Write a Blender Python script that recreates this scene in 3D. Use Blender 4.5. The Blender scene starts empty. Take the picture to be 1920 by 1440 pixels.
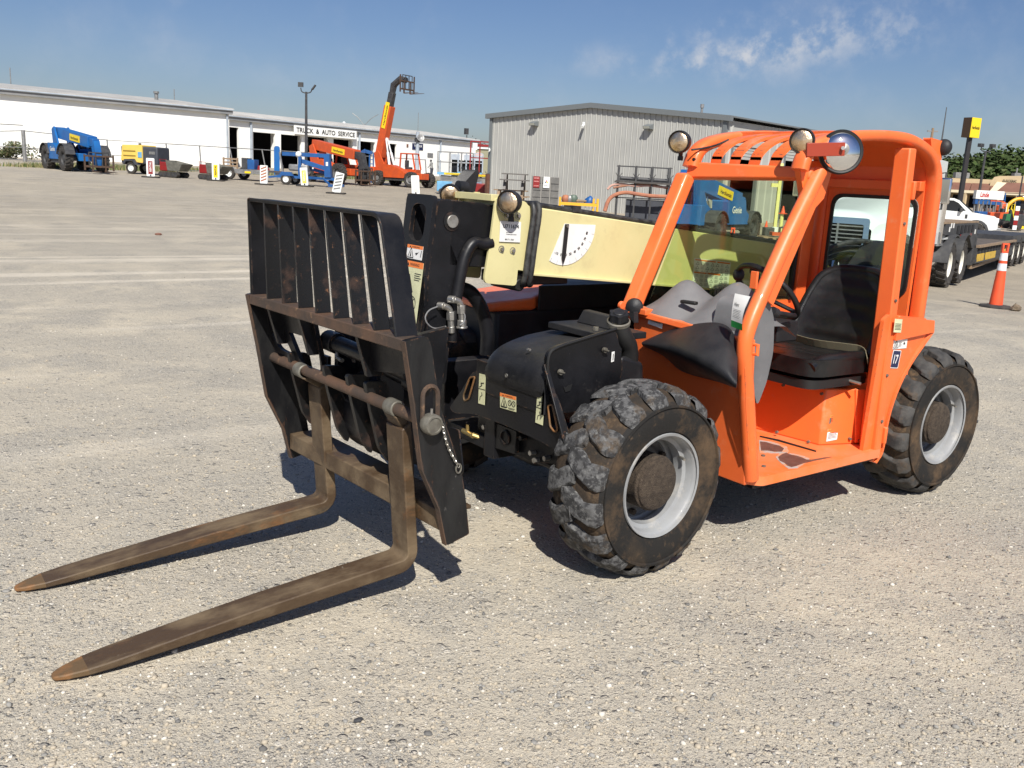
import bpy, math, random
from math import radians as rad, sin, cos, pi
from mathutils import Vector as V, Matrix
import numpy as np
random.seed(7)
S = bpy.context.scene
COL = S.collection
# ---------------------------------------------------------------- camera, world, sun, exposure
CAM = V((2.672, 3.402, 1.619)); FPX = 1711.156
FW = V((-0.5828, -0.7823, -0.2195)).normalized()
RT = V((-0.8068, 0.5885, 0.0510)); RT = (RT - FW*RT.dot(FW)).normalized()
UP = RT.cross(FW)
cd = bpy.data.cameras.new('camera'); cam = bpy.data.objects.new('camera', cd); COL.objects.link(cam)
cd.sensor_width = 36; cd.lens = 36*FPX/1920; cd.clip_start = .05; cd.clip_end = 3000
M = Matrix((RT, UP, -FW)).transposed().to_4x4(); M.translation = CAM
cam.matrix_world = M
S.camera = cam
SUN = V((.49, .85, 1.0)).normalized()
SUN_EL = math.asin(SUN.z); SUN_AZ = math.atan2(SUN.x, SUN.y)
W = bpy.data.worlds.new('World'); S.world = W; W.use_nodes = True
nt = W.node_tree; nt.nodes.clear(); N = nt.nodes.new; LK = nt.links.new
wo = N('ShaderNodeOutputWorld'); bg = N('ShaderNodeBackground'); sky = N('ShaderNodeTexSky')
sky.sky_type = 'NISHITA'; sky.sun_disc = False; sky.sun_elevation = SUN_EL; sky.sun_rotation = SUN_AZ
sky.air_density = 1.0; sky.dust_density = 1.3; sky.ozone_density = 3.0; sky.altitude = 300
bg.inputs[1].default_value = .056
hs = N('ShaderNodeHueSaturation'); hs.inputs['Saturation'].default_value = 1.12; hs.inputs['Hue'].default_value=.503; LK(sky.outputs[0], hs.inputs['Color'])
gr_ = N('ShaderNodeMix'); gr_.data_type = 'RGBA'; gr_.blend_type = 'MULTIPLY'; gr_.inputs[0].default_value = 1; LK(hs.outputs[0], gr_.inputs[6]); gr_.inputs[7].default_value = (1.10, 1.08, 1.20, 1)
# thin high cloud: noise on a layer overhead (direction / height), gathered in a few drifts
tc = N('ShaderNodeTexCoord'); sx = N('ShaderNodeSeparateXYZ'); LK(tc.outputs['Generated'], sx.inputs[0])
mz = N('ShaderNodeMath'); mz.operation = 'MAXIMUM'; mz.inputs[1].default_value = .03; LK(sx.outputs[2], mz.inputs[0])
dx = N('ShaderNodeMath'); dx.operation = 'DIVIDE'; LK(sx.outputs[0], dx.inputs[0]); LK(mz.outputs[0], dx.inputs[1])
dy = N('ShaderNodeMath'); dy.operation = 'DIVIDE'; LK(sx.outputs[1], dy.inputs[0]); LK(mz.outputs[0], dy.inputs[1])
cx = N('ShaderNodeCombineXYZ'); LK(dx.outputs[0], cx.inputs[0]); LK(dy.outputs[0], cx.inputs[1])
def cloud(scale, detail, lo, hi, amt, rot, sxy, loc, src=None):
    mp = N('ShaderNodeMapping'); mp.inputs['Rotation'].default_value = (0, 0, rot); mp.inputs['Scale'].default_value = (sxy[0], sxy[1], 1); mp.inputs['Location'].default_value = loc
    LK(src or cx.outputs[0], mp.inputs[0])
    n = N('ShaderNodeTexNoise'); n.inputs['Scale'].default_value = scale; n.inputs['Detail'].default_value = detail; n.inputs['Roughness'].default_value = .62
    LK(mp.outputs[0], n.inputs[0])
    r = N('ShaderNodeMapRange'); r.inputs[1].default_value = lo; r.inputs[2].default_value = hi; r.inputs[4].default_value = amt; r.interpolation_type = 'SMOOTHSTEP'
    LK(n.outputs[0], r.inputs[0]); return r.outputs[0]
def drift(center, rot, wx, wy):   # soft elongated region of the cloud layer that holds the drift
    mp = N('ShaderNodeMapping'); mp.vector_type = 'TEXTURE'; mp.inputs['Location'].default_value = (center[0], center[1], 0); mp.inputs['Rotation'].default_value = (0, 0, rot); mp.inputs['Scale'].default_value = (wx, wy, 1)
    LK(cx.outputs[0], mp.inputs[0])
    g = N('ShaderNodeVectorMath'); g.operation = 'LENGTH'; LK(mp.outputs[0], g.inputs[0])
    r = N('ShaderNodeMapRange'); r.inputs[1].default_value = 1; r.inputs[2].default_value = 0; r.interpolation_type = 'SMOOTHSTEP'; LK(g.outputs['Value'], r.inputs[0]); return r.outputs[0]
def mul(a, b):
    m = N('ShaderNodeMath'); m.operation = 'MULTIPLY'; LK(a, m.inputs[0]); LK(b, m.inputs[1]); return m.outputs[0]
def add(a, b):
    m = N('ShaderNodeMath'); m.use_clamp = True; LK(a, m.inputs[0]); LK(b, m.inputs[1]); return m.outputs[0]
def skyxy(px, py):
    d = FW*FPX + RT*(px-960) - UP*(py-720); return (d.x/max(d.z, 1), d.y/max(d.z, 1))
def drift_px(a, b, wpx):       # a drift from one sky direction to another
    A = V(skyxy(*a)); B = V(skyxy(*b)); c = (A+B)/2; d = B-A
    w = (V(skyxy((a[0]+b[0])/2, (a[1]+b[1])/2-wpx)) - V(skyxy((a[0]+b[0])/2, (a[1]+b[1])/2+wpx))).length/2
    return drift(c, math.atan2(d.y, d.x), d.length/2*1.25, w)
f1 = cloud(15.0, 9, .42, .70, .6, .4, (1.0, 1.0), (3, 1, 0), tc.outputs['Generated'])
f2 = cloud(5.0, 7, .36, .72, .30, .2, (1, 1), (7, 2, 0), tc.outputs['Generated'])
d1 = drift_px((1180, 150), (1830, -10), 55)
d2 = drift_px((1030, 130), (1560, 125), 50)
d3 = drift_px((120, 120), (1000, 150), 60)
f3 = mul(cloud(34.0, 8, .42, .66, .95, .4, (1.0, 1.0), (5, 3, 0), tc.outputs['Generated']), cloud(7.0, 6, .40, .58, 1.0, 0, (1, 1), (1, 2, 0), tc.outputs['Generated']))
cl = add(mul(f3, d1), add(mul(f1, d2), add(mul(f2, d3), mul(f2, f1))))
mx = N('ShaderNodeMix'); mx.data_type = 'RGBA'; LK(cl, mx.inputs[0]); LK(gr_.outputs[2], mx.inputs[6]); mx.inputs[7].default_value = (8.6, 9.0, 9.8, 1)
LK(mx.outputs[2], bg.inputs[0]); LK(bg.outputs[0], wo.inputs[0])
sd = bpy.data.lights.new('sun', 'SUN'); sd.energy = 4.9; sd.angle = rad(.53); sd.color = (1, .955, .88)
so = bpy.data.objects.new('sun', sd); COL.objects.link(so); so.rotation_euler = SUN.to_track_quat('Z', 'Y').to_euler()
S.view_settings.view_transform = 'Standard'; S.view_settings.look = 'None'; S.view_settings.exposure = .30; S.view_settings.gamma = 1
S.view_settings.use_curve_mapping = False

# ---------------------------------------------------------------- geometry helpers
def ray(px, py): return FW*FPX + RT*(px-960) - UP*(py-720)
def P(px, py, X=None, Y=None, Z=None, D=None):
    d = ray(px, py)
    if X is not None: s = (X-CAM.x)/d.x
    elif Y is not None: s = (Y-CAM.y)/d.y
    elif Z is not None: s = (Z-CAM.z)/d.z
    else: s = D/FPX
    return CAM + d*s
def gz(x, y):
    t = -(max(y, -84)+9); dip = min(.42, .032*max(0, -x-8))*min(1, max(0, (y+22)/12)); return .019*(math.sqrt(t*t+4)+t)/2 - dip
def G(px, py):
    d = ray(px, py); s = 1/FPX; st = .1/FPX
    while s < 260/FPX:
        p = CAM + d*s
        if p.z < gz(p.x, p.y): break
        s += st
    lo, hi = s-st, s
    for _ in range(20):
        m = (lo+hi)/2; p = CAM+d*m
        if p.z < gz(p.x, p.y): hi = m
        else: lo = m
    p = CAM+d*hi; p.z = gz(p.x, p.y); return p
def dep(p): return (V(p)-CAM).dot(FW)

class MB:
    def __init__(s): s.v = []; s.f = []; s.m = []; s.cm = 0
    def add(s, vs, fs, mats=None):
        o = len(s.v); s.v += [tuple(x) for x in vs]
        for i, f in enumerate(fs): s.f.append([a+o for a in f]); s.m.append(s.cm if mats is None else mats[i])
        return s
    def hexa(s, p):   # 8 points: bottom 4, top 4
        return s.add(p, [(3,2,1,0),(4,5,6,7),(0,1,5,4),(1,2,6,5),(2,3,7,6),(3,0,4,7)])
    def box(s, a, b):
        x0,y0,z0 = a; x1,y1,z1 = b
        if x0 > x1: x0, x1 = x1, x0
        if y0 > y1: y0, y1 = y1, y0
        if z0 > z1: z0, z1 = z1, z0
        return s.hexa([(x0,y0,z0),(x1,y0,z0),(x1,y1,z0),(x0,y1,z0),(x0,y0,z1),(x1,y0,z1),(x1,y1,z1),(x0,y1,z1)])
    def cbox(s, c, sz, R=None):
        h = V(sz)/2; pts = []
        for z in (-1, 1):
            for x, y in ((-1,-1),(1,-1),(1,1),(-1,1)):
                q = V((x*h.x, y*h.y, z*h.z)); q = (R @ q) if R is not None else q; pts.append(q+V(c))
        return s.hexa(pts)
    def beam(s, p, q, w, h, up=(0,0,1)):
        p = V(p); q = V(q); d = (q-p).normalized(); u = V(up); r = d.cross(u)
        if r.length < 1e-4: r = d.cross(V((1,0,0)))
        r.normalize(); u = r.cross(d)
        r = r*w/2; u = u*h/2
        return s.hexa([p-r-u, p+r-u, q+r-u, q-r-u, p-r+u, p+r+u, q+r+u, q-r+u])
    def tube(s, pts, r, n=10, caps=True, closed=False):
        pts = [V(p) for p in pts]; m = len(pts); rr = r if isinstance(r, (list, tuple)) else [r]*m
        T = []
        for i in range(m):
            if closed: d = pts[(i+1) % m]-pts[i-1]
            else: d = pts[min(i+1, m-1)]-pts[max(i-1, 0)]
            T.append(d.normalized())
        a = T[0].orthogonal().normalized(); vs = []
        for i in range(m):
            a = (a - T[i]*a.dot(T[i])).normalized(); b = T[i].cross(a)
            for k in range(n):
                t = 2*pi*k/n; vs.append(pts[i]+(a*cos(t)+b*sin(t))*rr[i])
        fs = []
        for i in range(m if closed else m-1):
            j = (i+1) % m
            for k in range(n):
                l = (k+1) % n; fs.append((i*n+k, i*n+l, j*n+l, j*n+k))
        if caps and not closed: fs.append(tuple(range(n))[::-1]); fs.append(tuple((m-1)*n+k for k in range(n)))
        return s.add(vs, fs)
    def lathe(s, prof, c, ax, n=24, close=False, mats=None):   # prof (r, h) along axis
        c = V(c); ax = V(ax).normalized(); a = ax.orthogonal().normalized(); b = ax.cross(a); m = len(prof); vs = []
        for r, h in prof:
            for k in range(n):
                t = 2*pi*k/n; vs.append(c+ax*h+(a*cos(t)+b*sin(t))*r)
        fs = []; mm = []
        for i in range(m if close else m-1):
            j = (i+1) % m
            for k in range(n):
                l = (k+1) % n; fs.append((i*n+k, i*n+l, j*n+l, j*n+k)); mm.append(mats[i] if mats else s.cm)
        return s.add(vs, fs, mm)
    def cyl(s, p, q, r, n=16, r2=None):
        p = V(p); q = V(q); L = (q-p).length; r2 = r if r2 is None else r2
        return s.lathe([(0,0),(r,0),(r2,L),(0,L)], p, q-p, n)
    def sphere(s, c, r, n=12, m=8, sc=(1,1,1), R=None):
        vs = []; fs = []
        for i in range(m+1):
            t = pi*i/m
            for k in range(n):
                p = 2*pi*k/n; q = V((sin(t)*cos(p)*r*sc[0], sin(t)*sin(p)*r*sc[1], cos(t)*r*sc[2])); q = (R @ q) if R is not None else q; vs.append(q+V(c))
        for i in range(m):
            for k in range(n): l = (k+1) % n; fs.append((i*n+k, (i+1)*n+k, (i+1)*n+l, i*n+l))
        return s.add(vs, fs)
    def prism(s, poly, vec, holes=()):
        poly = [V(p) for p in poly]; vec = V(vec); holes = [[V(p) for p in h] for h in holes]
        nrm = V((0,0,0))
        for i in range(len(poly)): nrm += poly[i-1].cross(poly[i])
        if nrm.dot(vec) > 0: poly = poly[::-1]
        def nn(h):
            q = V((0,0,0))
            for i in range(len(h)): q += h[i-1].cross(h[i])
            return q
        nP = nn(poly); hs = []
        for h in holes:
            if nn(h).dot(nP) > 0: h = h[::-1]
            hs.append(h)
        loop = list(poly)
        for h in hs:      # keyhole bridge
            best = min(((loop[i]-h[j]).length, i, j) for i in range(len(loop)) for j in range(len(h)))
            _, i, j = best; loop = loop[:i+1]+h[j:]+h[:j+1]+loop[i:]
        n = len(loop)
        s.add(loop, [tuple(range(n))]); s.add([p+vec for p in loop], [tuple(range(n))[::-1]])
        for L in [poly]+hs:
            m = len(L); s.add(L+[p+vec for p in L], [(i, i+m, (i+1) % m+m, (i+1) % m) for i in range(m)])
        return s
    def grid(s, fn, nu, nv, flip=False):
        vs = [fn(i/nu, j/nv) for i in range(nu+1) for j in range(nv+1)]
        fs = []
        for i in range(nu):
            for j in range(nv):
                a = i*(nv+1)+j; q = (a, a+1, a+nv+2, a+nv+1); fs.append(q[::-1] if flip else q)
        return s.add(vs, fs)
    def mesh(s, name, mats, smooth=35, merge=False):
        me = bpy.data.meshes.new(name); me.from_pydata(s.v, [], s.f); 
        for m in (mats if isinstance(mats, (list, tuple)) else [mats]): me.materials.append(m)
        if any(s.m): me.polygons.foreach_set('material_index', s.m)
        if smooth:
            me.polygons.foreach_set('use_smooth', [True]*len(me.polygons)); me.set_sharp_from_angle(angle=rad(smooth))
        me.validate(); me.update(); return me

def arcpts(c, r, a0, a1, n, e1, e2):
    c = V(c); e1 = V(e1); e2 = V(e2)
    return [c+e1*r*cos(a0+(a1-a0)*i/n)+e2*r*sin(a0+(a1-a0)*i/n) for i in range(n+1)]
def smoothpath(pts, k=3):
    pts = [V(p) for p in pts]
    for _ in range(k):
        q = [pts[0]]
        for a, b in zip(pts, pts[1:]): q += [a*.75+b*.25, a*.25+b*.75]
        q.append(pts[-1]); pts = q
    return pts
def roundpoly(pts, r, n=4):   # round the corners of a closed polygon
    pts = [V(p) for p in pts]; out = []; m = len(pts)
    for i in range(m):
        a, b, c = pts[i-1], pts[i], pts[(i+1) % m]; ra = r[i] if isinstance(r, (list, tuple)) else r
        if ra <= 0: out.append(b); continue
        la = min(ra, (a-b).length*.48); lc = min(ra, (c-b).length*.48)
        p = b+(a-b).normalized()*la; q = b+(c-b).normalized()*lc
        for k in range(n+1):
            t = k/n; out.append(p*(1-t)**2+b*2*t*(1-t)+q*t*t)
    return out

# ---------------------------------------------------------------- object helpers
def thing(name, label, cat, loc=(0,0,0), rz=0, group=None, kind=None, scale=1):
    o = bpy.data.objects.new(name, None); o.empty_display_size = .2; COL.objects.link(o)
    o.location = loc; o.rotation_euler = (0, 0, rz); o.scale = (scale,)*3
    o['label'] = label; o['category'] = cat
    if group: o['group'] = group
    if kind: o['kind'] = kind
    return o
def part(name, mb, mat, parent=None, loc=None, bevel=0, smooth=35, label=None, kind=None, seg=2):
    me = mb.mesh(name, mat, smooth) if isinstance(mb, MB) else mb
    o = bpy.data.objects.new(name, me); COL.objects.link(o)
    if parent is not None:
        o.parent = parent
        if loc is None and parent.get('_w'): loc = tuple(-x for x in parent['_w'])
    if loc is not None: o.location = loc
    if bevel:
        b = o.modifiers.new('bevel', 'BEVEL'); b.width = bevel; b.segments = seg; b.limit_method = 'ANGLE'; b.angle_limit = rad(38); b.harden_normals = False
    if label: o['label'] = label
    if kind: o['kind'] = kind
    return o
def tag(o, label, cat, group=None, kind=None):
    o['label'] = label; o['category'] = cat
    if group: o['group'] = group
    if kind: o['kind'] = kind
    return o
def structure(name, mb, mat, label=None, smooth=35):
    o = part(name, mb, mat, smooth=smooth); o['kind'] = 'structure'
    if label: o['label'] = label
    return o
def copy_tree(o, parent=None):
    c = o.copy(); COL.objects.link(c)
    if parent is not None: c.parent = parent
    for ch in [x for x in KIDS(o)]: copy_tree(ch, c)
    return c
def KIDS(o): return [x for x in bpy.data.objects if x.parent == o]
_txt = {}
def text_mesh(s, bold=True):
    if s in _txt: return _txt[s]
    cu = bpy.data.curves.new('t', 'FONT'); cu.body = s; cu.resolution_u = 3
    if bold: cu.offset = .022
    ob = bpy.data.objects.new('t', cu); COL.objects.link(ob); bpy.context.view_layer.update()
    me = bpy.data.meshes.new_from_object(ob.evaluated_get(bpy.context.evaluated_depsgraph_get()))
    bpy.data.objects.remove(ob)
    co = np.array([v.co[:] for v in me.vertices]); lo = co.min(0); hi = co.max(0)
    fs = [tuple(p.vertices) for p in me.polygons]
    _txt[s] = ((co[:, :2]-lo[:2])/(hi[:2]-lo[:2]), fs, (hi[0]-lo[0])/(hi[1]-lo[1])); return _txt[s]
def text_on(mb, s, o, ex, ey, w, h):    # lettering filling w x h from corner o along ex, ey
    uv, fs, asp = text_mesh(s); ex = V(ex); ey = V(ey)
    mb.add([V(o)+ex*(u*w)+ey*(v*h) for u, v in uv], fs); return mb
# ---------------------------------------------------------------- materials
def mat(name, c1, c2=None, sc=4, thr=(.4, .6), rough=.5, rough2=None, metal=0, spots=(), bump=0, bsc=40, coat=0, spec=.5, det=6, stretch=None, top=None, edge=None):
    """base colour c1 mixed with c2 by noise, then each of spots (colour, scale, low, high, roughness)"""
    m = bpy.data.materials.new(name); m.use_nodes = True; t = m.node_tree; N = t.nodes.new; L = t.links.new
    b = t.nodes['Principled BSDF']; b.inputs['Metallic'].default_value = metal; b.inputs['Roughness'].default_value = rough
    b.inputs['Specular IOR Level'].default_value = spec; b.inputs['Coat Weight'].default_value = coat
    tc = N('ShaderNodeTexCoord'); co = tc.outputs['Object']
    if stretch:
        mp = N('ShaderNodeMapping'); mp.inputs['Scale'].default_value = stretch; L(co, mp.inputs[0]); co = mp.outputs[0]
    def noise(s, d=det, r=.6):
        n = N('ShaderNodeTexNoise'); n.inputs['Scale'].default_value = s; n.inputs['Detail'].default_value = d; n.inputs['Roughness'].default_value = r; L(co, n.inputs[0]); return n.outputs[0]
    def rng(x, a, c, lo=0, hi=1):
        r = N('ShaderNodeMapRange'); r.inputs[1].default_value = a; r.inputs[2].default_value = c; r.inputs[3].default_value = lo; r.inputs[4].default_value = hi; L(x, r.inputs[0]); return r.outputs[0]
    def mixc(f, a, c):
        x = N('ShaderNodeMix'); x.data_type = 'RGBA'; L(f, x.inputs[0])
        for i, q in ((6, a), (7, c)):
            if isinstance(q, tuple): x.inputs[i].default_value = (*q, 1)
            else: L(q, x.inputs[i])
        return x.outputs[2]
    def mixf(f, a, c):
        x = N('ShaderNodeMix'); L(f, x.inputs[0])
        for i, q in ((2, a), (3, c)):
            if isinstance(q, (int, float)): x.inputs[i].default_value = q
            else: L(q, x.inputs[i])
        return x.outputs[0]
    col = c1; ro = rough
    if c2 is not None:
        f = rng(noise(sc), *thr); col = mixc(f, c1, c2)
        if rough2 is not None: ro = mixf(f, rough, rough2)
    for sp in spots:
        f = rng(noise(sp[1], 8, .7), sp[2], sp[3]); col = mixc(f, col, sp[0])
        if len(sp) > 4: ro = mixf(f, ro, sp[4])
    if top:   # settled dust: colour, amount, on faces that look up
        g = N('ShaderNodeNewGeometry'); sx = N('ShaderNodeSeparateXYZ'); L(g.outputs['Normal'], sx.inputs[0])
        f = rng(sx.outputs[2], .3, 1, 0, top[1]); fm = N('ShaderNodeMath'); fm.operation = 'MULTIPLY'; L(f, fm.inputs[0]); L(rng(noise(9), .3, .7), fm.inputs[1])
        col = mixc(fm.outputs[0], col, top[0])
    if edge:   # paint worn off the sharp edges: colour, radius
        bv = N('ShaderNodeBevel'); bv.samples = 3; bv.inputs[0].default_value = edge[1]; ge = N('ShaderNodeNewGeometry'); dt = N('ShaderNodeVectorMath'); dt.operation = 'DOT_PRODUCT'; L(bv.outputs[0], dt.inputs[0]); L(ge.outputs['Normal'], dt.inputs[1])
        f = rng(dt.outputs['Value'], .985, .90); fm = N('ShaderNodeMath'); fm.operation = 'MULTIPLY'; L(f, fm.inputs[0]); L(rng(noise(edge[2], 6, .7), .50, .58), fm.inputs[1]); col = mixc(fm.outputs[0], col, edge[0])
    if isinstance(col, tuple): b.inputs['Base Color'].default_value = (*col, 1)
    else: L(col, b.inputs['Base Color'])
    if not isinstance(ro, (int, float)): L(ro, b.inputs['Roughness'])
    if bump:
        bp = N('ShaderNodeBump'); bp.inputs['Strength'].default_value = bump; bp.inputs['Distance'].default_value = .01; L(noise(bsc, 4, .6), bp.inputs['Height']); L(bp.outputs[0], b.inputs['Normal'])
    m['b'] = 1
    return m
def glass(name, tint, refl=.08):
    m = bpy.data.materials.new(name); m.use_nodes = True; t = m.node_tree; t.nodes.clear(); N = t.nodes.new; L = t.links.new
    o = N('ShaderNodeOutputMaterial'); mx = N('ShaderNodeMixShader'); tr = N('ShaderNodeBsdfTransparent'); gl = N('ShaderNodeBsdfGlossy'); fr = N('ShaderNodeFresnel')
    tr.inputs[0].default_value = (*tint, 1); gl.inputs['Roughness'].default_value = .02; ge = N('ShaderNodeNewGeometry'); mr = N('ShaderNodeMapRange'); mr.inputs[3].default_value = 1.45; mr.inputs[4].default_value = 1/1.45; L(ge.outputs['Backfacing'], mr.inputs[0]); L(mr.outputs[0], fr.inputs[0])
    L(fr.outputs[0], mx.inputs[0]); L(tr.outputs[0], mx.inputs[1]); L(gl.outputs[0], mx.inputs[2]); L(mx.outputs[0], o.inputs[0]); return m
m_scr_ = None
RUST = (.13, .052, .022); DUST = (.30, .25, .19)
m_orange = mat('orange paint', (.88, .165, .036), (.82, .145, .034), 3, rough=.36, rough2=.52, spots=[((.78,.26,.12), 9, .58, .80, .65), ((.34,.12,.06), 5, .66, .82, .7), (RUST, 46, .725, .75, .8)], bump=.03, bsc=120, coat=.12, top=((.62,.36,.22), .45), edge=((.20,.085,.05), .006, 30))
m_orange_far = mat('orange machine paint', (.62, .095, .020), (.52, .085, .025), 3, rough=.45)
m_deck = mat('worn orange deck paint', (.88, .19, .045), (.80, .23, .09), 5, rough=.45, spots=[((.55,.30,.2), 24, .62, .74, .6)], bump=.05, bsc=60)
m_black = mat('black paint', (.006, .0063, .0078), (.010, .010, .012), 6, rough=.34, rough2=.5, spec=.35, spots=[((.06,.055,.05), 14, .64, .82, .7), (RUST, 26, .68, .74, .8), ((.22,.2,.18), 70, .70, .76, .7)], bump=.05, bsc=90, top=((.075,.068,.06), .45), edge=((.13,.075,.045), .007, 18))
m_blackrust = mat('black paint rubbed to rust', (.007, .007, .0075), (.05, .026, .017), 9, thr=(.55, .72), rough=.45, rough2=.75, spots=[((.20,.09,.04), 30, .62, .72, .8)], bump=.12, bsc=80)
m_scratch = mat('scratched black plate', (.008, .0082, .0095), (.016, .016, .016), 3, rough=.36, rough2=.55, spec=.4, spots=[((.16,.15,.14), 9, .66, .70, .6), ((.28,.26,.24), 30, .70, .73, .5), (RUST, 4, .64, .72, .8)], stretch=(5, 5, 1.4), edge=((.15,.08,.05), .008, 4))
m_rustbar = mat('rusted steel bar', (.10, .056, .034), (.055, .038, .028), 6, rough=.6, rough2=.75, spots=[((.22,.13,.07), 22, .58, .72, .8), ((.02,.019,.018), 8, .62, .7, .5)], bump=.15, bsc=70)
m_fork = mat('rusty muddy fork steel', (.066, .040, .020), (.150, .106, .060), 7, thr=(.46, .66), rough=.55, rough2=.85, spots=[((.20,.085,.025), 4, .58, .72, .75), ((.30,.27,.21), 45, .67, .75, .8), ((.018,.016,.014), 3, .60, .72, .6)], bump=.3, bsc=55, stretch=(.5, 1, 1))
m_forktip = mat('bare rusty fork tip', (.26, .115, .036), (.12, .075, .035), 9, rough=.65, bump=.2, bsc=60)
m_cream = mat('cream boom paint', (.66, .60, .315), (.61, .555, .28), 2.5, rough=.38, rough2=.5, spots=[((.20,.10,.05), 30, .725, .745, .8), ((.52,.44,.24), 5, .55, .8, .6), ((.40,.33,.2), 14, .66, .8, .7)], coat=.1, bump=.02)
m_rubber = mat('dusty rubber sidewall', (.018, .017, .016), (.060, .043, .028), 6, thr=(.46, .72), rough=.8, spots=[((.13,.085,.05), 24, .60, .80, .9), ((.12,.078,.045), 4, .50, .70, .9)], bump=.25, bsc=90, spec=.25)
m_carcass = mat('muddy tread base', (.060, .042, .028), (.030, .026, .022), 8, rough=.9, spots=[((.14,.095,.055), 18, .52, .72, .95)], bump=.5, bsc=60, spec=.2)
m_lug = mat('worn grey tread lug', (.034, .034, .035), (.10, .10, .10), 30, thr=(.46, .56), rough=.8, spots=[((.165,.165,.16), 42, .54, .64, .85), ((.33,.33,.32), 90, .64, .72, .85), ((.09,.065,.042), 7, .54, .66, .9)], bump=.6, bsc=60, spec=.3)
m_lug_dark = mat('dark tread lug', (.035, .035, .035), (.075, .072, .068), 12, rough=.8, spots=[((.17,.15,.13), 50, .66, .76, .85), ((.10,.07,.045), 7, .52, .68, .9)], bump=.4, bsc=70, spec=.3)
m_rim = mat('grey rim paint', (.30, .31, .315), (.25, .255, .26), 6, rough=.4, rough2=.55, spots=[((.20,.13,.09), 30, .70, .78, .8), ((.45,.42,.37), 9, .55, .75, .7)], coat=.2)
m_rimdark = mat('dark hub plate', (.16, .16, .165), (.10, .09, .08), 9, rough=.6)  # darker grey than the rim paint
m_hub = mat('caked hub cap', (.042, .030, .021), (.075, .055, .038), 40, rough=.95, spots=[((.22,.18,.13), 120, .62, .72, .95)], bump=1, bsc=150)
m_plastic = mat('black textured plastic', (.010, .0105, .0125), (.020, .020, .022), 5, rough=.42, rough2=.58, spec=.4, spots=[((.10,.09,.08), 16, .68, .8, .8)], bump=.12, bsc=160, top=((.055,.053,.052), .35))
m_grey = mat('grey moulded plastic', (.155, .157, .162), (.125, .125, .13), 5, rough=.6, spots=[((.30,.28,.25), 13, .66, .76, .8), ((.30,.17,.10), 6, .71, .76, .8)], bump=.08, bsc=120, top=((.26,.25,.24), .35))
m_vinyl = mat('black vinyl', (.007, .007, .0075), (.012, .012, .012), 8, rough=.32, rough2=.42, spots=[((.09,.08,.07), 18, .66, .8, .6)], bump=.15, bsc=220)
m_strap = mat('khaki seat belt', (.17, .15, .095), None, rough=.8)
m_steel = mat('zinc plated steel', (.52, .51, .48), (.35, .33, .29), 20, rough=.32, rough2=.5, metal=.85, spots=[((.18,.12,.08), 40, .66, .74, .8)])
m_dullsteel = mat('dull pin steel', (.19, .18, .15), (.12, .11, .09), 20, rough=.55, metal=.3)
m_chrome = mat('polished chrome', (.85, .85, .86), None, rough=.03, metal=1)
m_brass = mat('brass fitting', (.45, .33, .13), None, rough=.4, metal=.8)
m_sticker = mat('pale yellow decal', (.68, .68, .42), (.58, .58, .36), 12, rough=.45, spots=[((.05,.05,.05), 60, .72, .75)])
m_white = mat('white decal', (.80, .80, .78), (.72, .72, .70), 14, rough=.45)
m_dorange = mat('orange decal band', (.85, .23, .05), None, rough=.45)
m_ink = mat('black ink', (.012, .012, .012), None, rough=.5)
m_greyink = mat('grey ink', (.20, .20, .20), None, rough=.5)
m_redink = mat('red ink', (.55, .03, .02), None, rough=.5)
m_navy = mat('navy decal', (.012, .018, .07), None, rough=.4)
m_green = mat('green tag band', (.02, .22, .05), None, rough=.5)
m_paper = mat('white paper', (.80, .79, .76), None, rough=.6)
m_rubberblk = mat('black rubber trim', (.012, .012, .012), None, rough=.55)
m_hose = mat('black hydraulic hose', (.018, .018, .019), (.05, .05, .048), 20, rough=.45, rough2=.7, bump=.1, bsc=200)
m_glass = glass('green tinted glass', (.88, .94, .80)); m_glass2 = glass('faintly green rear glass', (.86, .93, .89))
def lens_mat():
    m = mat('lamp lens', (.80, .62, .42), (.95, .85, .7), 30, rough=.12, bump=.4, bsc=60, coat=.8); return m
m_lens = lens_mat()
m_reflector = mat('warm silvered reflector', (.95, .74, .50), (.8, .55, .33), 25, rough=.30, metal=1, bump=.25, bsc=70)
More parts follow.
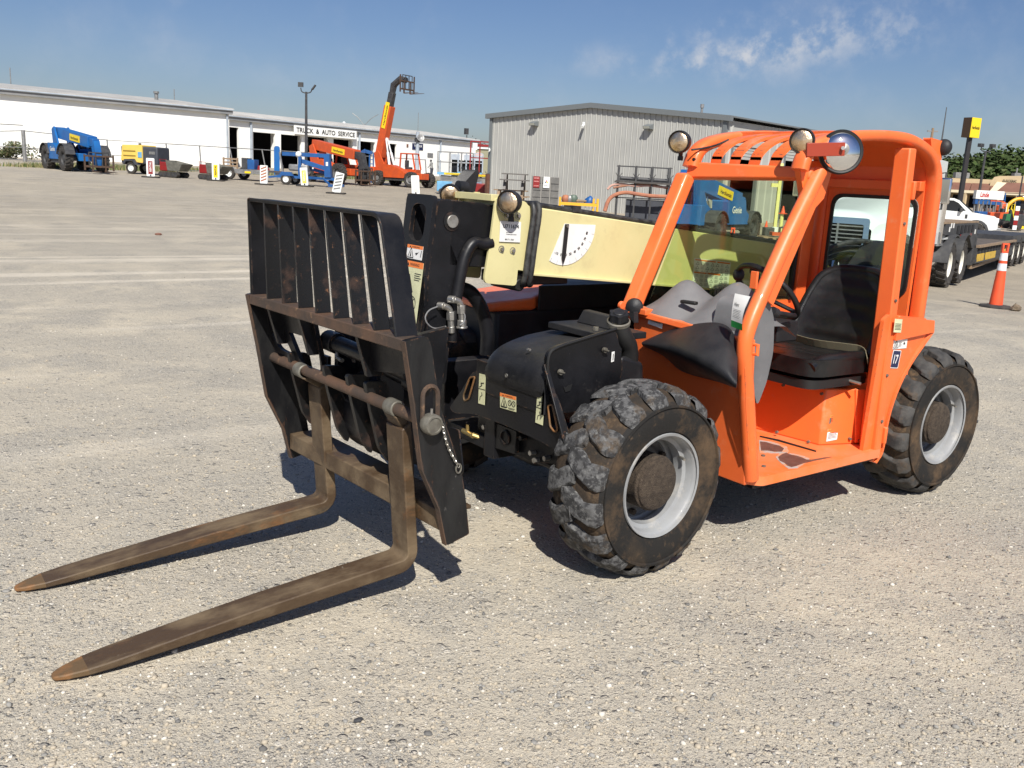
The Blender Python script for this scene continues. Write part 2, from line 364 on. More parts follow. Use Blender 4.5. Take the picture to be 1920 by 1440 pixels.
# ================================================================= SETTING: ground
def mat_ground():
    m = bpy.data.materials.new('gravel ground'); m.use_nodes = True; t = m.node_tree; N = t.nodes.new; L = t.links.new
    b = t.nodes['Principled BSDF']; b.inputs['Roughness'].default_value = .95; b.inputs['Specular IOR Level'].default_value = .15
    g = N('ShaderNodeNewGeometry'); pos = g.outputs['Position']
    def noise(s, d=5, r=.6, vec=None):
        n = N('ShaderNodeTexNoise'); n.inputs['Scale'].default_value = s; n.inputs['Detail'].default_value = d; n.inputs['Roughness'].default_value = r; L(vec or pos, n.inputs[0]); return n.outputs[0]
    def rng(x, a, c, lo=0, hi=1):
        r = N('ShaderNodeMapRange'); r.inputs[1].default_value = a; r.inputs[2].default_value = c; r.inputs[3].default_value = lo; r.inputs[4].default_value = hi; L(x, r.inputs[0]); return r.outputs[0]
    def mixc(f, a, c, mode='MIX'):
        x = N('ShaderNodeMix'); x.data_type = 'RGBA'; x.blend_type = mode
        if isinstance(f, (int, float)): x.inputs[0].default_value = f
        else: L(f, x.inputs[0])
        for i, q in ((6, a), (7, c)):
            if isinstance(q, tuple): x.inputs[i].default_value = (*q, 1)
            else: L(q, x.inputs[i])
        return x.outputs[2]
    def mth(op, a, c):
        x = N('ShaderNodeMath'); x.operation = op
        for i, q in ((0, a), (1, c)):
            if isinstance(q, (int, float)): x.inputs[i].default_value = q
            else: L(q, x.inputs[i])
        return x.outputs[0]
    tan = (.565, .50, .385); tan2 = (.505, .455, .36); grey = (.39, .37, .325)
    patch = rng(noise(1.15, 6, .62), .44, .60); patch2 = rng(noise(.42, 4), .42, .60)
    grav = mth('MAXIMUM', patch, mth('MULTIPLY', patch2, .7))
    base = mixc(rng(noise(3.2, 7), .40, .64), tan, tan2)
    base = mixc(mth('MULTIPLY', grav, .55), base, grey)
    h = None
    for s, thr, amt in ((330, .42, .60), (150, .55, .75), (75, .74, .8), (36, .90, .7)):
        v = N('ShaderNodeTexVoronoi'); v.inputs['Scale'].default_value = s; L(pos, v.inputs[0])
        hsv = N('ShaderNodeSeparateColor'); L(v.outputs['Color'], hsv.inputs[0])
        ramp = N('ShaderNodeValToRGB'); L(hsv.outputs[1], ramp.inputs[0]); e = ramp.color_ramp.elements
        e[0].position = 0; e[0].color = (.14, .135, .125, 1); e[1].position = 1; e[1].color = (.74, .70, .62, 1)
        for p_, c_ in ((.2, (.30, .29, .27, 1)), (.5, (.50, .455, .375, 1)), (.82, (.62, .56, .46, 1))):
            q = e.new(p_); q.color = c_
        body = mth('MULTIPLY', rng(v.outputs['Distance'], .60, .40), rng(hsv.outputs[0], thr-.02, thr+.02))
        dens = rng(grav, 0, 1, .38, 1)
        f = mth('MULTIPLY', mth('MULTIPLY', body, amt), dens)
        base = mixc(f, base, ramp.outputs[0])
        hh = mth('MULTIPLY', mth('MULTIPLY', body, dens), 1.1/s); h = hh if h is None else mth('ADD', h, hh)
    # wheel-worn bands running across the yard, lighter dust between darker passes
    mp = N('ShaderNodeMapping'); mp.inputs['Rotation'].default_value = (0, 0, -math.atan2(-1.0, 1.25)); mp.inputs['Scale'].default_value = (.045, 1.7, 1); L(pos, mp.inputs[0])
    bands = noise(1.0, 4, .55, mp.outputs[0])
    sy = N('ShaderNodeSeparateXYZ'); L(pos, sy.inputs[0])
    away = rng(sy.outputs[1], -1.0, -4.0)
    base = mixc(mth('MULTIPLY', rng(bands, .56, .64), mth('MULTIPLY', away, .75)), base, (.70, .635, .52))
    base = mixc(mth('MULTIPLY', rng(bands, .45, .33), mth('MULTIPLY', away, .4)), base, (.42, .385, .32))
    # yard further off is finer, browner packed ground
    far = rng(sy.outputs[1], -9, -24)
    fcol = mixc(rng(noise(.16, 5), .4, .62), (.39, .35, .285), (.44, .39, .305))
    fcol = mixc(rng(noise(1.1, 5), .5, .7), fcol, (.345, .315, .265))
    base = mixc(mth('MULTIPLY', far, .8), base, fcol)
    rightfar = mth('MULTIPLY', rng(sy.outputs[0], -9, -16), .65)
    base = mixc(rightfar, base, mixc(rng(noise(.4), .4, .6), (.33, .285, .22), (.38, .325, .25)))
    L(base, b.inputs['Base Color'])
    n1 = mth('MULTIPLY', noise(60, 5), .010); n2 = mth('MULTIPLY', noise(300, 3), .003); n3 = mth('MULTIPLY', noise(7, 4), .03)
    hs_ = mth('ADD', mth('ADD', h, n1), mth('ADD', n2, n3))
    bp = N('ShaderNodeBump'); bp.inputs['Strength'].default_value = .7; bp.inputs['Distance'].default_value = 1; L(hs_, bp.inputs['Height']); L(bp.outputs[0], b.inputs['Normal'])
    return m
m_ground = mat_ground()
def build_ground():
    def axis(vals): return vals
    xs = sorted(set([-700,-450,-300,-220,-160,-130]+list(range(-110,16,3))+[25,45,90,160,300,700]))
    ys = sorted(set([-700,-450,-300,-220,-170,-140]+list(range(-120,10,3))+[16,30,60,120,300,700]))
    mb = MB(); mb.add([(x, y, gz(x, y)) for x in xs for y in ys], [(i*len(ys)+j, (i+1)*len(ys)+j, (i+1)*len(ys)+j+1, i*len(ys)+j+1) for i in range(len(xs)-1) for j in range(len(ys)-1)])
    structure('ground', mb, m_ground, 'dusty beige gravel yard with worn wheel tracks', smooth=0)
    me = bpy.data.objects['ground'].data; me.polygons.foreach_set('use_smooth', [True]*len(me.polygons))
build_ground()
# loose stones lying on the gravel near the camera
def build_stones():
    rng_ = np.random.default_rng(3); t = (1+5**.5)/2
    base = np.array([(-1,t,0),(1,t,0),(-1,-t,0),(1,-t,0),(0,-1,t),(0,1,t),(0,-1,-t),(0,1,-t),(t,0,-1),(t,0,1),(-t,0,-1),(-t,0,1)], float); base /= np.linalg.norm(base[0])
    tri = np.array([(0,11,5),(0,5,1),(0,1,7),(0,7,10),(0,10,11),(1,5,9),(5,11,4),(11,10,2),(10,7,6),(7,1,8),(3,9,4),(3,4,2),(3,2,6),(3,6,8),(3,8,9),(4,9,5),(2,4,11),(6,2,10),(8,6,7),(9,8,1)])
    n = 26000; px = rng_.uniform(-60, 1980, n*3); py = 440+1010*rng_.uniform(0, 1, n*3)**1.0
    d = np.array(FW)*FPX+np.outer(px-960, np.array(RT))-np.outer(py-720, np.array(UP)); s = -CAM.z/d[:, 2]; p = np.array(CAM)+d*s[:, None]
    dist = np.linalg.norm(p[:, :2]-np.array(CAM)[:2], axis=1); keep = (dist < 15)&(s > 0); p = p[keep][:n]; n = len(p)
    r = np.minimum(rng_.lognormal(-5.5, .42, n), .014); big = rng_.uniform(0, 1, n) < .006; r[big] *= 1.9
    cols = rng_.choice(4, n, p=[.50,.32,.13,.05])
    for k, (nm, c) in enumerate((('tan', (.47,.41,.315)), ('grey', (.30,.29,.265)), ('pale', (.66,.62,.54)), ('dark', (.16,.155,.145)))):
        q = p[cols == k]; rr = r[cols == k]; m = len(q)
        sc = rng_.uniform(.6, 1.25, (m, 1, 3))*np.array([1, 1, .62]); a = rng_.uniform(0, 2*pi, m)
        b = base[None]*sc*rng_.uniform(.75, 1.2, (m, 12, 1))*rr[:, None, None]
        x = b[..., 0]*np.cos(a)[:, None]-b[..., 1]*np.sin(a)[:, None]; y = b[..., 0]*np.sin(a)[:, None]+b[..., 1]*np.cos(a)[:, None]
        v = np.stack([x, y, b[..., 2]], -1)+q[:, None]; v[..., 2] += rr[:, None]*.18 + (.019*(np.sqrt((q[:, 1]+9)**2+4)-(q[:, 1]+9))/2)[:, None]
        f = (tri[None]+np.arange(m)[:, None, None]*12).reshape(-1, 3)
        me = bpy.data.meshes.new('loose_stones'); me.vertices.add(m*12); me.vertices.foreach_set('co', v.reshape(-1)); me.loops.add(f.size); me.loops.foreach_set('vertex_index', f.reshape(-1).astype(np.int32))
        me.polygons.add(len(f)); me.polygons.foreach_set('loop_start', np.arange(0, f.size, 3, dtype=np.int32)); me.polygons.foreach_set('loop_total', np.full(len(f), 3, dtype=np.int32)); me.update(); me.validate()
        me.materials.append(mat(nm+' stone', c, tuple(x*.8 for x in c), 30, rough=.9))
        o = bpy.data.objects.new('gravel', me); COL.objects.link(o); tag(o, f'{nm} loose gravel stones scattered over the packed yard', 'gravel', kind='stuff')
build_stones()

# ================================================================= THE ORANGE TELEHANDLER
hero = thing('telehandler', 'large orange and cream telehandler with black fork carriage parked in the foreground', 'telehandler', (-1.1, 0, 0))
hero['_w'] = (-1.1, 0, 0)
def wp(name, mb, mt, bevel=.004, parent=hero, **k): return part(name, mb, mt, parent, bevel=bevel, **k)

# ---- wheels
def tyre_profile(w):     # (r, y) y from outer face (0) inward to -w
    o = [(.224,-.022),(.232,-.004),(.262,.003),(.300,.006),(.330,.004),(.342,.0),(.346,-.006),(.352,-.010),(.366,-.028),(.378,-.055),(.385,-.09),(.388,-w/2)]
    return o+[(r, -w-y) for r, y in o[-2::-1]]
def hero_wheel(x, y, sgn, steer, lugmat):
    """wheel whose outer face looks along sgn*Y"""
    w = .30; c = Matrix.Translation((x, y, .408)) @ Matrix.Rotation(steer, 4, 'Z') @ Matrix.Diagonal((1, sgn, 1, 1))
    fix = lambda mb: MB().add([c @ V(p) for p in mb.v], [f[::-1] for f in mb.f] if sgn < 0 else mb.f, mb.m)
    rim = MB(); n = 56
    rim.lathe([(.214,-.004),(.224,-.001),(.226,-.008),(.214,-.014),(.207,-.022),(.200,-.055),(.184,-.062),(.180,-.105),(.196,-.115),(.196,-.128),(.176,-.136),(.172,-.150),(.226,-.28),(.20,-.275)][::-1], (0,0,0), (0,1,0), n)
    wheel = wp('wheel', fix(rim), m_rim, 0, smooth=30)
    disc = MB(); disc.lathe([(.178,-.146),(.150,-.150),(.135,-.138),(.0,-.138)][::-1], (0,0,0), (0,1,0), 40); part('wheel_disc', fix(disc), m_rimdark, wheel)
    for k in range(8):
        a = k*pi/4+.2; b = MB(); b.cyl((.150*cos(a), -.142, .150*sin(a)), (.150*cos(a), -.120, .150*sin(a)), .014, 6); part('wheel_nut', fix(b), m_hub, wheel)
    hub = MB(); hub.lathe([(.118,-.145),(.118,-.058),(.120,-.054),(.120,-.046),(.112,-.040),(.112,-.030),(.103,-.024),(.0,-.022)][::-1], (0,0,0), (0,1,0), 40); part('hub', fix(hub), m_hub, wheel, bevel=.002)
    va = MB(); va.tube([(-.17,-.10,.09),(-.163,-.05,.085),(-.155,-.03,.082)], .006, 8); part('valve', fix(va), m_steel, wheel)
    ty = MB(); ty.lathe(tyre_profile(w)[::-1], (0,0,0), (0,1,0), 96)
    # rib ring on the sidewall
    ty.lathe([(.345,.003),(.345,.009),(.337,.0105),(.333,.003)], (0,0,0), (0,1,0), 96)
    part('tyre', fix(ty), [m_rubber], wheel, smooth=50)
    base = MB(); base.lathe([(.349,-.008),(.3665,-.026),(.380,-.055),(.388,-.09),(.391,-w/2),(.388,-w+.09),(.380,-w+.055),(.3665,-w+.026),(.349,-w+.008)][::-1], (0,0,0), (0,1,0), 96); part('tread', fix(base), m_carcass, wheel, smooth=50)
    R = random.Random(int(x*100)+5); lg = MB(); NL = 16
    for side in (0, 1):
        for k in range(NL):
            a0 = 2*pi*(k+.5*side)/NL + R.uniform(-.015, .015)
            # stations across the tread: (y, top radius, angle offset, half width)
            st = [(-w/2-.030, .411, .0, .070), (-w/2+.015, .415, .045, .088), (-w/2+.050, .414, .10, .092), (-w/2+.082, .408, .145, .078), (-w/2+.108, .403, .158, .090), (-w/2+.133, .389, .160, .096), (-w/2+.146, .364, .153, .090), (-w/2+.149, .346, .146, .070)]
            vs = []
            for y_, r_, o_, h_ in st:
                h_ *= 1.28
                r_ += R.uniform(-.0025, .0025); yy = y_ if not side else -w-y_
                rb = min(r_-.012, .386) if r_ > .35 else r_-.012; hb = h_*1.18
                for (aa, rr) in ((a0+o_-hb, rb), (a0+o_-h_*.86+R.uniform(-.006,.006), r_), (a0+o_+h_*.86+R.uniform(-.006,.006), r_), (a0+o_+hb, rb)):
                    vs.append((rr*sin(aa), yy, rr*cos(aa)))
            fs = []
            for i in range(len(st)-1):
                for j in range(3): q = (i*4+j, i*4+j+1, i*4+j+5, i*4+j+4); fs.append(q if side else q[::-1])
            fs.append((0,1,2,3)); L_ = (len(st)-1)*4; fs.append((L_+3, L_+2, L_+1, L_))
            lg.add(vs, fs)
    part('tread_lugs', fix(lg), lugmat, wheel, bevel=.005, smooth=28)
    return wheel
WB = -2.189
hero_wheel(0, .90, 1, .042, m_lug); hero_wheel(WB, .90, 1, 0, m_lug_dark)
hero_wheel(0, -.90, -1, .042, m_lug_dark); hero_wheel(WB, -.90, -1, 0, m_lug_dark)

# ---- frame and axles
mb = MB()
mb.box((.30, -.42, .34), (-2.55, -.34, .72)); mb.box((.30, .02, .34), (-2.55, .10, .72)); mb.box((.28, -.34, .36), (-2.5, .02, .42))
mb.prism([(-1.75,-.44,.6), (-2.6,-.44,.6), (-2.6,-.44,1.0), (-2.45,-.44,1.28), (-2.15,-.44,1.22), (-1.9,-.44,.85)], (0,.05,0))
mb.prism([(-1.75,.05,.6), (-2.6,.05,.6), (-2.6,.05,1.0), (-2.3,.05,.98), (-1.9,.05,.85)], (0,.05,0))
wp('frame', mb, m_black)
for x in (0, WB):
    mb = MB(); mb.tube([(x,-.62,.41),(x,-.3,.41),(x,-.16,.41),(x,.1,.41),(x,.3,.41),(x,.62,.41)], [.075,.085,.15,.15,.085,.075], 16)
    for s_ in (1,-1): mb.cyl((x, s_*.5, .41), (x, s_*.68, .41), .12, 20); mb.cbox((x+.04, s_*.48, .5), (.12,.10,.12))
    mb.tube([(x+.14,-.55,.36),(x+.16,-.2,.37),(x+.16,.3,.37),(x+.14,.55,.36)], .022, 10)
    wp('axle', mb, m_black)
# front axle mount with bearing block
mb = MB(); X0 = .26
pt = lambda px, py, x=X0: P(px, py, X=x)
mb.prism([pt(900,762), pt(1000,805), pt(1048,850), pt(1058,872), pt(1000,866), pt(930,838), pt(893,822)], (-.22, 0, 0))
am = wp('axle_mount', mb, m_black, .012)
mb = MB(); mb.prism(roundpoly([pt(930,790,.27), pt(976,808,.27), pt(972,850,.27), pt(928,836,.27)], .01), (.022, 0, 0)); bb = part('bearing_block', mb, m_blackrust, am, bevel=.004)
mb = MB(); c_ = pt(948,820,.293); mb.lathe([(.036,0),(.036,.006),(.029,.008),(.029,-.002),(0,-.002)], c_, (1,0,0), 24); part('bearing_ring', mb, m_black, am)
for q in ((915,800), (1010,862), (1003,848), (1030,858), (985,820)):
    mb = MB(); c_ = pt(*q, .265); mb.cyl(c_, c_+V((.03,0,0)), .012, 6); part('bolt', mb, m_steel if q[0] != 985 else m_black, am)
mb = MB(); a_ = pt(868,807,.30); mb.tube([a_, a_+V((.0,.09,-.005))], .012, 10); mb.tube([a_+V((0,.04,0)), a_+V((0,.04,.04))], .009, 8); mb.tube([a_+V((0,.08,0)), a_+V((-.05,.12,-.02))], .012, 8); wp('brass_fitting', mb, m_brass, 0)

# ---- front plate with slotted ears, black
XF = .34
def fp(px, py, x=XF): return P(px, py, X=x)
mb = MB()
outer = [fp(903,692), fp(1014,712), fp(1036,745), fp(1072,862), fp(1056,868), fp(1038,842), fp(1010,826), fp(940,795), fp(888,776), fp(852,775), fp(842,765), fp(868,728), fp(885,698)]
slot1 = roundpoly([fp(882,708), fp(892,706), fp(880,748), fp(872,752), fp(870,742)], .012)
slot2 = roundpoly([fp(1029,760), fp(1037,758), fp(1047,806), fp(1042,810), fp(1033,800)], .012)
mb.prism(roundpoly(outer, .03), (-.03, 0, 0), [slot1, slot2]); fplate = wp('front_plate', mb, m_black, .004)
# rusty rims of the two slots
for sl in (slot1, slot2):
    mb = MB(); mb.tube([p+V((.004,0,0)) for p in sl], .0045, 6, closed=True); part('slot_rim', mb, m_forktip, fplate)
mb = MB(); a_, b_, c_, d_ = V((.345,.515,.93)), V((.30,.60,.60)), V((.27,.62,.42)), V((.345,.50,.95))
mb.beam(fp(1023,683,.365), fp(1065,845,.365), .008, .022, (1,0,0)); part('plate_edge', mb, m_blackrust, fplate, bevel=.002)
# ---- rounded tank hood behind the plate
YL, YR = -.10, .515
hpf = smoothpath([V((x, 0, z)) for x, z in [(.350,.725),(.362,.76),(.360,.80),(.342,.850),(.300,.895),(.235,.922),(.12,.940),(-.07,.960)]], 2)
def hoodf(u, v):
    t = u*(len(hpf)-1); i = min(int(t), len(hpf)-2); p = hpf[i].lerp(hpf[i+1], t-i); x, z = p.x, p.z
    yl = .02-.13*max(0, min(1, (.36-x)/.3)); y = yl+(YR-yl)*v; k = max(0, 1-v/.22)**2; bl = max(0, min(1, (z-.72)/.2))
    z -= .085*(YR-y)*bl + .075*k*bl; x -= .045*k
    if u < .12: z += .030*(max(0, 1-v/.12)**2+max(0, (v-.90)/.10)**2)
    return V((x, y, z))
mb = MB(); mb.grid(hoodf, 34, 26)
for v_ in (0, 1):
    for i in range(34): a, b = hoodf(i/34, v_), hoodf((i+1)/34, v_); mb.add([a, b, V((b.x, b.y, .66)), V((a.x, a.y, .66))], [(0,1,2,3)])
for j in range(26): a, b = hoodf(1, j/26), hoodf(1, (j+1)/26); mb.add([a, b, V((a.x, b.y, .66)), V((a.x, a.y, .66))], [(0,1,2,3)])
for j in range(26): a, b = hoodf(0, j/26), hoodf(0, (j+1)/26); mb.add([a, b, b+V((-.03,0,0)), a+V((-.03,0,0))], [(0,1,2,3)])
hood = wp('tank_hood', mb, m_plastic, 0, smooth=55)
mb = MB(); mb.box((.345,.0,.66),(.30,.50,.80)); part('hood_backing', mb, m_black, hood)
mb = MB(); mb.tube([(.30,.33,.895),(.295,.33,.90),(.31,.33,.905)], .006); q = fp(950,704,.372); mb.lathe([(.009,0),(.009,.004),(.004,.004),(.004,0)], q, (1,0,0), 12); part('hood_screw', mb, m_steel, hood)
# side panel of the hood facing the wheel
mb = MB(); YS = .545
sp_ = [P(1040,653,Y=YS), P(1155,618,Y=YS), P(1160,640,Y=YS), P(1168,690,Y=YS), P(1155,748,Y=YS), P(1085,772,Y=YS), P(1052,775,Y=YS), P(1030,720,Y=YS), P(1028,668,Y=YS)]
mb.prism(roundpoly(sp_, .03), (0,-.03,0)); side = wp('side_panel', mb, m_black, .006)
mb = MB(); mb.tube([p+V((0,.003,0)) for p in smoothpath([P(1026,720,Y=YS), P(1026,668,Y=YS), P(1038,652,Y=YS), P(1090,636,Y=YS), P(1155,616,Y=YS)], 2)], .006, 8); part('panel_seal', mb, m_rubberblk, side)
for q in ((1049,697), (1132,656)):
    mb = MB(); c_ = P(*q, Y=YS+.004); mb.cyl(c_, c_+V((0,.014,0)), .012, 14); mb.beam(c_+V((-.014,.018,-.003)), c_+V((.016,.018,.006)), .006, .006); part('latch', mb, m_dullsteel, side, bevel=.001)
for q, w_ in (((1062,728), .03),):
    mb = MB(); c_ = P(*q, Y=YS+.002); mb.prism([c_+V((.02,0,.012)), c_+V((.005,0,.004)), c_+V((-.008,0,.012)), c_+V((-w_,0,.016)), c_+V((-.02,0,-.012)), c_+V((.006,0,-.016))], (0,.0025,0)); part('paint_gouge', mb, m_rubberblk, side)
# cover block and handle on top
mb = MB(); mb.box((.02,.10,.945), (-.24,.49,.975)); wp('tank_lid', mb, m_plastic, .004)
mb = MB(); mb.hexa([(-.10,.16,.975),(-.19,.16,.975),(-.19,.42,.975),(-.10,.42,.975),(-.13,.17,1.035),(-.17,.17,1.035),(-.17,.42,1.03),(-.13,.42,1.03)]); wp('tank_handle', mb, m_plastic, .006)
mb = MB(); mb.cyl((-.03,.38,.975), (-.03,.38,.992), .014, 6); wp('lid_bolt', mb, m_dullsteel, .001)
# filler neck with ribbed cap
fc = P(1160, 600, Y=.50)
mb = MB(); mb.tube(smoothpath([fc+V((0,0,-.02)), fc+V((-.03,.01,-.08)), fc+V((-.08,.0,-.13)), fc+V((-.10,-.02,-.30))], 2), .042, 16); neck = wp('filler_neck', mb, m_rubberblk, 0)
tilt = V((.25,.25,.94)).normalized()
mb = MB(); mb.lathe([(.046,-.02),(.052,-.018),(.052,-.004),(.046,0)], fc, tilt, 24); part('neck_clamp', mb, m_dullsteel, neck)
mb = MB(); pr = []
a_ = tilt.orthogonal().normalized(); b_ = tilt.cross(a_)
ring = [fc+tilt*.002+(a_*cos(2*pi*k/24)+b_*sin(2*pi*k/24))*(.044 if k % 4 < 2 else .037) for k in range(24)]
mb.prism(ring, tilt*.034); mb.cyl(fc+tilt*.03, fc+tilt*.042, .03, 20, .026); part('filler_cap', mb, m_plastic, neck, bevel=.003)
mb = MB(); mb.hexa([P(1165,665,Y=.54), P(1165,665,Y=.47), P(1205,680,Y=.47), P(1205,680,Y=.54), P(1150,720,Y=.54), P(1150,720,Y=.47), P(1205,722,Y=.47), P(1205,722,Y=.54)]); wp('washer_bottle', mb, m_plastic, .018, seg=3)

# ---- decals on the black front plate
def warn(parent, o, ex, ey, w, h, band=.22, layout='tri', mt=None, word='WARNING'):
    ex = V(ex).normalized(); ey = V(ey).normalized(); nz = ex.cross(ey).normalized()
    R4 = lambda a, b, k: o+ex*a*w+ey*b*h+nz*k
    o = V(o)
    mb = MB(); mb.prism([R4(0,0,0), R4(1,0,0), R4(1,1,0), R4(0,1,0)], nz*.0012); d = part('decal', mb, mt or m_sticker, parent)
    mb = MB(); mb.prism([R4(0,1-band,.0013), R4(1,1-band,.0013), R4(1,1,.0013), R4(0,1,.0013)], nz*.0006); part('decal_band', mb, m_dorange, d)
    ink = MB(); k = .0021
    if word: text_on(ink, word, R4(.30,1-band*.78,k), ex, ey, w*.5, h*band*.5)
    ink.add([R4(.14,1-band*.8,k), R4(.26,1-band*.8,k), R4(.20,1-band*.2,k)], [(0,1,2)])
    def tri(cx, cy, s):
        sy = s*w/h
        for (a, b) in (((cx-s,cy-sy*.8),(cx+s,cy-sy*.8)), ((cx+s,cy-sy*.8),(cx,cy+sy)), ((cx,cy+sy),(cx-s,cy-sy*.8))):
            ink.beam(R4(*a,.0016), R4(*b,.0016), w*.028, .0006, nz)
        ink.add([R4(cx-s*.25,cy-sy*.6,k), R4(cx+s*.25,cy-sy*.6,k), R4(cx+s*.1,cy+sy*.3,k), R4(cx-s*.05,cy+sy*.3,k)], [(0,1,2,3)])
    def lines(x0, x1, y0, n, dy):
        for i in range(n): ink.add([R4(x0,y0-i*dy,k), R4(x1-(.06 if i % 2 else 0),y0-i*dy,k), R4(x1-(.06 if i % 2 else 0),y0-i*dy+dy*.4,k), R4(x0,y0-i*dy+dy*.4,k)], [(0,1,2,3)])
    def ringm(cx, cy, s, col=None):
        cpt = [R4(cx+s*cos(t*pi/8), cy+s*w/h*sin(t*pi/8), .0018) for t in range(16)]; ink.tube(cpt, w*.012, 4, closed=True); ink.beam(R4(cx-s*.6,cy+s*.6*w/h,.0016), R4(cx+s*.6,cy-s*.6*w/h,.0016), w*.02, .0006, nz)
    if layout == 'tri': tri(.26,.42,.2); ringm(.62,.48,.10); ringm(.86,.48,.10); lines(.06,.46,.14,2,.07); lines(.52,.94,.14,2,.07)
    elif layout == 'pair': tri(.27,.40,.18); ink.add([R4(.55,.45,k), R4(.72,.5,k), R4(.80,.60,k), R4(.70,.42,k), R4(.62,.28,k)], [(0,1,2,3,4)]); ink.beam(R4(.9,.2,.0016), R4(.93,.68,.0016), w*.03, .0006, nz)
    elif layout == 'tall': tri(.34,.62,.26); lines(.6,.95,.80,4,.035); ringm(.62,.30,.22); ink.add([R4(.5,.26,k),R4(.74,.26,k),R4(.74,.29,k),R4(.5,.29,k)], [(0,1,2,3)]); ink.beam(R4(.55,.28,.0016), R4(.75,.40,.0016), w*.03, .0006, nz); lines(.45,.85,.13,3,.035); lines(.05,.4,.44,1,.006)
    elif layout == 'crush': tri(.22,.38,.17); lines(.42,.62,.5,4,.1); ink.sphere(R4(.8,.42,.001), w*.11, 8, 4, (1,.02,1) if abs(nz.y) > .5 else (.02,1,1))
    elif layout == 'lines': lines(.1,.9,.6,5,.1)
    part('decal_print', ink, m_ink, d, smooth=0)
    return d
Yx, Zx = V((0,1,0)), V((0,0,1))
def quadframe(tl, tr, bl): return V(bl), V(tr)-V(tl), V(tl)-V(bl)
def decal_px(parent, f, tl, tr, bl, **k):
    a, b, c = f(*tl), f(*tr), f(*bl); return warn(parent, c, b-a, a-c, (b-a).length, (a-c).length, **k)
decal_px(fplate, lambda x, y: fp(x, y, XF+.0045), (938,736), (968,744), (938,764), layout='tri')
def gaugestrip(tl, tr, bl):
    a, b, c = fp(*tl, XF+.0045), fp(*tr, XF+.0045), fp(*bl, XF+.0045); ex = (b-a); ey = (a-c); 
    mb = MB(); mb.prism([c, c+ex, c+ex+ey, c+ey], (.0012,0,0)); d = part('decal', mb, m_sticker, fplate)
    ink = MB(); n_ = V((.002,0,0)); ink.beam(c+ey*.5+n_, c+ex+ey*.5+n_, .003, .0006, (1,0,0))
    ink.tube([c+ex*.15+ey*.56+n_, c+ex*.5+ey*.62+n_, c+ex*.35+ey*.7+n_, c+ex*.8+ey*.72+n_], .0022, 5); ink.tube([c+ex*.25+ey*.12+n_, c+ex*.3+ey*.25+n_, c+ex*.6+ey*.3+n_, c+ex*.5+ey*.4+n_], .0015, 5)
    part('decal_print', ink, m_ink, d)
gaugestrip((899,700), (911,703), (897,756)); gaugestrip((1008,734), (1022,739), (1004,792))
mb = MB(); c_ = P(1147,660,Y=YS+.004); mb.prism([c_, c_+V((-.016,0,.002)), c_+V((-.016,0,-.042)), c_+V((0,0,-.045))], (0,.0012,0)); part('decal', mb, m_white, side)
ink = MB(); ink.beam(c_+V((-.008,.003,-.008)), c_+V((-.008,.003,-.036)), .003, .001, (0,1,0)); part('decal_print', ink, m_ink, side)

# ---- boom
s_top = lambda x: 1.495+(x-.033)*.0957
s_bot = lambda x: 1.178+(x-.045)*.085
YB = -.03
mb = MB(); xa, xb = .05, -2.35
mb.hexa([(xb,-.31,s_bot(xb)),(xa,-.31,s_bot(xa)),(xa,YB,s_bot(xa)),(xb,YB,s_bot(xb)),(xb,-.31,s_top(xb)),(xa,-.31,s_top(xa)),(xa,YB,s_top(xa)),(xb,YB,s_top(xb))])
boom = wp('boom', mb, m_cream, .006)
mb = MB(); mb.hexa([(xb,YB,s_bot(xb)),(xa,YB,s_bot(xa)),(xa,YB+.02,s_bot(xa)),(xb,YB+.02,s_bot(xb)),(xb,YB,s_bot(xb)+.012),(xa,YB,s_bot(xa)+.012),(xa,YB+.02,s_bot(xa)+.012),(xb,YB+.02,s_bot(xb)+.012)]); part('boom_flange', mb, m_cream, boom, bevel=.002)
mb = MB(); mb.tube([(x, YB-.02, s_top(x)+.012) for x in (.08,-.3,-.9,-1.5,-2.2)], .012, 8); mb.tube([(x, YB-.06, s_top(x)+.012) for x in (.08,-.3,-.9,-1.5,-2.2)], .012, 8)
mb.cbox((-.22,YB-.035,s_top(-.22)+.02), (.05,.07,.03)); mb.cbox((-1.05,YB-.035,s_top(-1.05)+.02), (.05,.07,.03)); part('hose_run', mb, m_hose, boom)
# inner boom section and head plates
mb = MB(); mb.hexa([(.0,-.285,1.20),(.48,-.285,1.225),(.48,-.055,1.225),(.0,-.055,1.20),(.0,-.285,1.475),(.48,-.285,1.515),(.48,-.055,1.515),(.0,-.055,1.475)]); part('inner_boom', mb, m_black, boom, bevel=.004)
hp = lambda px, py, y=YB+.004: P(px, py, Y=y)
plate = [(930,371),(985,377),(991,386),(1001,389),(984,508),(971,506),(968,536),(910,531),(908,522),(920,450)]
for yy in (YB+.004, -.325):
    pl = [P(px, py, Y=YB+.004) for px, py in plate]; dy_ = yy-(YB+.004)
    pl = [p+V((0,dy_,0)) for p in pl]
    mb = MB(); mb.prism(roundpoly(pl, [.012,.02,.01,.01,.006,.004,.02,.02,.02,.01]), (0,-.012,0)); hpl = part('head_plate', mb, m_cream, boom, bevel=.002)
    if yy > -.1: head_near = hpl
for q in ((950,403),(971,405),(940,467),(961,470)):
    mb = MB(); c_ = hp(*q, YB+.004); mb.lathe([(.0165,0),(.0165,.002),(.013,.002),(.013,-.002)], c_, (0,1,0), 18); mb.cyl(c_, c_+V((0,.012,0)), .0085, 6); part('bolt', mb, m_steel, head_near)
mb = MB(); a_ = P(872,374,Y=-.33); b_ = P(935,385,Y=YB)
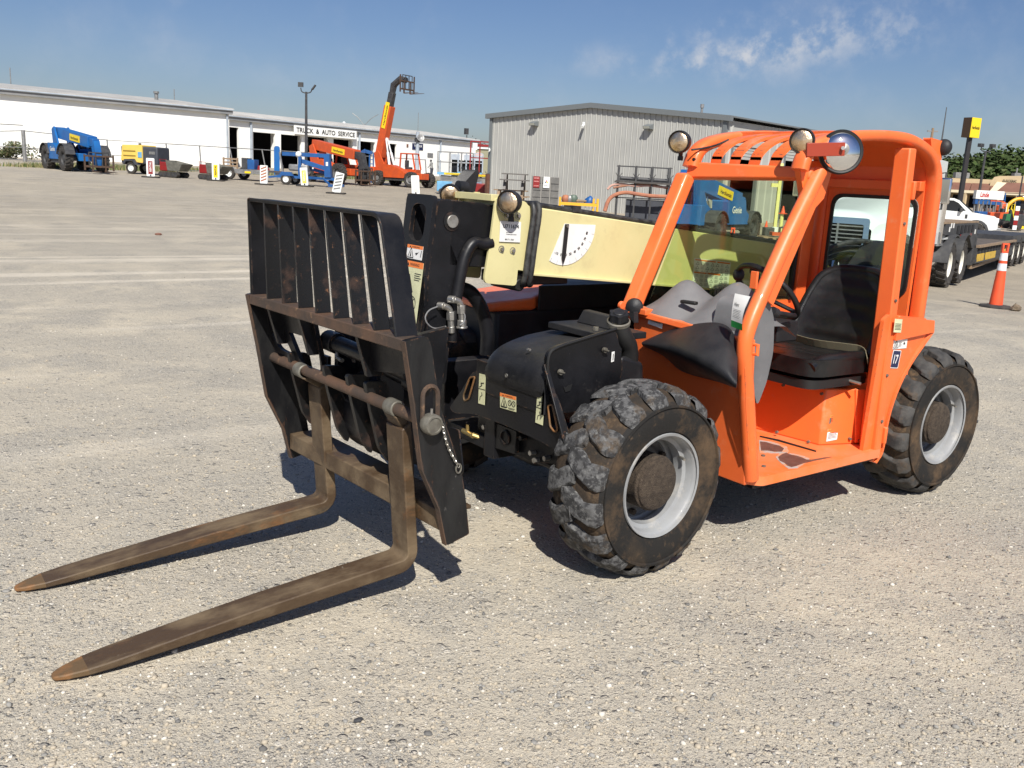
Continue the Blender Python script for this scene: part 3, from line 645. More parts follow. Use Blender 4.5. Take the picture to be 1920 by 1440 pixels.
mb.box((.235,-.335,1.515), (.285,YB,1.545)); mb.box((.235,-.335,1.49), (.24,YB,1.515)); mb.box((.24,-.20,1.545), (.27,-.185,1.549)); part('head_crossbar', mb, m_cream, boom, bevel=.003)
# yard tag plate U711674
pa = [hp(940,414,YB+.009), hp(979,415,YB+.009), hp(975,457,YB+.009), hp(936,453,YB+.009)]
mb = MB(); ex = V((-1,0,-.03)).normalized(); ey = V((0,0,1)); o_ = pa[3]; w_, h_ = (pa[1]-pa[0]).length, (pa[0]-pa[3]).length
mb.prism([o_, o_+ex*w_, o_+ex*w_+ey*h_, o_+ey*h_], (0,.0012,0)); st_ = part('stock_sticker', mb, m_white, head_near)
ink = MB(); text_on(ink, 'U711674', o_+ex*w_*.14+ey*h_*.66+V((0,.002,0)), ex, ey, w_*.76, h_*.19); text_on(ink, 'EQUIPMENT', o_+ex*w_*.30+ey*h_*.43+V((0,.002,0)), ex, ey, w_*.28, h_*.05); text_on(ink, 'CORPORATION', o_+ex*w_*.30+ey*h_*.34+V((0,.002,0)), ex, ey, w_*.5, h_*.05); text_on(ink, '800.711.1063', o_+ex*w_*.26+ey*h_*.08+V((0,.002,0)), ex, ey, w_*.42, h_*.08); part('sticker_print', ink, m_ink, st_, smooth=0)
# two black hoses looped round the boom mouth
for i, (xt, xbm) in enumerate(((1003,985), (1013,995))):
    mb = MB(); y_ = YB+.03
    pts = [P(xt,386,Y=y_)+V((0,-.14,-.02)), P(xt,384,Y=y_)+V((0,-.03,.012)), P(xt,392,Y=y_), P((xt+xbm)/2-1,455,Y=y_), P(xbm,520,Y=y_), P(xbm,530,Y=y_)+V((0,-.02,-.012)), P(xbm,530,Y=y_)+V((-.06,-.08,-.02))]
    mb.tube(smoothpath(pts, 2), .014, 12); part('boom_hose', mb, m_hose, boom)
mb = MB(); mb.box((.02,-.27,1.13), (.16,-.05,1.185)); mb.cyl((.09,-.26,1.13), (.09,-.04,1.13), .03, 14); mb.box((-.25,-.2,1.12), (.0,-.1,1.17)); part('boom_wear_block', mb, m_rubberblk, boom, bevel=.006)
# angle dial
c0 = hp(1061,424,YB+.002); R_ = (hp(1030,489,YB+.002)-c0).length
a1 = math.atan2((hp(1030,489).z-c0.z), -(hp(1030,489).x-c0.x)); a2 = math.atan2((hp(1108,426).z-c0.z), -(hp(1108,426).x-c0.x))
a2 = -.02
an = lambda t: (a1+(a2-a1)*t)
dirp = lambda a: V((-cos(a), 0, sin(a)))
arc = [c0+dirp(an(t/16))*R_ for t in range(17)]
mb = MB(); mb.prism([c0+V((.01,0,.012))]+arc+[c0+dirp(a2)*R_+V((0,0,.012))], (0,.0012,0)); dial = part('angle_dial', mb, m_white, boom)
ink = MB(); 
for i, s_ in enumerate(('-10','0','20','30','40','50','60','70','80')):
    t = (i+.6)/9.6; a = an(t); c_ = c0+dirp(a)*R_*.80+V((0,.003,0)); tx = dirp(a+pi*0); 
    ey_ = dirp(a+pi/2); ex_ = dirp(a); 
    text_on(ink, s_, c_-ex_*.006-ey_*.0075*(len(s_)/2), ey_, -ex_, .0075*len(s_), .013)
    ink.beam(c0+dirp(an((i+.15)/9))*R_*.9+V((0,.0018,0)), c0+dirp(an((i+.15)/9))*R_*.99+V((0,.0018,0)), .0006, .0006, (0,1,0))
part('dial_print', ink, m_ink, dial, smooth=0)
mb = MB(); t_ = hp(1055,495,YB+.01); c1 = c0+V((0,.006,0)); q = (t_-c1); 
mb.prism([c1+V((.011,0,.01)), c1+V((-.011,0,.01)), c1+V((-.011,0,0))+q*.82, c1+q, c1+V((.011,0,0))+q*.82], (0,.005,0)); part('dial_pointer', mb, m_rubberblk, dial)
mb = MB(); mb.cyl(c0+V((0,.006,0)), c0+V((0,.017,0)), .007, 6); part('dial_bolt', mb, m_steel, dial)
# warning board on the boom beside the cab
tl, tr, bl = P(1299,485,Y=YB+.002), P(1367,483,Y=YB+.002), P(1297,537,Y=YB+.002)
o_ = bl; ex = V((-1,0,-.09)).normalized(); ey = V((0,0,1)); w_ = .30; h_ = .155
mb = MB(); mb.prism([o_, o_+ex*w_, o_+ex*w_+ey*h_, o_+ey*h_], (0,.0012,0)); bd = part('decal', mb, m_white, boom)
red = MB(); ink = MB()
for (a, b, c, d) in ((.02,.92,.58,.97), (.62,.92,.98,.97), (.02,.48,.36,.53), (.38,.48,.74,.54)): red.add([o_+ex*w_*x+ey*h_*y+V((0,.002,0)) for x, y in ((a,b),(c,b),(c,d),(a,d))], [(0,1,2,3)])
rr_ = random.Random(4)
for i in range(7):
    for j in range(6):
        x, y = .05+i*.135, .06+j*.145
        if rr_.random() < .3: 
            for e in (((x,y),(x+.09,y)), ((x+.09,y),(x+.045,y+.1)), ((x+.045,y+.1),(x,y))): ink.beam(o_+ex*w_*e[0][0]+ey*h_*e[0][1]+V((0,.002,0)), o_+ex*w_*e[1][0]+ey*h_*e[1][1]+V((0,.002,0)), .0022, .0005, (0,1,0))
        else:
            for k in range(4): ink.add([o_+ex*w_*a+ey*h_*b+V((0,.002,0)) for a, b in ((x,y+k*.028),(x+rr_.uniform(.05,.11),y+k*.028),(x+.08,y+k*.028+.009),(x,y+k*.028+.009))], [(0,1,2,3)])
part('decal_band', red, m_dorange, bd, smooth=0); part('decal_print', ink, m_greyink, bd, smooth=0)

# ---- lamps
def lamp(c, d, r=.052, parent=hero, name='work_lamp'):
    d = V(d).normalized(); c = V(c)
    mb = MB(); mb.lathe([(r,0),(r*1.06,-.004),(r*1.07,-.02),(r*.95,-.05),(r*.6,-.072),(r*.25,-.08),(0,-.08)], c, d, 28); l = part(name, mb, m_plastic, parent)
    mb = MB(); mb.lathe([(0,.009),(r*.5,.007),(r*.85,.001),(r*.985,-.004)], c, d, 28); part('lamp_lens', mb, m_reflector, l)
    mb = MB(); mb.lathe([(r*.94,.001),(r*1.0,.006),(r*1.05,.001)], c, d, 28); part('lamp_bezel', mb, m_rubberblk, l)
    mb = MB(); e = c-d*.045; mb.beam(e+V((0,0,-r*.5)), e+V((0,0,-r*1.65)), .02, .01, (0,1,0)); mb.cyl(e+V((0,0,-r*1.3)), e+V((0,0,-r*1.7)), .014, 8); part('lamp_bracket', mb, m_plastic, l)
    return l
look = V((.75,.42,-.05))
lamp(P(952,379,Y=.035), (.8,.45,.0), .051); lamp(P(844,366,Y=-.37), (.55,.86,-.18), .048)
lamp(P(1272,266,Y=.14), (.86,.36,-.03), .052); lamp(P(1503,264,Y=.78), (.84,.40,-.03), .052)
# black back of a mirror turned away, on the far side of the boom head
c_ = P(880,352,Y=-.42)
mb = MB(); mb.prism(roundpoly([P(862,352,Y=-.42), P(893,318,Y=-.42), P(899,320,Y=-.42), P(889,368,Y=-.42), P(872,366,Y=-.42)], .02), (.05,-.03,0)); mm_ = wp('boom_mirror', mb, m_plastic, .012, seg=3)
mb = MB(); mb.tube([P(858,350,Y=-.40), P(874,352,Y=-.40)], .03, 14); mb.tube([P(868,352,Y=-.40), P(860,385,Y=-.36)], .018, 10); part('mirror_arm', mb, m_plastic, mm_)
# ---- gooseneck arm from the boom head down to the fork carriage
YG = -.055
gp = lambda px, py, y=YG: P(px, py, Y=y)
poly = [gp(822,374), gp(905,380), gp(926,392), gp(922,418), gp(914,446), gp(893,452), gp(876,470), gp(868,500), gp(860,545), gp(850,600), gp(842,650), gp(836,720), gp(800,720), gp(786,640), gp(803,520)]
mb = MB(); mb.prism(roundpoly(poly, .02), (0,-.03,0)); goose = wp('gooseneck', mb, m_black, .006)
mb = MB(); mb.prism(roundpoly([p+V((0,-.20,0)) for p in poly], .02), (0,-.03,0)); part('gooseneck_plate', mb, m_black, goose, bevel=.006)
# front web with the oval hole: between the two side plates
A, B, C_, D_ = poly[0], poly[-1], poly[-2], poly[-3]
dyv = V((0,-.235,0))
n_ = (A-B).cross(dyv).normalized(); n_ = n_ if n_.x > 0 else -n_
uA = (A-B).normalized()
def web(u_, v_): return B+(A-B)*u_+dyv*v_
hole = [web(.70+.16*sin(t*pi/10)*1.0, .46+.24*cos(t*pi/10)) for t in range(20)]
hole = roundpoly([web(.44,.22), web(.44,.76), web(.92,.76), web(.92,.22)], .05, 6)
outer = roundpoly([B, A+V((0,0,.015)), A+dyv+V((0,0,.015)), B+dyv], [0,.03,.03,0])
mb = MB(); mb.prism(outer, n_*.022, [hole]); part('gooseneck_web', mb, m_black, goose, bevel=.003)
mb = MB(); mb.prism([B, B+dyv, D_+dyv, D_], n_*.02); part('gooseneck_web', mb, m_black, goose, bevel=.003)
for q in (.62,.74):
    mb = MB(); c_ = web(q,.62)-n_*.10; mb.cyl(c_, c_+n_*.01, .008, 8); part('red_plug', mb, m_redink, goose)
mb = MB(); c_ = gp(847,415,YG+.002); mb.cyl(c_+V((0,-.02,0)), c_+V((0,.012,0)), .029, 24); part('gooseneck_pin', mb, m_steel, goose, bevel=.002)
mb = MB(); mb.lathe([(.030,0),(.042,.0),(.042,.003),(.030,.004)], c_, (0,1,0), 24); part('pin_collar', mb, m_blackrust, goose)
mb = MB(); mb.tube(smoothpath([gp(921,455,YG+.012), gp(905,460,YG+.012), gp(888,452,YG+.012), gp(872,478,YG+.012), gp(862,520,YG+.012), gp(852,580,YG+.012), gp(846,640,YG+.012)], 3), .027, 14); part('gooseneck_tube', mb, m_black, goose, smooth=60)
# decals on the web
def webf(k): return lambda u_, v_: web(u_, v_)+n_*k
def decal_uv(u0, u1, v0, v1, **k):
    f = webf(.024); a = f(u1, v1); b = f(u1, v0); c = f(u0, v1); return warn(goose, c, b-a, a-c, (b-a).length, (a-c).length, **k)
decal_uv(.20,.38,.14,.72, layout='pair', mt=m_white, band=.24)
# tall decal on lower web, in the plane B-D
def low(u_, v_): return D_+(B-D_)*u_+dyv*v_
f_l = lambda u_, v_: low(u_, v_)+n_*.022
decal_uv(-.62,.17,.05,.74, layout='tall', band=.10)
# hydraulic couplers on the near cheek
for dx_, dz_ in ((0,0), (20,-12)):
    q = lambda x, y, yy=0: P(x+dx_, y+dz_, Y=YG+.03+yy+(.03 if dx_ else 0))
    mb = MB(); mb.tube([q(822,573,-.03), q(833,574)], .017, 12); mb.tube(smoothpath([q(830,574), q(842,577), q(845,590)], 2), .015, 12); mb.tube([q(845,584), q(845,600)], .020, 6); mb.tube([q(845,600), q(846,613)], .015, 12); mb.tube([q(846,612), q(846,624)], .021 if dx_ else .016, 16)
    if dx_: mb.tube([q(846,624), q(846,627)], .026, 16)
    cp = wp('hydraulic_coupler', mb, m_steel, .0015)
mb = MB(); mb.tube(smoothpath([P(836,612,Y=YG+.05), P(812,618,Y=YG+.06), P(795,600,Y=YG+.06), P(802,582,Y=YG+.05), P(820,575,Y=YG+.04)], 3), .0032, 6); mb.tube(smoothpath([P(866,580,Y=YG+.07), P(873,592,Y=YG+.08), P(870,606,Y=YG+.08), P(862,610,Y=YG+.08)], 3), .003, 6); wp('coupler_lanyard', mb, m_greyink, 0)
# curved black guard behind the arm
mb = MB(); mb.tube(smoothpath([P(862,540,Y=-.22), P(885,548,Y=-.22), P(905,580,Y=-.22), P(915,625,Y=-.22), P(912,665,Y=-.22)], 3), .035, 12); wp('front_guard', mb, m_black, 0)
# engine pod on the far side
mb = MB(); 
plan = [(.02,-.43),(-.28,-.41),(-.55,-.58),(-.92,-.84),(-.5,-.90),(-.05,-.86)]
zt9 = lambda x: .985+.08*(-x)
mb.add([(x, y, .94) for x, y in plan]+[(x, y, zt9(x)) for x, y in plan], [tuple(range(6)), tuple(range(6, 12))[::-1]]+[(i, i+6, (i+1) % 6+6, (i+1) % 6) for i in range(6)]); eh = wp('engine_cover', mb, m_orange, .02, seg=4, smooth=50)
mb = MB(); mb.box((-.06,-.43,.45), (-2.6,-.86,.945)); eb = wp('engine_side', mb, m_plastic, .02)
mb = MB(); mb.prism([V(p) for p in ((-.30,-.405,.94),(-2.6,-.405,.94),(-2.6,-.86,.94),(-.95,-.86,.94),(-.56,-.585,.94))], (0,0,.13)); part('engine_shroud', mb, m_plastic, eb, bevel=.02)
# ---- fork carriage (turned a few degrees with the head)
CA = rad(4); CR = Matrix.Rotation(CA, 3, 'Z'); CO = V((1.0,.09,0))
def K(u, v, z): return CO+CR @ V((u, v, z))
KU = CR @ V((1,0,0)); KV = CR @ V((0,1,0))
side_poly = [(.192,1.062),(.098,1.075),(.080,1.03),(.066,.955),(.030,.80),(-.024,.669),(-.075,.54),(-.095,.45),(-.121,.296),(-.016,.272),(.021,.421),(.075,.53),(.103,.589),(.145,.83)]
slotc = []
for t in range(9): slotc.append((.070+.022*cos(pi*t/8), .905+.022*sin(pi*t/8)))
sl_ = [(.112,.775)]+[(.082+.032*cos(pi*t/8), .862+.032*sin(pi*t/8)) for t in range(9)]+[(.048,.775)]
carr = None
for v0 in (.610, -.635):
    mb = MB(); pts = roundpoly([K(u, v0, z) for u, z in side_poly], [.008,.02]+[.01]*7+[.012,.02,.02,.02,.01]); h = [K(u, v0, z) for u, z in sl_] if v0 > 0 else None
    mb.prism(pts, KV*.025, [h] if h else [])
    o = wp('carriage', mb, m_scratch, .003) if carr is None else part('side_plate', mb, m_scratch, carr, bevel=.003)
    if carr is None: carr = o
    # rusty rubbed front edge
    e = MB(); es = [(.190,1.06),(.145,.83),(.103,.589),(.075,.53),(.021,.421),(-.016,.274)]
    for a, b in zip(es, es[1:]): e.beam(K(a[0]+.002, v0+.0125, a[1]), K(b[0]+.002, v0+.0125, b[1]), .026, .004, KU)
    part('rubbed_edge', e, m_rustbar, carr)
e = MB(); e.tube([K(u, .637, z) for u, z in sl_], .009, 6); part('slot_rim', e, m_rustbar, carr)
mb = MB(); mb.box((-.0,-.61,-.022), (.085,.61,.022)); mb = MB().add([K(.102+p[0], p[1], 1.042+p[2]) for p in mb.v], mb.f); part('top_rail', mb, m_rustbar, carr, bevel=.004)
# back plates of the carriage with their openings
def kpx(px, py, u):
    d = ray(px, py); n = KU; s = (u-(CAM-CO).dot(n))/d.dot(n); p = CAM+d*s; q = CR.transposed() @ (p-CO); return q
mb = MB()
o1 = [K(.12,-.61,1.03), K(.12,-.18,1.03), K(.06,-.18,.76), K(.06,-.61,.76)]
kq = lambda px, py: (lambda q: K(.12-(1.03-q.z)*.22, q.y, q.z))(kpx(px, py, .10))
h1 = roundpoly([kq(503,620), kq(527,624), kq(539,668), kq(513,654)], .03, 5)
h2 = roundpoly([kq(539,622), kq(578,634), kq(592,655), kq(588,700), kq(552,686)], [.01,.03,.04,.03,.01], 5)
o1 = [K(.12,-.61,1.03), K(.12,-.16,1.03), K(.06,-.16,.76), K(.06,-.61,.76)]
mb.prism(o1, -KU*.02, [h1, h2]); part('back_plate', mb, m_black, carr, bevel=.003)
mb = MB(); mb.prism([K(.12,.22,1.03), K(.12,.61,1.03), K(.10,.61,.93), K(.09,.22,.87)], -KU*.02); part('back_plate', mb, m_black, carr, bevel=.003)
for v_ in (-.48,-.20,.26):
    mb = MB(); mb.prism([K(.17,v_,1.03), K(.10,v_,1.03), K(.05,v_,.86), K(.12,v_,.86)], KV*.02); part('rib_plate', mb, m_black, carr, bevel=.003)
mb = MB(); mb.tube([K(.070,-.62,.770), K(.080,.66,.760)], .023, 18); part('fork_shaft', mb, m_rustbar, carr)
mb = MB(); mb.box((0,-.61,0),(.05,.61,.078)); mb = MB().add([K(-.035+p[0]-.02, p[1], .322+p[2]) for p in mb.v], mb.f); part('low_rail', mb, m_fork, carr, bevel=.005)
mb = MB(); mb.box((0,-.61,0),(.11,.61,.016)); mb = MB().add([K(-.145+p[0], p[1], .385+p[2]) for p in mb.v], mb.f); part('low_ledge', mb, m_fork, carr, bevel=.004)
# hangers behind the shaft
for v_ in (-.43, -.12, .07, .21):
    mb = MB(); mb.prism(roundpoly([K(.10,v_,.83), K(.0,v_,.82), K(-.05,v_,.6), K(-.02,v_,.48), K(.03,v_,.55), K(.075,v_,.72)], .02), KV*.022); part('hanger', mb, m_blackrust, carr, bevel=.003)
# tilt cylinders and pivot block in the middle
mb = MB(); a_, b_ = kpx(622,640,.03), kpx(770,700,.03); a_, b_ = K(*a_), K(*b_); mb.tube([a_, b_], .034, 18); mb.tube([a_-(b_-a_).normalized()*.03, a_+(b_-a_).normalized()*.05], .044, 18); part('side_cylinder', mb, m_black, carr, bevel=.002)
mb = MB(); mb.tube([K(-.03,-.2,.88), K(-.02,.35,.84)], .022, 14); mb.tube([K(-.02,.02,.88), K(-.02,.42,.86)], .018, 12); mb.tube([K(.0,-.1,.92), K(.01,-.09,.88), K(.0,-.05,.87)], .008, 8); mb.cbox(K(.0,.0,.87), (.03,.03,.03)); mb.tube([K(.0,.38,.85), K(.0,.48,.84)], .035, 14); part('tilt_cylinder', mb, m_black, carr)
mb = MB(); mb.box((0,0,0),(.02,.02,.02)); part('hose_fitting', MB().tube([K(.03,-.12,.9), K(.035,-.1,.86), K(.04,-.05,.855)], .009, 8), m_steel, carr)
mb = MB(); mb.lathe([(.0,0),(.17,0),(.185,.02),(.185,.20),(.17,.22),(0,.22)], K(-.18,-.15,.62), KV, 28); mb.box(K(-.35,-.2,.7), K(-.1,.1,.95)); part('rotator_housing', mb, m_black, carr, bevel=.004)
for v_ in (-.22,.12): mb = MB(); mb.prism([K(-.35,v_,1.0), K(-.02,v_,.95), K(-.02,v_,.6), K(-.3,v_,.5)], KV*.03); part('coupler_cheek', mb, m_black, carr, bevel=.004)
for yy in (-.33,.33):
    mb = MB(); mb.box((-.02,yy-.03,0),(.0,yy+.03,.40)); mb = MB().add([K(-.03+p[0], p[1], .42+p[2]) for p in mb.v], mb.f); part('upright', mb, m_black, carr, bevel=.003)
# shaft retaining collar on the near side
c_ = K(.088,.637,.762); mb = MB(); mb.lathe([(0,0),(.036,0),(.038,.005),(.038,.036),(.034,.043),(.028,.044),(.026,.040),(0,.040)], c_, KV, 28); col_ = part('shaft_collar', mb, m_dullsteel, carr)
mb = MB(); mb.tube([c_+KV*.02+V((0,0,.035)), c_+KV*.02+V((0,0,.056))], .005, 8); part('collar_pin', mb, m_steel, carr)
# safety chain
ch0, ch1 = K(.03,.648,.745), K(-.045,.648,.585)
for i in range(15):
    t = i/14; q = ch0*(1-t)+ch1*t+KU*(.0+.012*sin(t*pi)); d_ = (ch1-ch0).normalized(); s_ = KV if i % 2 else d_.cross(KV)
    pts = [q+d_*.0105*cos(a*pi/4)+s_*.0048*sin(a*pi/4) for a in range(8)]
    mb = MB(); mb.tube(pts, .0018, 5, closed=True); part('chain_link', mb, m_steel, carr)
mb = MB(); q = K(-.052,.642,.57); mb.tube([q+V((0,0,.018*sin(a*pi/6)))+KU*.012*cos(a*pi/6) for a in range(12)], .003, 6, closed=True); part('chain_ring', mb, m_dullsteel, carr)
# mud flap plate behind the near plate
mb = MB(); mb.prism(roundpoly([P(840,800,X=.80), P(860,806,X=.80), P(868,885,X=.80), P(862,893,X=.80), P(840,880,X=.80)], .012), (-.006,0,0)); part('data_plate', mb, m_black, carr)
# backrest
def bk(v, z, u=None): return K(.180+(z-1.06)*.024, v, z)
frame = [(-.600,1.062),(-.600,1.478),(.455,1.478),(.562,1.062)]
fr_in = [(-.588,1.062),(-.588,1.466),(.447,1.466),(.550,1.062)]
def frpts(f, o=0): 
    pts = roundpoly([bk(*p)+KU*o for p in f], [0,.012,.05,0], 6); return pts
mb = MB(); o_ = frpts(frame); i_ = frpts(fr_in); dp = -KU*.090
dpb = -KU*.066
n = len(o_)
mb.add(o_+i_+[p+dp for p in o_]+[p+dp for p in i_], sum([[(k, k+1, n+k+1, n+k), (2*n+k+1, 2*n+k, 3*n+k, 3*n+k+1), (k+1, k, 2*n+k, 2*n+k+1), (n+k, n+k+1, 3*n+k+1, 3*n+k)] for k in range(n-1)], []))
fr_ = part('backrest_frame', mb, m_black, carr, smooth=50, bevel=.002)
e = MB(); e.tube([p+KU*.001 for p in o_], .004, 5); part('rubbed_edge', e, m_blackrust, carr)
for i in range(7):
    tb = (i+1)/8; v0 = -.595+tb*1.150; v1 = -.590+(i+1)*.130
    mb = MB(); a, b = bk(v0, 1.064), bk(v1, 1.468); mb.hexa([a, a+dpb, a+dpb+KV*.010, a+KV*.010, b, b+dpb, b+dpb+KV*.010, b+KV*.010]); part('backrest_bar', mb, m_blackrust, carr, bevel=.0015)
# forks
def fork(y0, yaw, w=.125):
    """L-shaped fork: shank hangs on the shaft, blade slopes from the raised heel down to its tip on the ground"""
    pc, ps = cos(rad(4.9)), sin(rad(4.9)); FR = Matrix.Rotation(yaw, 3, 'Z')
    def T(u, v, z): return V((.955, y0, .118)) + FR @ V((u*pc+z*ps, v, -u*ps+z*pc))
    hw = w/2; st = []       # stations: outer point, inner point, half width
    st += [((.000,.60),(.040,.575),hw), ((-.002,.50),(.041,.50),hw), ((-.002,.30),(.041,.30),hw), ((-.002,.14),(.042,.14),hw)]
    for k in range(8):
        a = pi+(pi/2)*k/7; st.append(((.082+.084*cos(a), .084+.084*sin(a)), (.068+.026*cos(a), .078+.026*sin(a)), hw))
    st += [((.30,0),(.30,.050),hw), ((.60,0),(.60,.046),hw), ((.90,0),(.90,.036),hw*.98), ((1.12,0),(1.12,.027),hw*.93), ((1.20,0),(1.20,.023),hw*.82), ((1.262,0),(1.262,.019),hw*.55), ((1.292,.001),(1.292,.016),hw*.32), ((1.30,.003),(1.30,.012),hw*.18)]
    vs = []; fs = []; ms = []; m = len(st)
    for o, i_, h in st: vs += [T(o[0],-h,o[1]), T(o[0],h,o[1]), T(i_[0],h,i_[1]), T(i_[0],-h,i_[1])]
    for k in range(m-1):
        for q in range(4): r = (q+1) % 4; fs.append((k*4+q, k*4+r, k*4+4+r, k*4+4+q)); ms.append(1 if k >= m-4 else 0)
    fs += [(3,2,1,0), tuple((m-1)*4+q for q in range(4))]; ms += [0,1]
    mb = MB(); mb.add(vs, [f[::-1] for f in fs], ms)
    f = wp('fork', mb, [m_fork, m_forktip], .005, smooth=40)
    c_ = K(.074, 0, .765); c_ = V((c_.x-(y0-c_.y)*.07, y0, c_.z-.003)); ax = V((0,1,0))
    mb = MB(); mb.lathe([(.024,0),(.032,0),(.032,w*.56),(.024,w*.56)], c_-ax*w*.28, ax, 22); part('fork_eye', mb, m_dullsteel, f, bevel=.004)
    a, b = T(-.002,0,.59), T(.030,0,.575); e = ax*hw*.78; t1_, t2_ = c_+V((-.026,0,-.02)), c_+V((.020,0,-.025))
    mb = MB(); mb.hexa([a-e, b-e, b+e, a+e, t1_-e, t2_-e, t2_+e, t1_+e]); part('fork_neck', mb, m_fork, f, bevel=.006)
    return f
fork(.487, rad(.3)); fork(-.238, rad(.2))

# ================================================================= CAB
def tubepart(name, pts, r, mt=m_orange, n=18, parent=hero, k=2): mb = MB(); mb.tube(smoothpath(pts, k) if k else pts, r, n); return wp(name, mb, mt, 0, parent=parent, smooth=60)
# near front post: one bent tube
post = tubepart('front_post', [P(1408,898,Y=.875), P(1400,740,Y=.875), P(1394,650,Y=.872), P(1404,610,Y=.868), P(1425,560,Y=.86), P(1480,435,Y=.83), P(1537,322,Y=.80)], .0345, k=3)
mb = MB(); a, b = P(1440,566,Y=.82), P(1528,365,Y=.78); mb.beam(a, b, .012, .07, (1,0,.3)); mb.cbox(P(1414,525,Y=.84), (.012,.035,.075)); part('post_flange', mb, m_orange, post, bevel=.002)
for q in ((1415,655),):
    mb = MB(); c_ = P(*q, Y=.90); mb.tube([c_+V((0,-.02,.02)), c_+V((.0,.015,.02)), c_+V((0,.018,-.02)), c_+V((0,-.02,-.022))], .009, 8); part('door_catch', mb, m_orange, post)
# far front post: pressed box section
mb = MB(); a, b = P(1176,596,Y=.13), P(1286,328,Y=.13); mb.beam(a, b, .085, .075, (1,0,.4)); fpost = wp('front_post', mb, m_orange, .018, seg=3)
mb = MB(); mb.box((-.47,.08,1.0), (-.56,.24,1.03)); part('post_foot', mb, m_orange, fpost, bevel=.004); mb = MB(); mb.cyl(P(1163,572,Y=.19), P(1163,572,Y=.19)+V((0,.02,0)), .02, 12); part('post_pivot', mb, m_orange, fpost, bevel=.004)
# front cross beam
mb = MB(); mb.hexa([(-.84,.12,1.655),(-.78,.12,1.665),(-.86,.80,1.685),(-.92,.80,1.675),(-.85,.12,1.745),(-.80,.12,1.745),(-.87,.80,1.735),(-.93,.80,1.735)]); beam_ = wp('front_beam', mb, m_orange, .010)
mb = MB(); c_ = P(1303,299,X=-.79); mb.cyl(c_, c_+V((.012,0,0)), .008, 10); part('plug', mb, m_rubberblk, beam_)
# gussets
mb = MB(); mb.prism([P(1500,318,Y=.79), P(1560,322,Y=.79), P(1545,372,Y=.79), P(1520,400,Y=.79), P(1508,372,Y=.79)], (0,-.03,0)); wp('gusset', mb, m_orange, .004)
# roof
rp = [(-.80,1.75),(-.815,1.81),(-.87,1.858),(-.98,1.892),(-1.12,1.915),(-1.27,1.930),(-1.42,1.938),(-1.58,1.938),(-1.70,1.917),(-1.80,1.885),(-1.87,1.83),(-1.905,1.76)]
def roofline(y, dz=0, i0=0, i1=None): return [V((x, y, z+dz)) for x, z in rp[i0:i1]]
sp2 = smoothpath(roofline(0), 2)
def rz_(x):
    for a, b in zip(sp2, sp2[1:]):
        if b.x <= x <= a.x: return a.z+(b.z-a.z)*(x-a.x)/(b.x-a.x)
    return sp2[0].z if x > sp2[0].x else sp2[-1].z
# side rails of the roof
for y, r in ((.79,.040), (.14,.046)):
    mb = MB(); pts = smoothpath([V((x, y, z-.030)) for x, z in rp]+([V((-1.915,y,1.60)), V((-1.925,y,1.3)), V((-1.93,y,1.05)), V((-1.93,y,.95))] if y > .5 else [V((-1.91,y,1.5)), V((-1.91,y,.95))]), 2)
    vs = []; fs = []
    # rounded rectangular section swept along the rail
    sec = [(-1,-.6),(-.6,-1),(.6,-1),(1,-.6),(1,.6),(.6,1),(-.6,1),(-1,.6)]; m = len(pts)
    for i, p in enumerate(pts):
        d = (pts[min(i+1, m-1)]-pts[max(i-1, 0)]).normalized(); up = V((0,1,0)).cross(d).normalized()
        for a, b in sec: vs.append(p+V((0,1,0))*a*r*.95+up*b*r*.62)
    for i in range(m-1):
        for k in range(8): l = (k+1) % 8; fs.append((i*8+k, i*8+l, i*8+8+l, i*8+8+k))
    fs += [tuple(range(8))[::-1], tuple((m-1)*8+k for k in range(8))]
    mb.add(vs, fs); rail = wp('roof_rail', mb, m_orange, 0, smooth=60)
    # make the caps/walls face outward
mb = MB(); i0 = -1.12
def roofskin(u, v): x = i0+u*(-1.895-i0); return V((x, .17+v*.60, rz_(x)-.010+.006*sin(pi*v)))
mb.grid(roofskin, 24, 10); mb.grid(lambda u, v: roofskin(u, v)+V((0,0,-.02)), 24, 10, flip=True)
mb.box((-1.11,.17,rz_(-1.12)-.035), (-1.14,.77,rz_(-1.12)-.005)); wp('roof', mb, m_orange, 0, smooth=50)
# curved ribs of the open front half
for v_ in (.255,.375,.495,.615):
    mb = MB(); pts = smoothpath([V((-.865, v_-.02, 1.735)), V((-.862, v_+.0, 1.80)), V((-.93, v_+.03, 1.862)), V((-1.03, v_+.06, rz_(-1.03)-.012)), V((-1.14, v_+.09, rz_(-1.14)-.012))], 2)
    for a, b in zip(pts, pts[1:]): mb.hexa([a+V((0,-.032,-.014)), b+V((0,-.032,-.014)), b+V((0,.032,-.014)), a+V((0,.032,-.014)), a+V((0,-.032,0)), b+V((0,-.032,0)), b+V((0,.032,0)), a+V((0,.032,0))])
    wp('roof_rib', mb, m_orange, 0, smooth=50)
mb = MB(); mb.tube(smoothpath([P(1297,281,Y=.18), P(1320,278,Y=.19), P(1345,272,Y=.20), P(1366,262,Y=.21)], 2), .005, 6); wp('lamp_wire', mb, m_hose, 0)
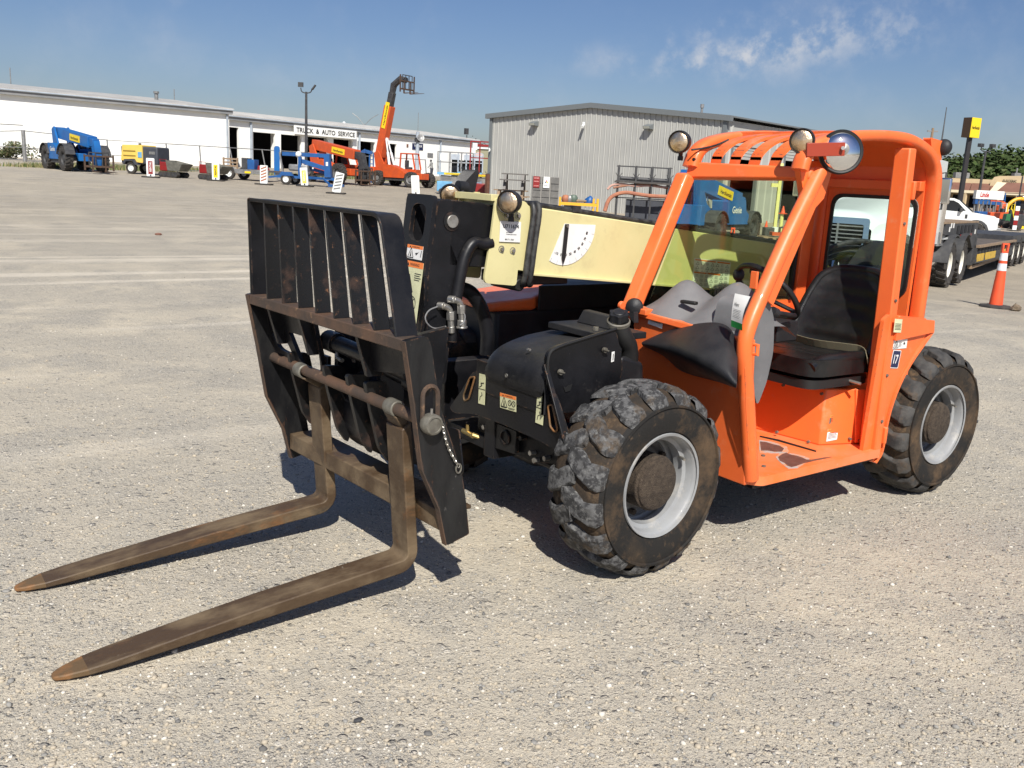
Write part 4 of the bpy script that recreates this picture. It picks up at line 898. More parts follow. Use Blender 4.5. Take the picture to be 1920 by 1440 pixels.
# rear wall of the cab: frame, lower panel, window
mb = MB()
rw = [(-1.90,.19,1.0),(-1.90,.76,1.0),(-1.90,.76,1.80),(-1.90,.19,1.80)]
rh = roundpoly([V((-1.90,.225,1.10)), V((-1.90,.745,1.10)), V((-1.90,.745,1.63)), V((-1.90,.225,1.63))], .07, 5)
mb.prism(rw, (.02,0,0), [rh]); rear = wp('rear_panel', mb, m_orange, .003)
mb = MB(); mb.box((-1.86,.11,.34), (-1.92,.80,1.0)); part('rear_lower_panel', mb, m_orange, rear, bevel=.006)
mb = MB(); mb.prism([p+V((.022,0,0)) for p in rh], (.012,0,0), [[(p-V((-1.90,.485,1.365)))*.93+V((-1.878,.485,1.365)) for p in rh]]); part('window_seal', mb, m_rubberblk, rear)
mb = MB(); mb.prism([p+V((.008,0,0)) for p in rh], (.005,0,0)); part('rear_glass', mb, m_glass2, rear)
mb = MB(); mb.box((-1.84,.19,1.66), (-1.88,.76,1.71)); part('roof_header', mb, m_orange, rear, bevel=.004)
for y_ in (.40,.60): part('ceiling_bolt', MB().cyl((-1.5+.1*0,y_,rz_(-1.5)-.04), (-1.5,y_,rz_(-1.5)-.03), .012, 8), m_dullsteel, rear)
# right side glass toward the boom
gpts = [V((-.60,.115,1.02)), V((-.86,.115,1.66)), V((-1.86,.115,1.70)), V((-1.86,.115,1.02))]
mb = MB(); mb.prism(gpts, (0,.005,0)); wp('side_glass', mb, m_glass, 0)
mb = MB(); mb.beam((-1.80,.12,.95), (-1.80,.12,1.80), .09, .05, (0,1,0)); mb.box((-.55,.09,.36), (-1.9,.115,1.02)); wp('inner_side_panel', mb, m_orange, .004)
mb = MB(); mb.beam((-1.735,.12,1.02), (-1.735,.12,1.72), .02, .03, (0,1,0)); wp('glass_seal', mb, m_rubberblk, .002)
# near rear pillar (B post) and decal panel
mb = MB(); mb.hexa([(-1.605,.80,.305),(-1.545,.80,.305),(-1.545,.895,.305),(-1.605,.895,.305),(-1.62,.76,1.86),(-1.56,.76,1.86),(-1.56,.845,1.86),(-1.62,.845,1.86)]); bp_ = wp('rear_pillar', mb, m_orange, .008)
for zz in (.42, 1.0, 1.66):
    mb = MB(); mb.box((-1.628,.87-(zz-.4)*.03,zz-.045), (-1.605,.905-(zz-.4)*.03,zz+.045)); part('hinge', mb, m_orange, bp_, bevel=.006)
YP = .87
pp = lambda x, y: P(x, y, Y=YP)
mb = MB(); mb.prism(roundpoly([pp(1658,600), pp(1668,590), pp(1737,597), pp(1737,628), pp(1697,688), pp(1672,742), pp(1657,800), pp(1652,850), pp(1640,866), pp(1615,862)], [.01,.01,.01,.02,.1,.1,.05,.02,.03,.01], 4), (0,-.02,0)); pan = wp('side_panel', mb, m_orange, .004)
arc_ = smoothpath([pp(1748,622), pp(1738,636), pp(1700,690), pp(1675,745), pp(1660,800), pp(1654,848), pp(1640,868)], 2)
mb = MB()
for a, b in zip(arc_, arc_[1:]): mb.hexa([a+V((0,-.09,0)), a+V((0,.012,0)), b+V((0,.012,0)), b+V((0,-.09,0)), a+V((.012,-.09,.008)), a+V((.012,.012,.008)), b+V((.012,.012,.008)), b+V((.012,-.09,.008))])
part('fender_lip', mb, m_orange, pan, smooth=50)
mb = MB(); mb.prism([pp(1672,638)+V((0,.002,0)), pp(1745,622)+V((0,.002,0)), pp(1746,600)+V((0,.002,0)), pp(1680,594)+V((0,.002,0))], (0,.018,0)); part('panel_shelf', mb, m_orange, pan, bevel=.006)
decal_px(pan, lambda x, y: P(x, y, Y=YP+.003), (1676,633), (1702,631), (1673,655), layout='crush', mt=m_white)
decal_px(pan, lambda x, y: P(x, y, Y=YP+.022), (1678,597), (1692,598), (1675,623), layout='lines', mt=m_sticker, band=.02, word='')
a, b, c = (P(x, y, Y=YP+.003) for x, y in ((1675,656), (1690,657), (1668,690)))
ex, ey = b-a, a-c; mb = MB(); mb.prism(roundpoly([c, c+ex, a+ex, a], .008), (0,.0012,0)); d17 = part('number_decal', mb, m_white, pan)
mb = MB(); mb.prism(roundpoly([c+ex*.06+ey*.04, c+ex*.94+ey*.04, c+ex*.94+ey*.96, c+ex*.06+ey*.96], .007), (0,.0017,0)); part('decal_face', mb, m_navy, d17)
ink = MB(); text_on(ink, '17', c+ex*.24+ey*.25+V((0,.0025,0)), ex.normalized(), ey.normalized(), ex.length*.52, ey.length*.5); part('decal_print', ink, m_white, d17, smooth=0)
# platform deck
mb = MB(); mb.prism(roundpoly([V((-.60,.10,.305)), V((-.60,.86,.305)), V((-.645,.905,.305)), V((-1.60,.895,.305)), V((-1.60,.10,.305))], [.01,.02,.02,.01,.01]), (0,0,.045)); deck = wp('platform', mb, m_deck, .006)
mb = MB(); mb.box((-.62,.12,.285), (-1.58,.87,.304)); part('bounce_block_plate', mb, m_black, deck)  # black plate added under the deck to cut orange bounce light
mb = MB()
def patch(pts): mb.prism([P(x, y, Z=.3515) for x, y in pts], (0,0,.0012))
patch([(1425,828),(1436,829),(1449,833),(1462,836),(1470,841),(1466,847),(1452,847),(1440,845),(1427,845)])
patch([(1459,857),(1466,852),(1474,849),(1484,853),(1495,855),(1504,858),(1512,862),(1522,862),(1545,858),(1560,857),(1530,863),(1506,869),(1492,874),(1484,876),(1476,873),(1471,868),(1462,864)])
mb2 = MB()
for pp_ in ([(1423,825),(1450,829),(1475,837),(1479,846),(1474,852),(1482,850),(1500,853),(1518,859),(1516,865),(1495,878),(1478,879),(1467,871),(1454,858),(1462,850),(1448,850),(1424,849)],): mb2.prism([P(x, y, Z=.3508) for x, y in pp_], (0,0,.0008))
part('worn_primer_patch', mb2, mat('worn grey primer', (.46,.40,.37), (.70,.30,.15), 30, thr=(.45,.6), rough=.6), deck)
part('bare_metal_patch', mb, mat('bare brown metal', (.13,.055,.04), (.17,.08,.06), 20, rough=.6), deck)
mb = MB(); mb.tube([P(1425,818,Z=.354), P(1460,826,Z=.354), P(1530,846,Z=.354)], [.004,.006,.004], 6); part('seam_line', mb, m_rubberblk, deck)  # thin black line along the foot of the seat box
for q in ((1431,855), (1432,875)): part('deck_bolt', MB().cyl(P(*q, Z=.351), P(*q, Z=.351)+V((0,0,.006)), .010, 8), m_dullsteel, deck)
# seat box
bx = [(-1.27,.12,.350),(-1.345,.70,.350),(-1.60,.79,.350),(-1.85,.79,.350),(-1.85,.12,.350)]
tx = [(-1.30,.12,.665),(-1.395,.665,.640),(-1.60,.76,.640),(-1.85,.76,.640),(-1.85,.12,.665)]
mb = MB(); mb.add(bx+tx, [(0,1,2,3,4)[::-1], (5,6,7,8,9)]+[(i, (i+1) % 5, (i+1) % 5+5, i+5) for i in range(5)]); sb = wp('seat_box', mb, m_orange, .008)
for q, f in (((1470,722), -1.32), ((1542,738), -1.385), ((1458,810), -1.29), ((1517,828), -1.33)): c_ = P(*q, X=f+.008); part('box_bolt', MB().cyl(c_, c_+V((.012,0,0)), .008, 8), m_dullsteel, sb)
mb = MB(); mb.hexa([(-1.60,.792,.36),(-1.54,.775,.36),(-1.54,.785,.36),(-1.60,.802,.36),(-1.60,.76,.64),(-1.54,.737,.64),(-1.54,.747,.64),(-1.60,.772,.64)]); part('access_plate', mb, m_orange, sb, bevel=.002)
def face_side(px, py, off=.004):     # point on the oblique side face of the seat box
    A_, B_, T_ = V(bx[1]), V(bx[2]), V(tx[1]); n = (B_-A_).cross(T_-A_).normalized(); n = n if n.y > 0 else -n
    d = ray(px, py); s = ((A_-CAM).dot(n)+off)/d.dot(n); return CAM+d*s
for q in ((1607,730),(1621,733),(1592,822),(1607,825)): c_ = face_side(*q); part('box_bolt', MB().cyl(c_, c_+V((.003,.012,0)), .008, 8), m_dullsteel, sb)
decal_px(sb, lambda x, y: face_side(x, y, .003), (1552,805), (1572,801), (1549,828), layout='lines', mt=m_white, band=.24)
decal_px(sb, lambda x, y: face_side(x, y, .003), (1556,779), (1576,775), (1554,795), layout='lines', mt=m_dullsteel, band=.3, word='')
# seat
mb = MB(); mb.prism(roundpoly([V((-1.70,.27,.735)), V((-1.15,.24,.735)), V((-1.13,.76,.735)), V((-1.70,.78,.735))], [.04,.12,.12,.04], 7), (0,0,.085)); seat = wp('seat', mb, m_vinyl, .038, seg=5, smooth=60)
for y0_, y1_ in ((.27,.30), (.75,.72)):
    mb = MB(); mb.tube(smoothpath([V((-1.66,y0_,.812)), V((-1.40,y0_,.826)), V((-1.22,y1_,.812)), V((-1.16,y1_,.78))], 2), .028, 12); part('seat_bolster', mb, m_vinyl, seat, smooth=60)
for x_ in (-1.52,-1.42,-1.32): part('seat_seam', MB().tube([V((x_,.33,.819)), V((x_,.69,.819))], .0035, 6), m_rubberblk, seat)
mb = MB(); mb.prism(roundpoly([V((-1.64,.26,.67)), V((-1.15,.28,.67)), V((-1.15,.74,.67)), V((-1.64,.76,.67))], .08, 5), (0,0,.045)); part('seat_pan', mb, m_rubberblk, seat, bevel=.01)
def back(u, v, o=0):     # u up, v across
    wdt = .50-.10*u**3; y = .51+(v-.5)*wdt; wing = .07*abs(2*v-1)**2.5; z = .80+u*.43-(abs(2*v-1)**4)*.05*u
    x = -1.62-u*.17+wing+.02*math.exp(-((u-.3)/.15)**2)*(1-abs(2*v-1))+.004*sin(u*34)*(abs(v-.5) < .33)
    return V((x+o*(.55+.45*1), y, z))
mb = MB(); mb.grid(back, 34, 22, flip=True); mb.grid(lambda u, v: back(u, v)+V((-.06,0,0)), 34, 22)
# edge strip
def strip(fn, n):
    for i in range(n):
        a, b = fn(i/n), fn((i+1)/n); mb.add([a, b, b+V((-.06,0,0)), a+V((-.06,0,0))], [(0,1,2,3)])
strip(lambda t: back(t,0), 20); strip(lambda t: back(1,t), 22); strip(lambda t: back(1-t,1), 20)
part('seat_back', mb, m_vinyl, seat, smooth=60)
mb = MB(); edge = [back(t,0)+V((-.02,0,0)) for t in np.linspace(.05,.98,12)]+[back(1,t)+V((-.02,0,0)) for t in np.linspace(.04,.96,12)]+[back(1-t,1)+V((-.02,0,0)) for t in np.linspace(.02,.95,12)]; mb.tube(smoothpath(edge,1), .024, 10); part('seat_piping', mb, m_vinyl, seat, smooth=60)
mb = MB()
bl_ = smoothpath([V((-1.60,.22,.87)), V((-1.55,.28,.85)), V((-1.52,.36,.845)), V((-1.50,.5,.842)), V((-1.53,.66,.85)), V((-1.56,.75,.85)), V((-1.52,.80,.80))], 2)
for a, b in zip(bl_, bl_[1:]): mb.beam(a, b, .004, .045, (.4,0,.9))
wp('seat_belt', mb, m_strap, .001)
wp('seat_lever', MB().tube([(-1.45,.70,.70),(-1.47,.81,.69)], .008, 8), m_steel, 0)
# front cowl panel (orange) between the posts
mb = MB(); mb.hexa([(-.60,.12,.31),(-.56,.12,.31),(-.56,.87,.31),(-.60,.87,.31),(-.545,.12,1.015),(-.505,.12,1.015),(-.500,.86,.985),(-.54,.86,.985)]); cowl = wp('cowl_panel', mb, m_orange, .006)
mb = MB(); mb.hexa([(-.505,.13,.985),(-.485,.13,.985),(-.485,.84,.955),(-.505,.84,.955),(-.505,.13,1.018),(-.49,.13,1.018),(-.49,.84,.988),(-.505,.84,.988)]); part('cowl_lip', mb, m_orange, cowl, bevel=.006)
a = P(1218,592,X=-.50); ex = V((.0,.098,-.008)); ey = V((-.002,0,.052)); mb = MB(); o_ = P(1215,607,X=-.501); mb.prism([o_, o_+ex, o_+ex+ey, o_+ey], (.0015,0,0)); hy = part('oil_label', mb, m_white, cowl)
mb = MB(); text_on(mb, 'HYDRAULIC OIL', o_+ex*.12+ey*.36+V((.003,0,0)), ex.normalized(), ey.normalized(), ex.length*.76, ey.length*.25); part('label_print', mb, m_ink, hy, smooth=0)
# small reflector/horn at the far post foot
c_ = P(1189,575,Y=.17); mb = MB(); mb.lathe([(0,.022),(.022,.02),(.040,.008),(.044,-.01),(.03,-.03),(0,-.03)], c_, V((.75,.6,.1)), 24); mb.prism([c_+V((.0,.03,-.02)), c_+V((0,-.02,-.03)), c_+V((0,.04,-.075))], (.03,0,0)); wp('horn', mb, m_plastic, .003)
# black moulded fender on the cowl
top_b = [P(1203,641,X=-.50), P(1255,617,X=-.50), P(1300,607,X=-.50), P(1345,602,X=-.50), P(1370,612,X=-.50), P(1384,640,X=-.50)]
top_f = [P(1203,645,X=-.485), P(1245,655,X=-.36), P(1290,672,X=-.30), P(1330,694,X=-.28), P(1360,712,X=-.28), P(1381,727,X=-.30)]
bot_f = [P(1205,648,X=-.49), P(1250,668,X=-.44), P(1268,690,X=-.46), P(1290,703,X=-.46), P(1340,716,X=-.40), P(1379,729,X=-.33)]
bot_b = [P(1206,650,X=-.52), P(1250,670,X=-.52), P(1266,700,X=-.52), P(1290,706,X=-.52), P(1340,712,X=-.52), P(1384,725,X=-.52)]
def rows(R, n=5):
    vs = [p for r in R for p in r]; m = len(R[0]); fs = []
    for i in range(len(R)-1):
        for j in range(m-1): a = i*m+j; fs.append((a, a+m, a+m+1, a+1))
    return vs, fs
mid1 = [top_b[i]*.62+top_f[i]*.38+V((.0,0,.022*(1 if 0 < i < 5 else 0))) for i in range(6)]
mid2 = [top_b[i]*.25+top_f[i]*.75+V((.0,0,.014*(1 if 0 < i < 5 else 0))) for i in range(6)]
vs, fs = rows([top_b, mid1, mid2, top_f, bot_f, bot_b, top_b])
# close the wide end against the post
mb = MB(); mb.add(vs, fs); e_ = [r[5] for r in (top_b, mid1, mid2, top_f, bot_f, bot_b)]; mb.add(e_, [tuple(range(6))]); fen = wp('front_fender', mb, m_plastic, 0, smooth=70)
sm = fen.modifiers.new('s', 'SUBSURF'); sm.levels = 2; sm.render_levels = 2; fen.data.set_sharp_from_angle(angle=pi)
# grey moulded dash
def dash(u, v):      # u front to back, v across
    x = -.50-u*.44; y = .155+v*.62; h = 1.012+.035*u
    h += .150*math.exp(-((u-.45)/.30)**2-((v-.20)/.19)**2)+.17*math.exp(-((u-.62)/.34)**2-((v-.62)/.20)**2)-.015*math.exp(-((v-.43)/.07)**2)
    h -= .05*max(0, u-.80)/.2; h -= .02*max(0, u-.6)/.4*max(0, v-.8)/.2; h -= .02*v; 
    if u < .05: h -= (.05-u)*.3
    return V((x, y, h))
mb = MB(); mb.grid(dash, 26, 26); dsh = wp('dashboard', mb, m_grey, 0, smooth=70)
mb = MB(); c_ = P(1292,567,Z=1.085); mb.cbox(c_, (.03,.085,.016), Matrix.Rotation(.2, 3, 'Z')); part('dash_slot', mb, m_rubberblk, dsh, bevel=.005)
mb = MB(); 
for i in range(6): c_ = P(1335+i*7,548-i*1.2,X=-1.10); mb.cbox(c_, (.02,.016,.03)); mb.tube([c_, c_+V((0,0,.0))+V((0,.0,.02))], .005, 6)
part('switch_row', mb, m_rubberblk, dsh)
# knee side of the dash, grey, dropping behind the post
mb = MB(); kn = [(P(1442,560,Y=.80)), P(1452,600,Y=.80), P(1450,660,Y=.80), P(1438,715,Y=.80), P(1420,762,Y=.80), P(1405,700,Y=.80), P(1400,620,Y=.80), P(1412,570,Y=.80)]
mb.prism(roundpoly([p for p in kn], .03), (0,-.20,0)); part('knee_panel', mb, m_grey, dsh, bevel=.03, seg=4, smooth=60)
# steering wheel and column
c_ = V((-1.12,.44,1.12)); ax = V((-.72,.12,.68)).normalized(); a_ = ax.orthogonal().normalized(); b_ = ax.cross(a_); rs = .185
mb = MB(); mb.tube([c_+a_*rs*cos(t*pi/20)+b_*rs*sin(t*pi/20) for t in range(40)], .0145, 12, closed=True); sw = wp('steering_wheel', mb, m_vinyl, 0, smooth=60)
for k in range(3): t = k*2*pi/3+.5; part('spoke', MB().tube([c_-ax*.03, c_-ax*.015+(a_*cos(t)+b_*sin(t))*rs*.5, c_+(a_*cos(t)+b_*sin(t))*rs], .011, 8), m_vinyl, sw)
mb = MB(); mb.cyl(c_-ax*.05, c_-ax*.0, .05, 20, .035); part('wheel_boss', mb, m_vinyl, sw, bevel=.005)
mb = MB(); q = P(1385,515,Y=.30); mb.sphere(q, .03, 14, 10, (1,1,1.15)); mb.cyl(q, q+V((0,0,-.12)), .012, 8); wp('joystick', mb, m_rubberblk, 0)
q = P(1413,508,Y=.42); mb = MB(); mb.sphere(q, .022, 12, 8); part('steering_knob', mb, m_vinyl, sw)
mb = MB(); mb.tube([c_-ax*.04, c_-ax*.18+V((0,0,-.05))], .035, 14); mb.box((-1.16,.40,.9), (-1.0,.62,1.0)); wp('steering_column', mb, m_plastic, .006)
mb = MB(); mb.tube([P(1452,586,Y=.72), P(1490,592,Y=.66)], .012, 10); mb.cyl(P(1448,583,Y=.73), P(1456,587,Y=.73), .022, 14); wp('column_lever', mb, m_plastic, 0)
mb = MB(); mb.box((-1.30,.13,.67), (-1.86,.24,.88)); wp('side_console', mb, m_orange, .01)
mb = MB(); mb.prism([(-1.15,.14,.86),(-1.42,.14,.86),(-1.42,.14,.96),(-1.15,.14,1.0)], (0,.10,0)); wp('lever_console', mb, m_grey, .01)
for k_ in range(3): wp('lever', MB().tube([(-1.22-k_*.06,.19,.97),(-1.23-k_*.06,.185,1.06)], .007, 8), m_steel, 0); wp('lever_knob', MB().sphere((-1.23-k_*.06,.185,1.07), .018, 10, 8), m_rubberblk, 0)
mb = MB(); mb.hexa([(-.84,.52,.38),(-.76,.52,.41),(-.76,.62,.41),(-.84,.62,.38),(-.84,.52,.395),(-.76,.52,.425),(-.76,.62,.425),(-.84,.62,.395)]); wp('pedal', mb, m_rubberblk, .004)
for z_ in (.50,.74,1.12,1.5): y_ = .897-(z_-.305)*.032; part('pillar_bolt', MB().cyl((-1.575,y_-.004,z_), (-1.575,y_+.006,z_), .008, 6), m_dullsteel, bp_)
mb = MB(); mb.tube([P(1397,690,Y=.915), P(1399,760,Y=.915), P(1404,850,Y=.915)], .0035, 6); part('weld_bead', mb, m_orange, post)
# convex mirror, chrome back, on its bracket
mc = P(1577,285,Y=.86); md = V((.62,.76,.06)).normalized()
mb = MB(); mb.lathe([(.0,.034),(.03,.033),(.06,.026),(.078,.015),(.086,.004)], mc, md, 48); mir = wp('convex_mirror', mb, m_chrome, 0, smooth=60)
mb = MB(); mb.lathe([(.084,.008),(.092,.010),(.098,.002),(.098,-.010),(.090,-.016),(.0,-.018)], mc, md, 48); part('mirror_rim', mb, m_rubberblk, mir)
mb = MB(); mb.lathe([(0,.052),(.010,.050),(.012,.042),(.024,.040),(.026,.032),(.026,.028)], mc+V((0,.0,.01)), md, 20); part('mirror_stud', mb, m_steel, mir)
mb = MB(); a, b = P(1512,281,Y=.82), mc+md*.045+V((0,0,.008)); mb.beam(a, b, .012, .058, (0,0,1)); part('mirror_bracket', mb, mat('red brown bracket', (.33,.045,.02), None, rough=.45), mir, bevel=.002)
c_ = P(1568,279,Y=.87); part('bracket_bolt', MB().cyl(mc+md*.05+V((.02,0,.01)), mc+md*.064+V((.02,0,.01)), .009, 6), m_steel, mir)
# rear beacon dome and roof rear bracket
c_ = V((-1.945,.80,1.885)); mb = MB(); mb.sphere(c_+V((.01,0,0)), .042, 18, 12, (.8,1,1)); wp('rear_lamp', mb, m_plastic, 0, smooth=60)
mb = MB(); mb.prism([(-1.93,.76,1.82),(-1.925,.76,1.915),(-1.80,.76,1.925),(-1.85,.76,1.82)], (0,.04,0)); wp('rear_bracket', mb, m_orange, .01)
# boom lift pivot hoses seen through the rear window
mb = MB()
for k, dy in enumerate((0,.05,.10,.16)):
    mb.tube(smoothpath([P(1515+k*8,585-k*14,Y=-.08+dy*.5), V((-1.98,-.02+dy*.6,1.13+.05*k)), V((-2.30,.0+dy*.9,1.24+.045*k)), V((-2.65,-.05+dy*1.2,1.22+.03*k)), V((-2.8,-.1+dy,1.0))], 3), .015, 8)
wp('rear_hoses', mb, m_hose, 0)
mb = MB(); mb.tube([(-2.3,.0,1.20),(-2.15,.12,.98)], .045, 16); rod = wp('lift_rod', mb, m_chrome, 0); mb = MB(); mb.sphere((-2.33,0,1.22), .055, 16, 10); mb.cyl((-2.33,-.08,1.22), (-2.33,.10,1.22), .045, 16); part('rod_eye', mb, m_blackrust, rod)
mb = MB(); mb.prism(roundpoly([V((-2.1,.12,.5)), V((-2.75,.12,.5)), V((-2.75,.12,1.1)), V((-2.6,.12,1.36)), V((-2.4,.12,1.36)), V((-2.2,.12,1.15)), V((-2.1,.12,.8))], .08, 4), (0,.20,0)); wp('pivot_tower', mb, m_plastic, .02, seg=3)
# paper hire tag hung on the post
tg = thing('rental_tag', 'curled white paper hire tag with green end hanging from the orange front post', 'tag', P(1385,560,Y=.915))
tg['_w'] = tuple(tg.location)
def tagf(u, v): # u down, v across
    a = P(1378,550,X=-.40); b = P(1407,556,X=-.40); c = P(1371,612,X=-.40); d = P(1393,620,X=-.40)
    p = (a*(1-v)+b*v)*(1-u)+(c*(1-v)+d*v)*u; return p+V((.014*sin(u*3.0)*(.5+v),0,0))
mb = MB(); mb.grid(lambda u, v: tagf(u*.80, v), 14, 4, flip=True); part('tag_sheet', mb, m_paper, tg, smooth=60)
mb = MB(); mb.grid(lambda u, v: tagf(.80+u*.2, v), 5, 4, flip=True); part('tag_end', mb, m_green, tg, smooth=60)
ink = MB(); 
uv, fs_, _ = text_mesh('Herc'); ink.add([tagf(.34-.10*y, .16+.36*x)+V((.002,0,0)) for x, y in uv], fs_)
for i in range(6):
    u0 = .44+i*.045; ink.add([tagf(u0,.15)+V((.002,0,0)), tagf(u0,.8-.1*(i % 2))+V((.002,0,0)), tagf(u0+.012,.8-.1*(i % 2))+V((.002,0,0)), tagf(u0+.012,.15)+V((.002,0,0))], [(0,1,2,3)])
part('tag_print', ink, m_greyink, tg, smooth=0)
# ================================================================= BACKGROUND
RH = V((RT.x, RT.y, 0)).normalized(); FH = V((FW.x, FW.y, 0)).normalized(); ANG = math.atan2(RH.y, RH.x)
def place(px, py, D=None):
    if D is None: return G(px, py)
    p = P(px, py, D=D); p.z = gz(p.x, p.y); return p
def zat(px, py, p):      # height of the pixel's ray where it passes the vertical line through p
    d = ray(px, py); q = V(p)-CAM; h = V((d.x, d.y)); s = V((q.x, q.y)).dot(h)/h.dot(h); return CAM.z+d.z*s
m_blue = mat('blue machine paint', (.012, .135, .40), (.014, .11, .34), 2, rough=.4, spots=[((.1,.1,.1), 8, .68, .8, .7)])
m_blue2 = mat('deep blue lift paint', (.015, .10, .30), (.02, .08, .24), 3, rough=.45)
m_paleblue = mat('pale blue lift paint', (.16, .40, .62), (.12, .3, .5), 3, rough=.5)
m_tyref = mat('far tyre rubber', (.03, .029, .028), (.06, .052, .045), 6, rough=.9)
m_dark = mat('dark grey steel', (.035, .036, .04), (.06, .06, .06), 5, rough=.6)
m_dgrey = mat('dark grey enclosure', (.055, .06, .075), (.045, .05, .06), 4, rough=.55)
m_mgrey = mat('galvanised grey', (.30, .30, .30), (.22, .22, .21), 6, rough=.5, metal=.4)
m_yellow = mat('yellow sign', (.85, .62, .02), None, rough=.45)
m_yel2 = mat('yellow enclosure paint', (.80, .56, .12), (.75, .52, .12), 3, rough=.45)
m_red = mat('red enamel', (.27, .016, .016), (.22, .02, .02), 3, rough=.4)
m_wall = mat('white painted sheet wall', (.90, .90, .86), (.87, .87, .83), .6, rough=.65, spots=[((.80,.79,.74), 1.1, .64, .85, .7)])
m_roofs = mat('galvanised roof sheet', (.50, .49, .46), (.40, .39, .37), .5, rough=.5, spots=[((.34,.32,.29), 1.6, .62, .78, .7)])
m_trimg = mat('blue grey trim', (.40, .45, .50), (.34, .38, .43), 2, rough=.5)
m_fascia = mat('grey eave fascia', (.20, .21, .22), (.26, .26, .26), 1, rough=.6)
m_gwall = mat('grey ribbed wall', (.44, .44, .41), (.40, .40, .375), .8, rough=.55, spots=[((.30,.30,.285), 2.2, .62, .8, .6)])
m_gtrim = mat('dark grey trim', (.16, .175, .18), None, rough=.5)
m_void = mat('painted shade black', (.012, .012, .014), None, rough=.9)  # near-black colour stands in for shade inside bays, pockets and gaps
m_wood = mat('weathered wood', (.30, .21, .13), (.22, .16, .11), 8, rough=.8)
m_block = mat('concrete block', (.17, .165, .155), (.13, .128, .12), 5, rough=.9)
m_mortar = mat('pale mortar', (.30, .29, .27), None, rough=.9)
m_rustr = mat('rusted pipe', (.42, .17, .09), (.33, .13, .08), 3, rough=.7)
m_owhite = mat('white truck paint', (.80, .82, .80), (.78, .8, .78), 1, rough=.22, coat=.5)
m_conered = mat('orange traffic plastic', (.85, .10, .03), (.75, .09, .03), 6, rough=.5)
m_refl = mat('reflective collar', (.78, .80, .82), (.65, .67, .70), 10, rough=.4)
m_windark = mat('dark window glass', (.012, .015, .02), None, rough=.05)
m_tan = mat('tan stucco', (.58, .45, .27), (.54, .42, .26), 1, rough=.85)
m_broof = mat('brown metal mansard', (.20, .095, .065), (.17, .08, .055), 1, rough=.6)

# ---- grass along the fence
def grass(name, label, n, fn, hgt, cols, seed=1, w=.012):
    R = random.Random(seed); mb = MB()
    for i in range(n):
        p = fn(R)
        if p is None: continue
        h = hgt*R.uniform(.35, 1.1); a = R.uniform(0, pi); dx, dy = cos(a)*w*R.uniform(.7, 1.8), sin(a)*w; lx, ly = R.uniform(-.3, .3)*h, R.uniform(-.3, .3)*h
        mb.cm = R.randrange(len(cols)); mb.add([(p[0]-dx, p[1]-dy, p[2]), (p[0]+dx, p[1]+dy, p[2]), (p[0]+lx, p[1]+ly, p[2]+h)], [(0,1,2)])
    o = part(name, mb, cols, smooth=0); tag(o, label, 'grass', kind='stuff')
gcols = [mat('dry grass', (.30,.26,.13)), mat('green grass', (.10,.14,.04)), mat('olive grass', (.17,.18,.07))]
def line_grass(pxa, pya, pxb, pyb, spread):
    A, B = G(pxa, pya), G(pxb, pyb)
    def f(R):
        t = R.random(); q = A*(1-t)+B*t+FH*R.uniform(-.1, spread)**1+RH*R.uniform(-.5,.5)
        if R.random() < .25*(sin(t*37)+1): return None
        return (q.x, q.y, gz(q.x, q.y))
    return f
grass('grass', 'strip of dry and green grass along the fence behind the blue telehandler', 9000, line_grass(0, 312, 300, 322, 8), .28, gcols, 2, .03)
grass('grass', 'thin weeds along the fence by the truck service bays', 5000, line_grass(420, 325, 840, 345, 5), .24, gcols, 3, .03)

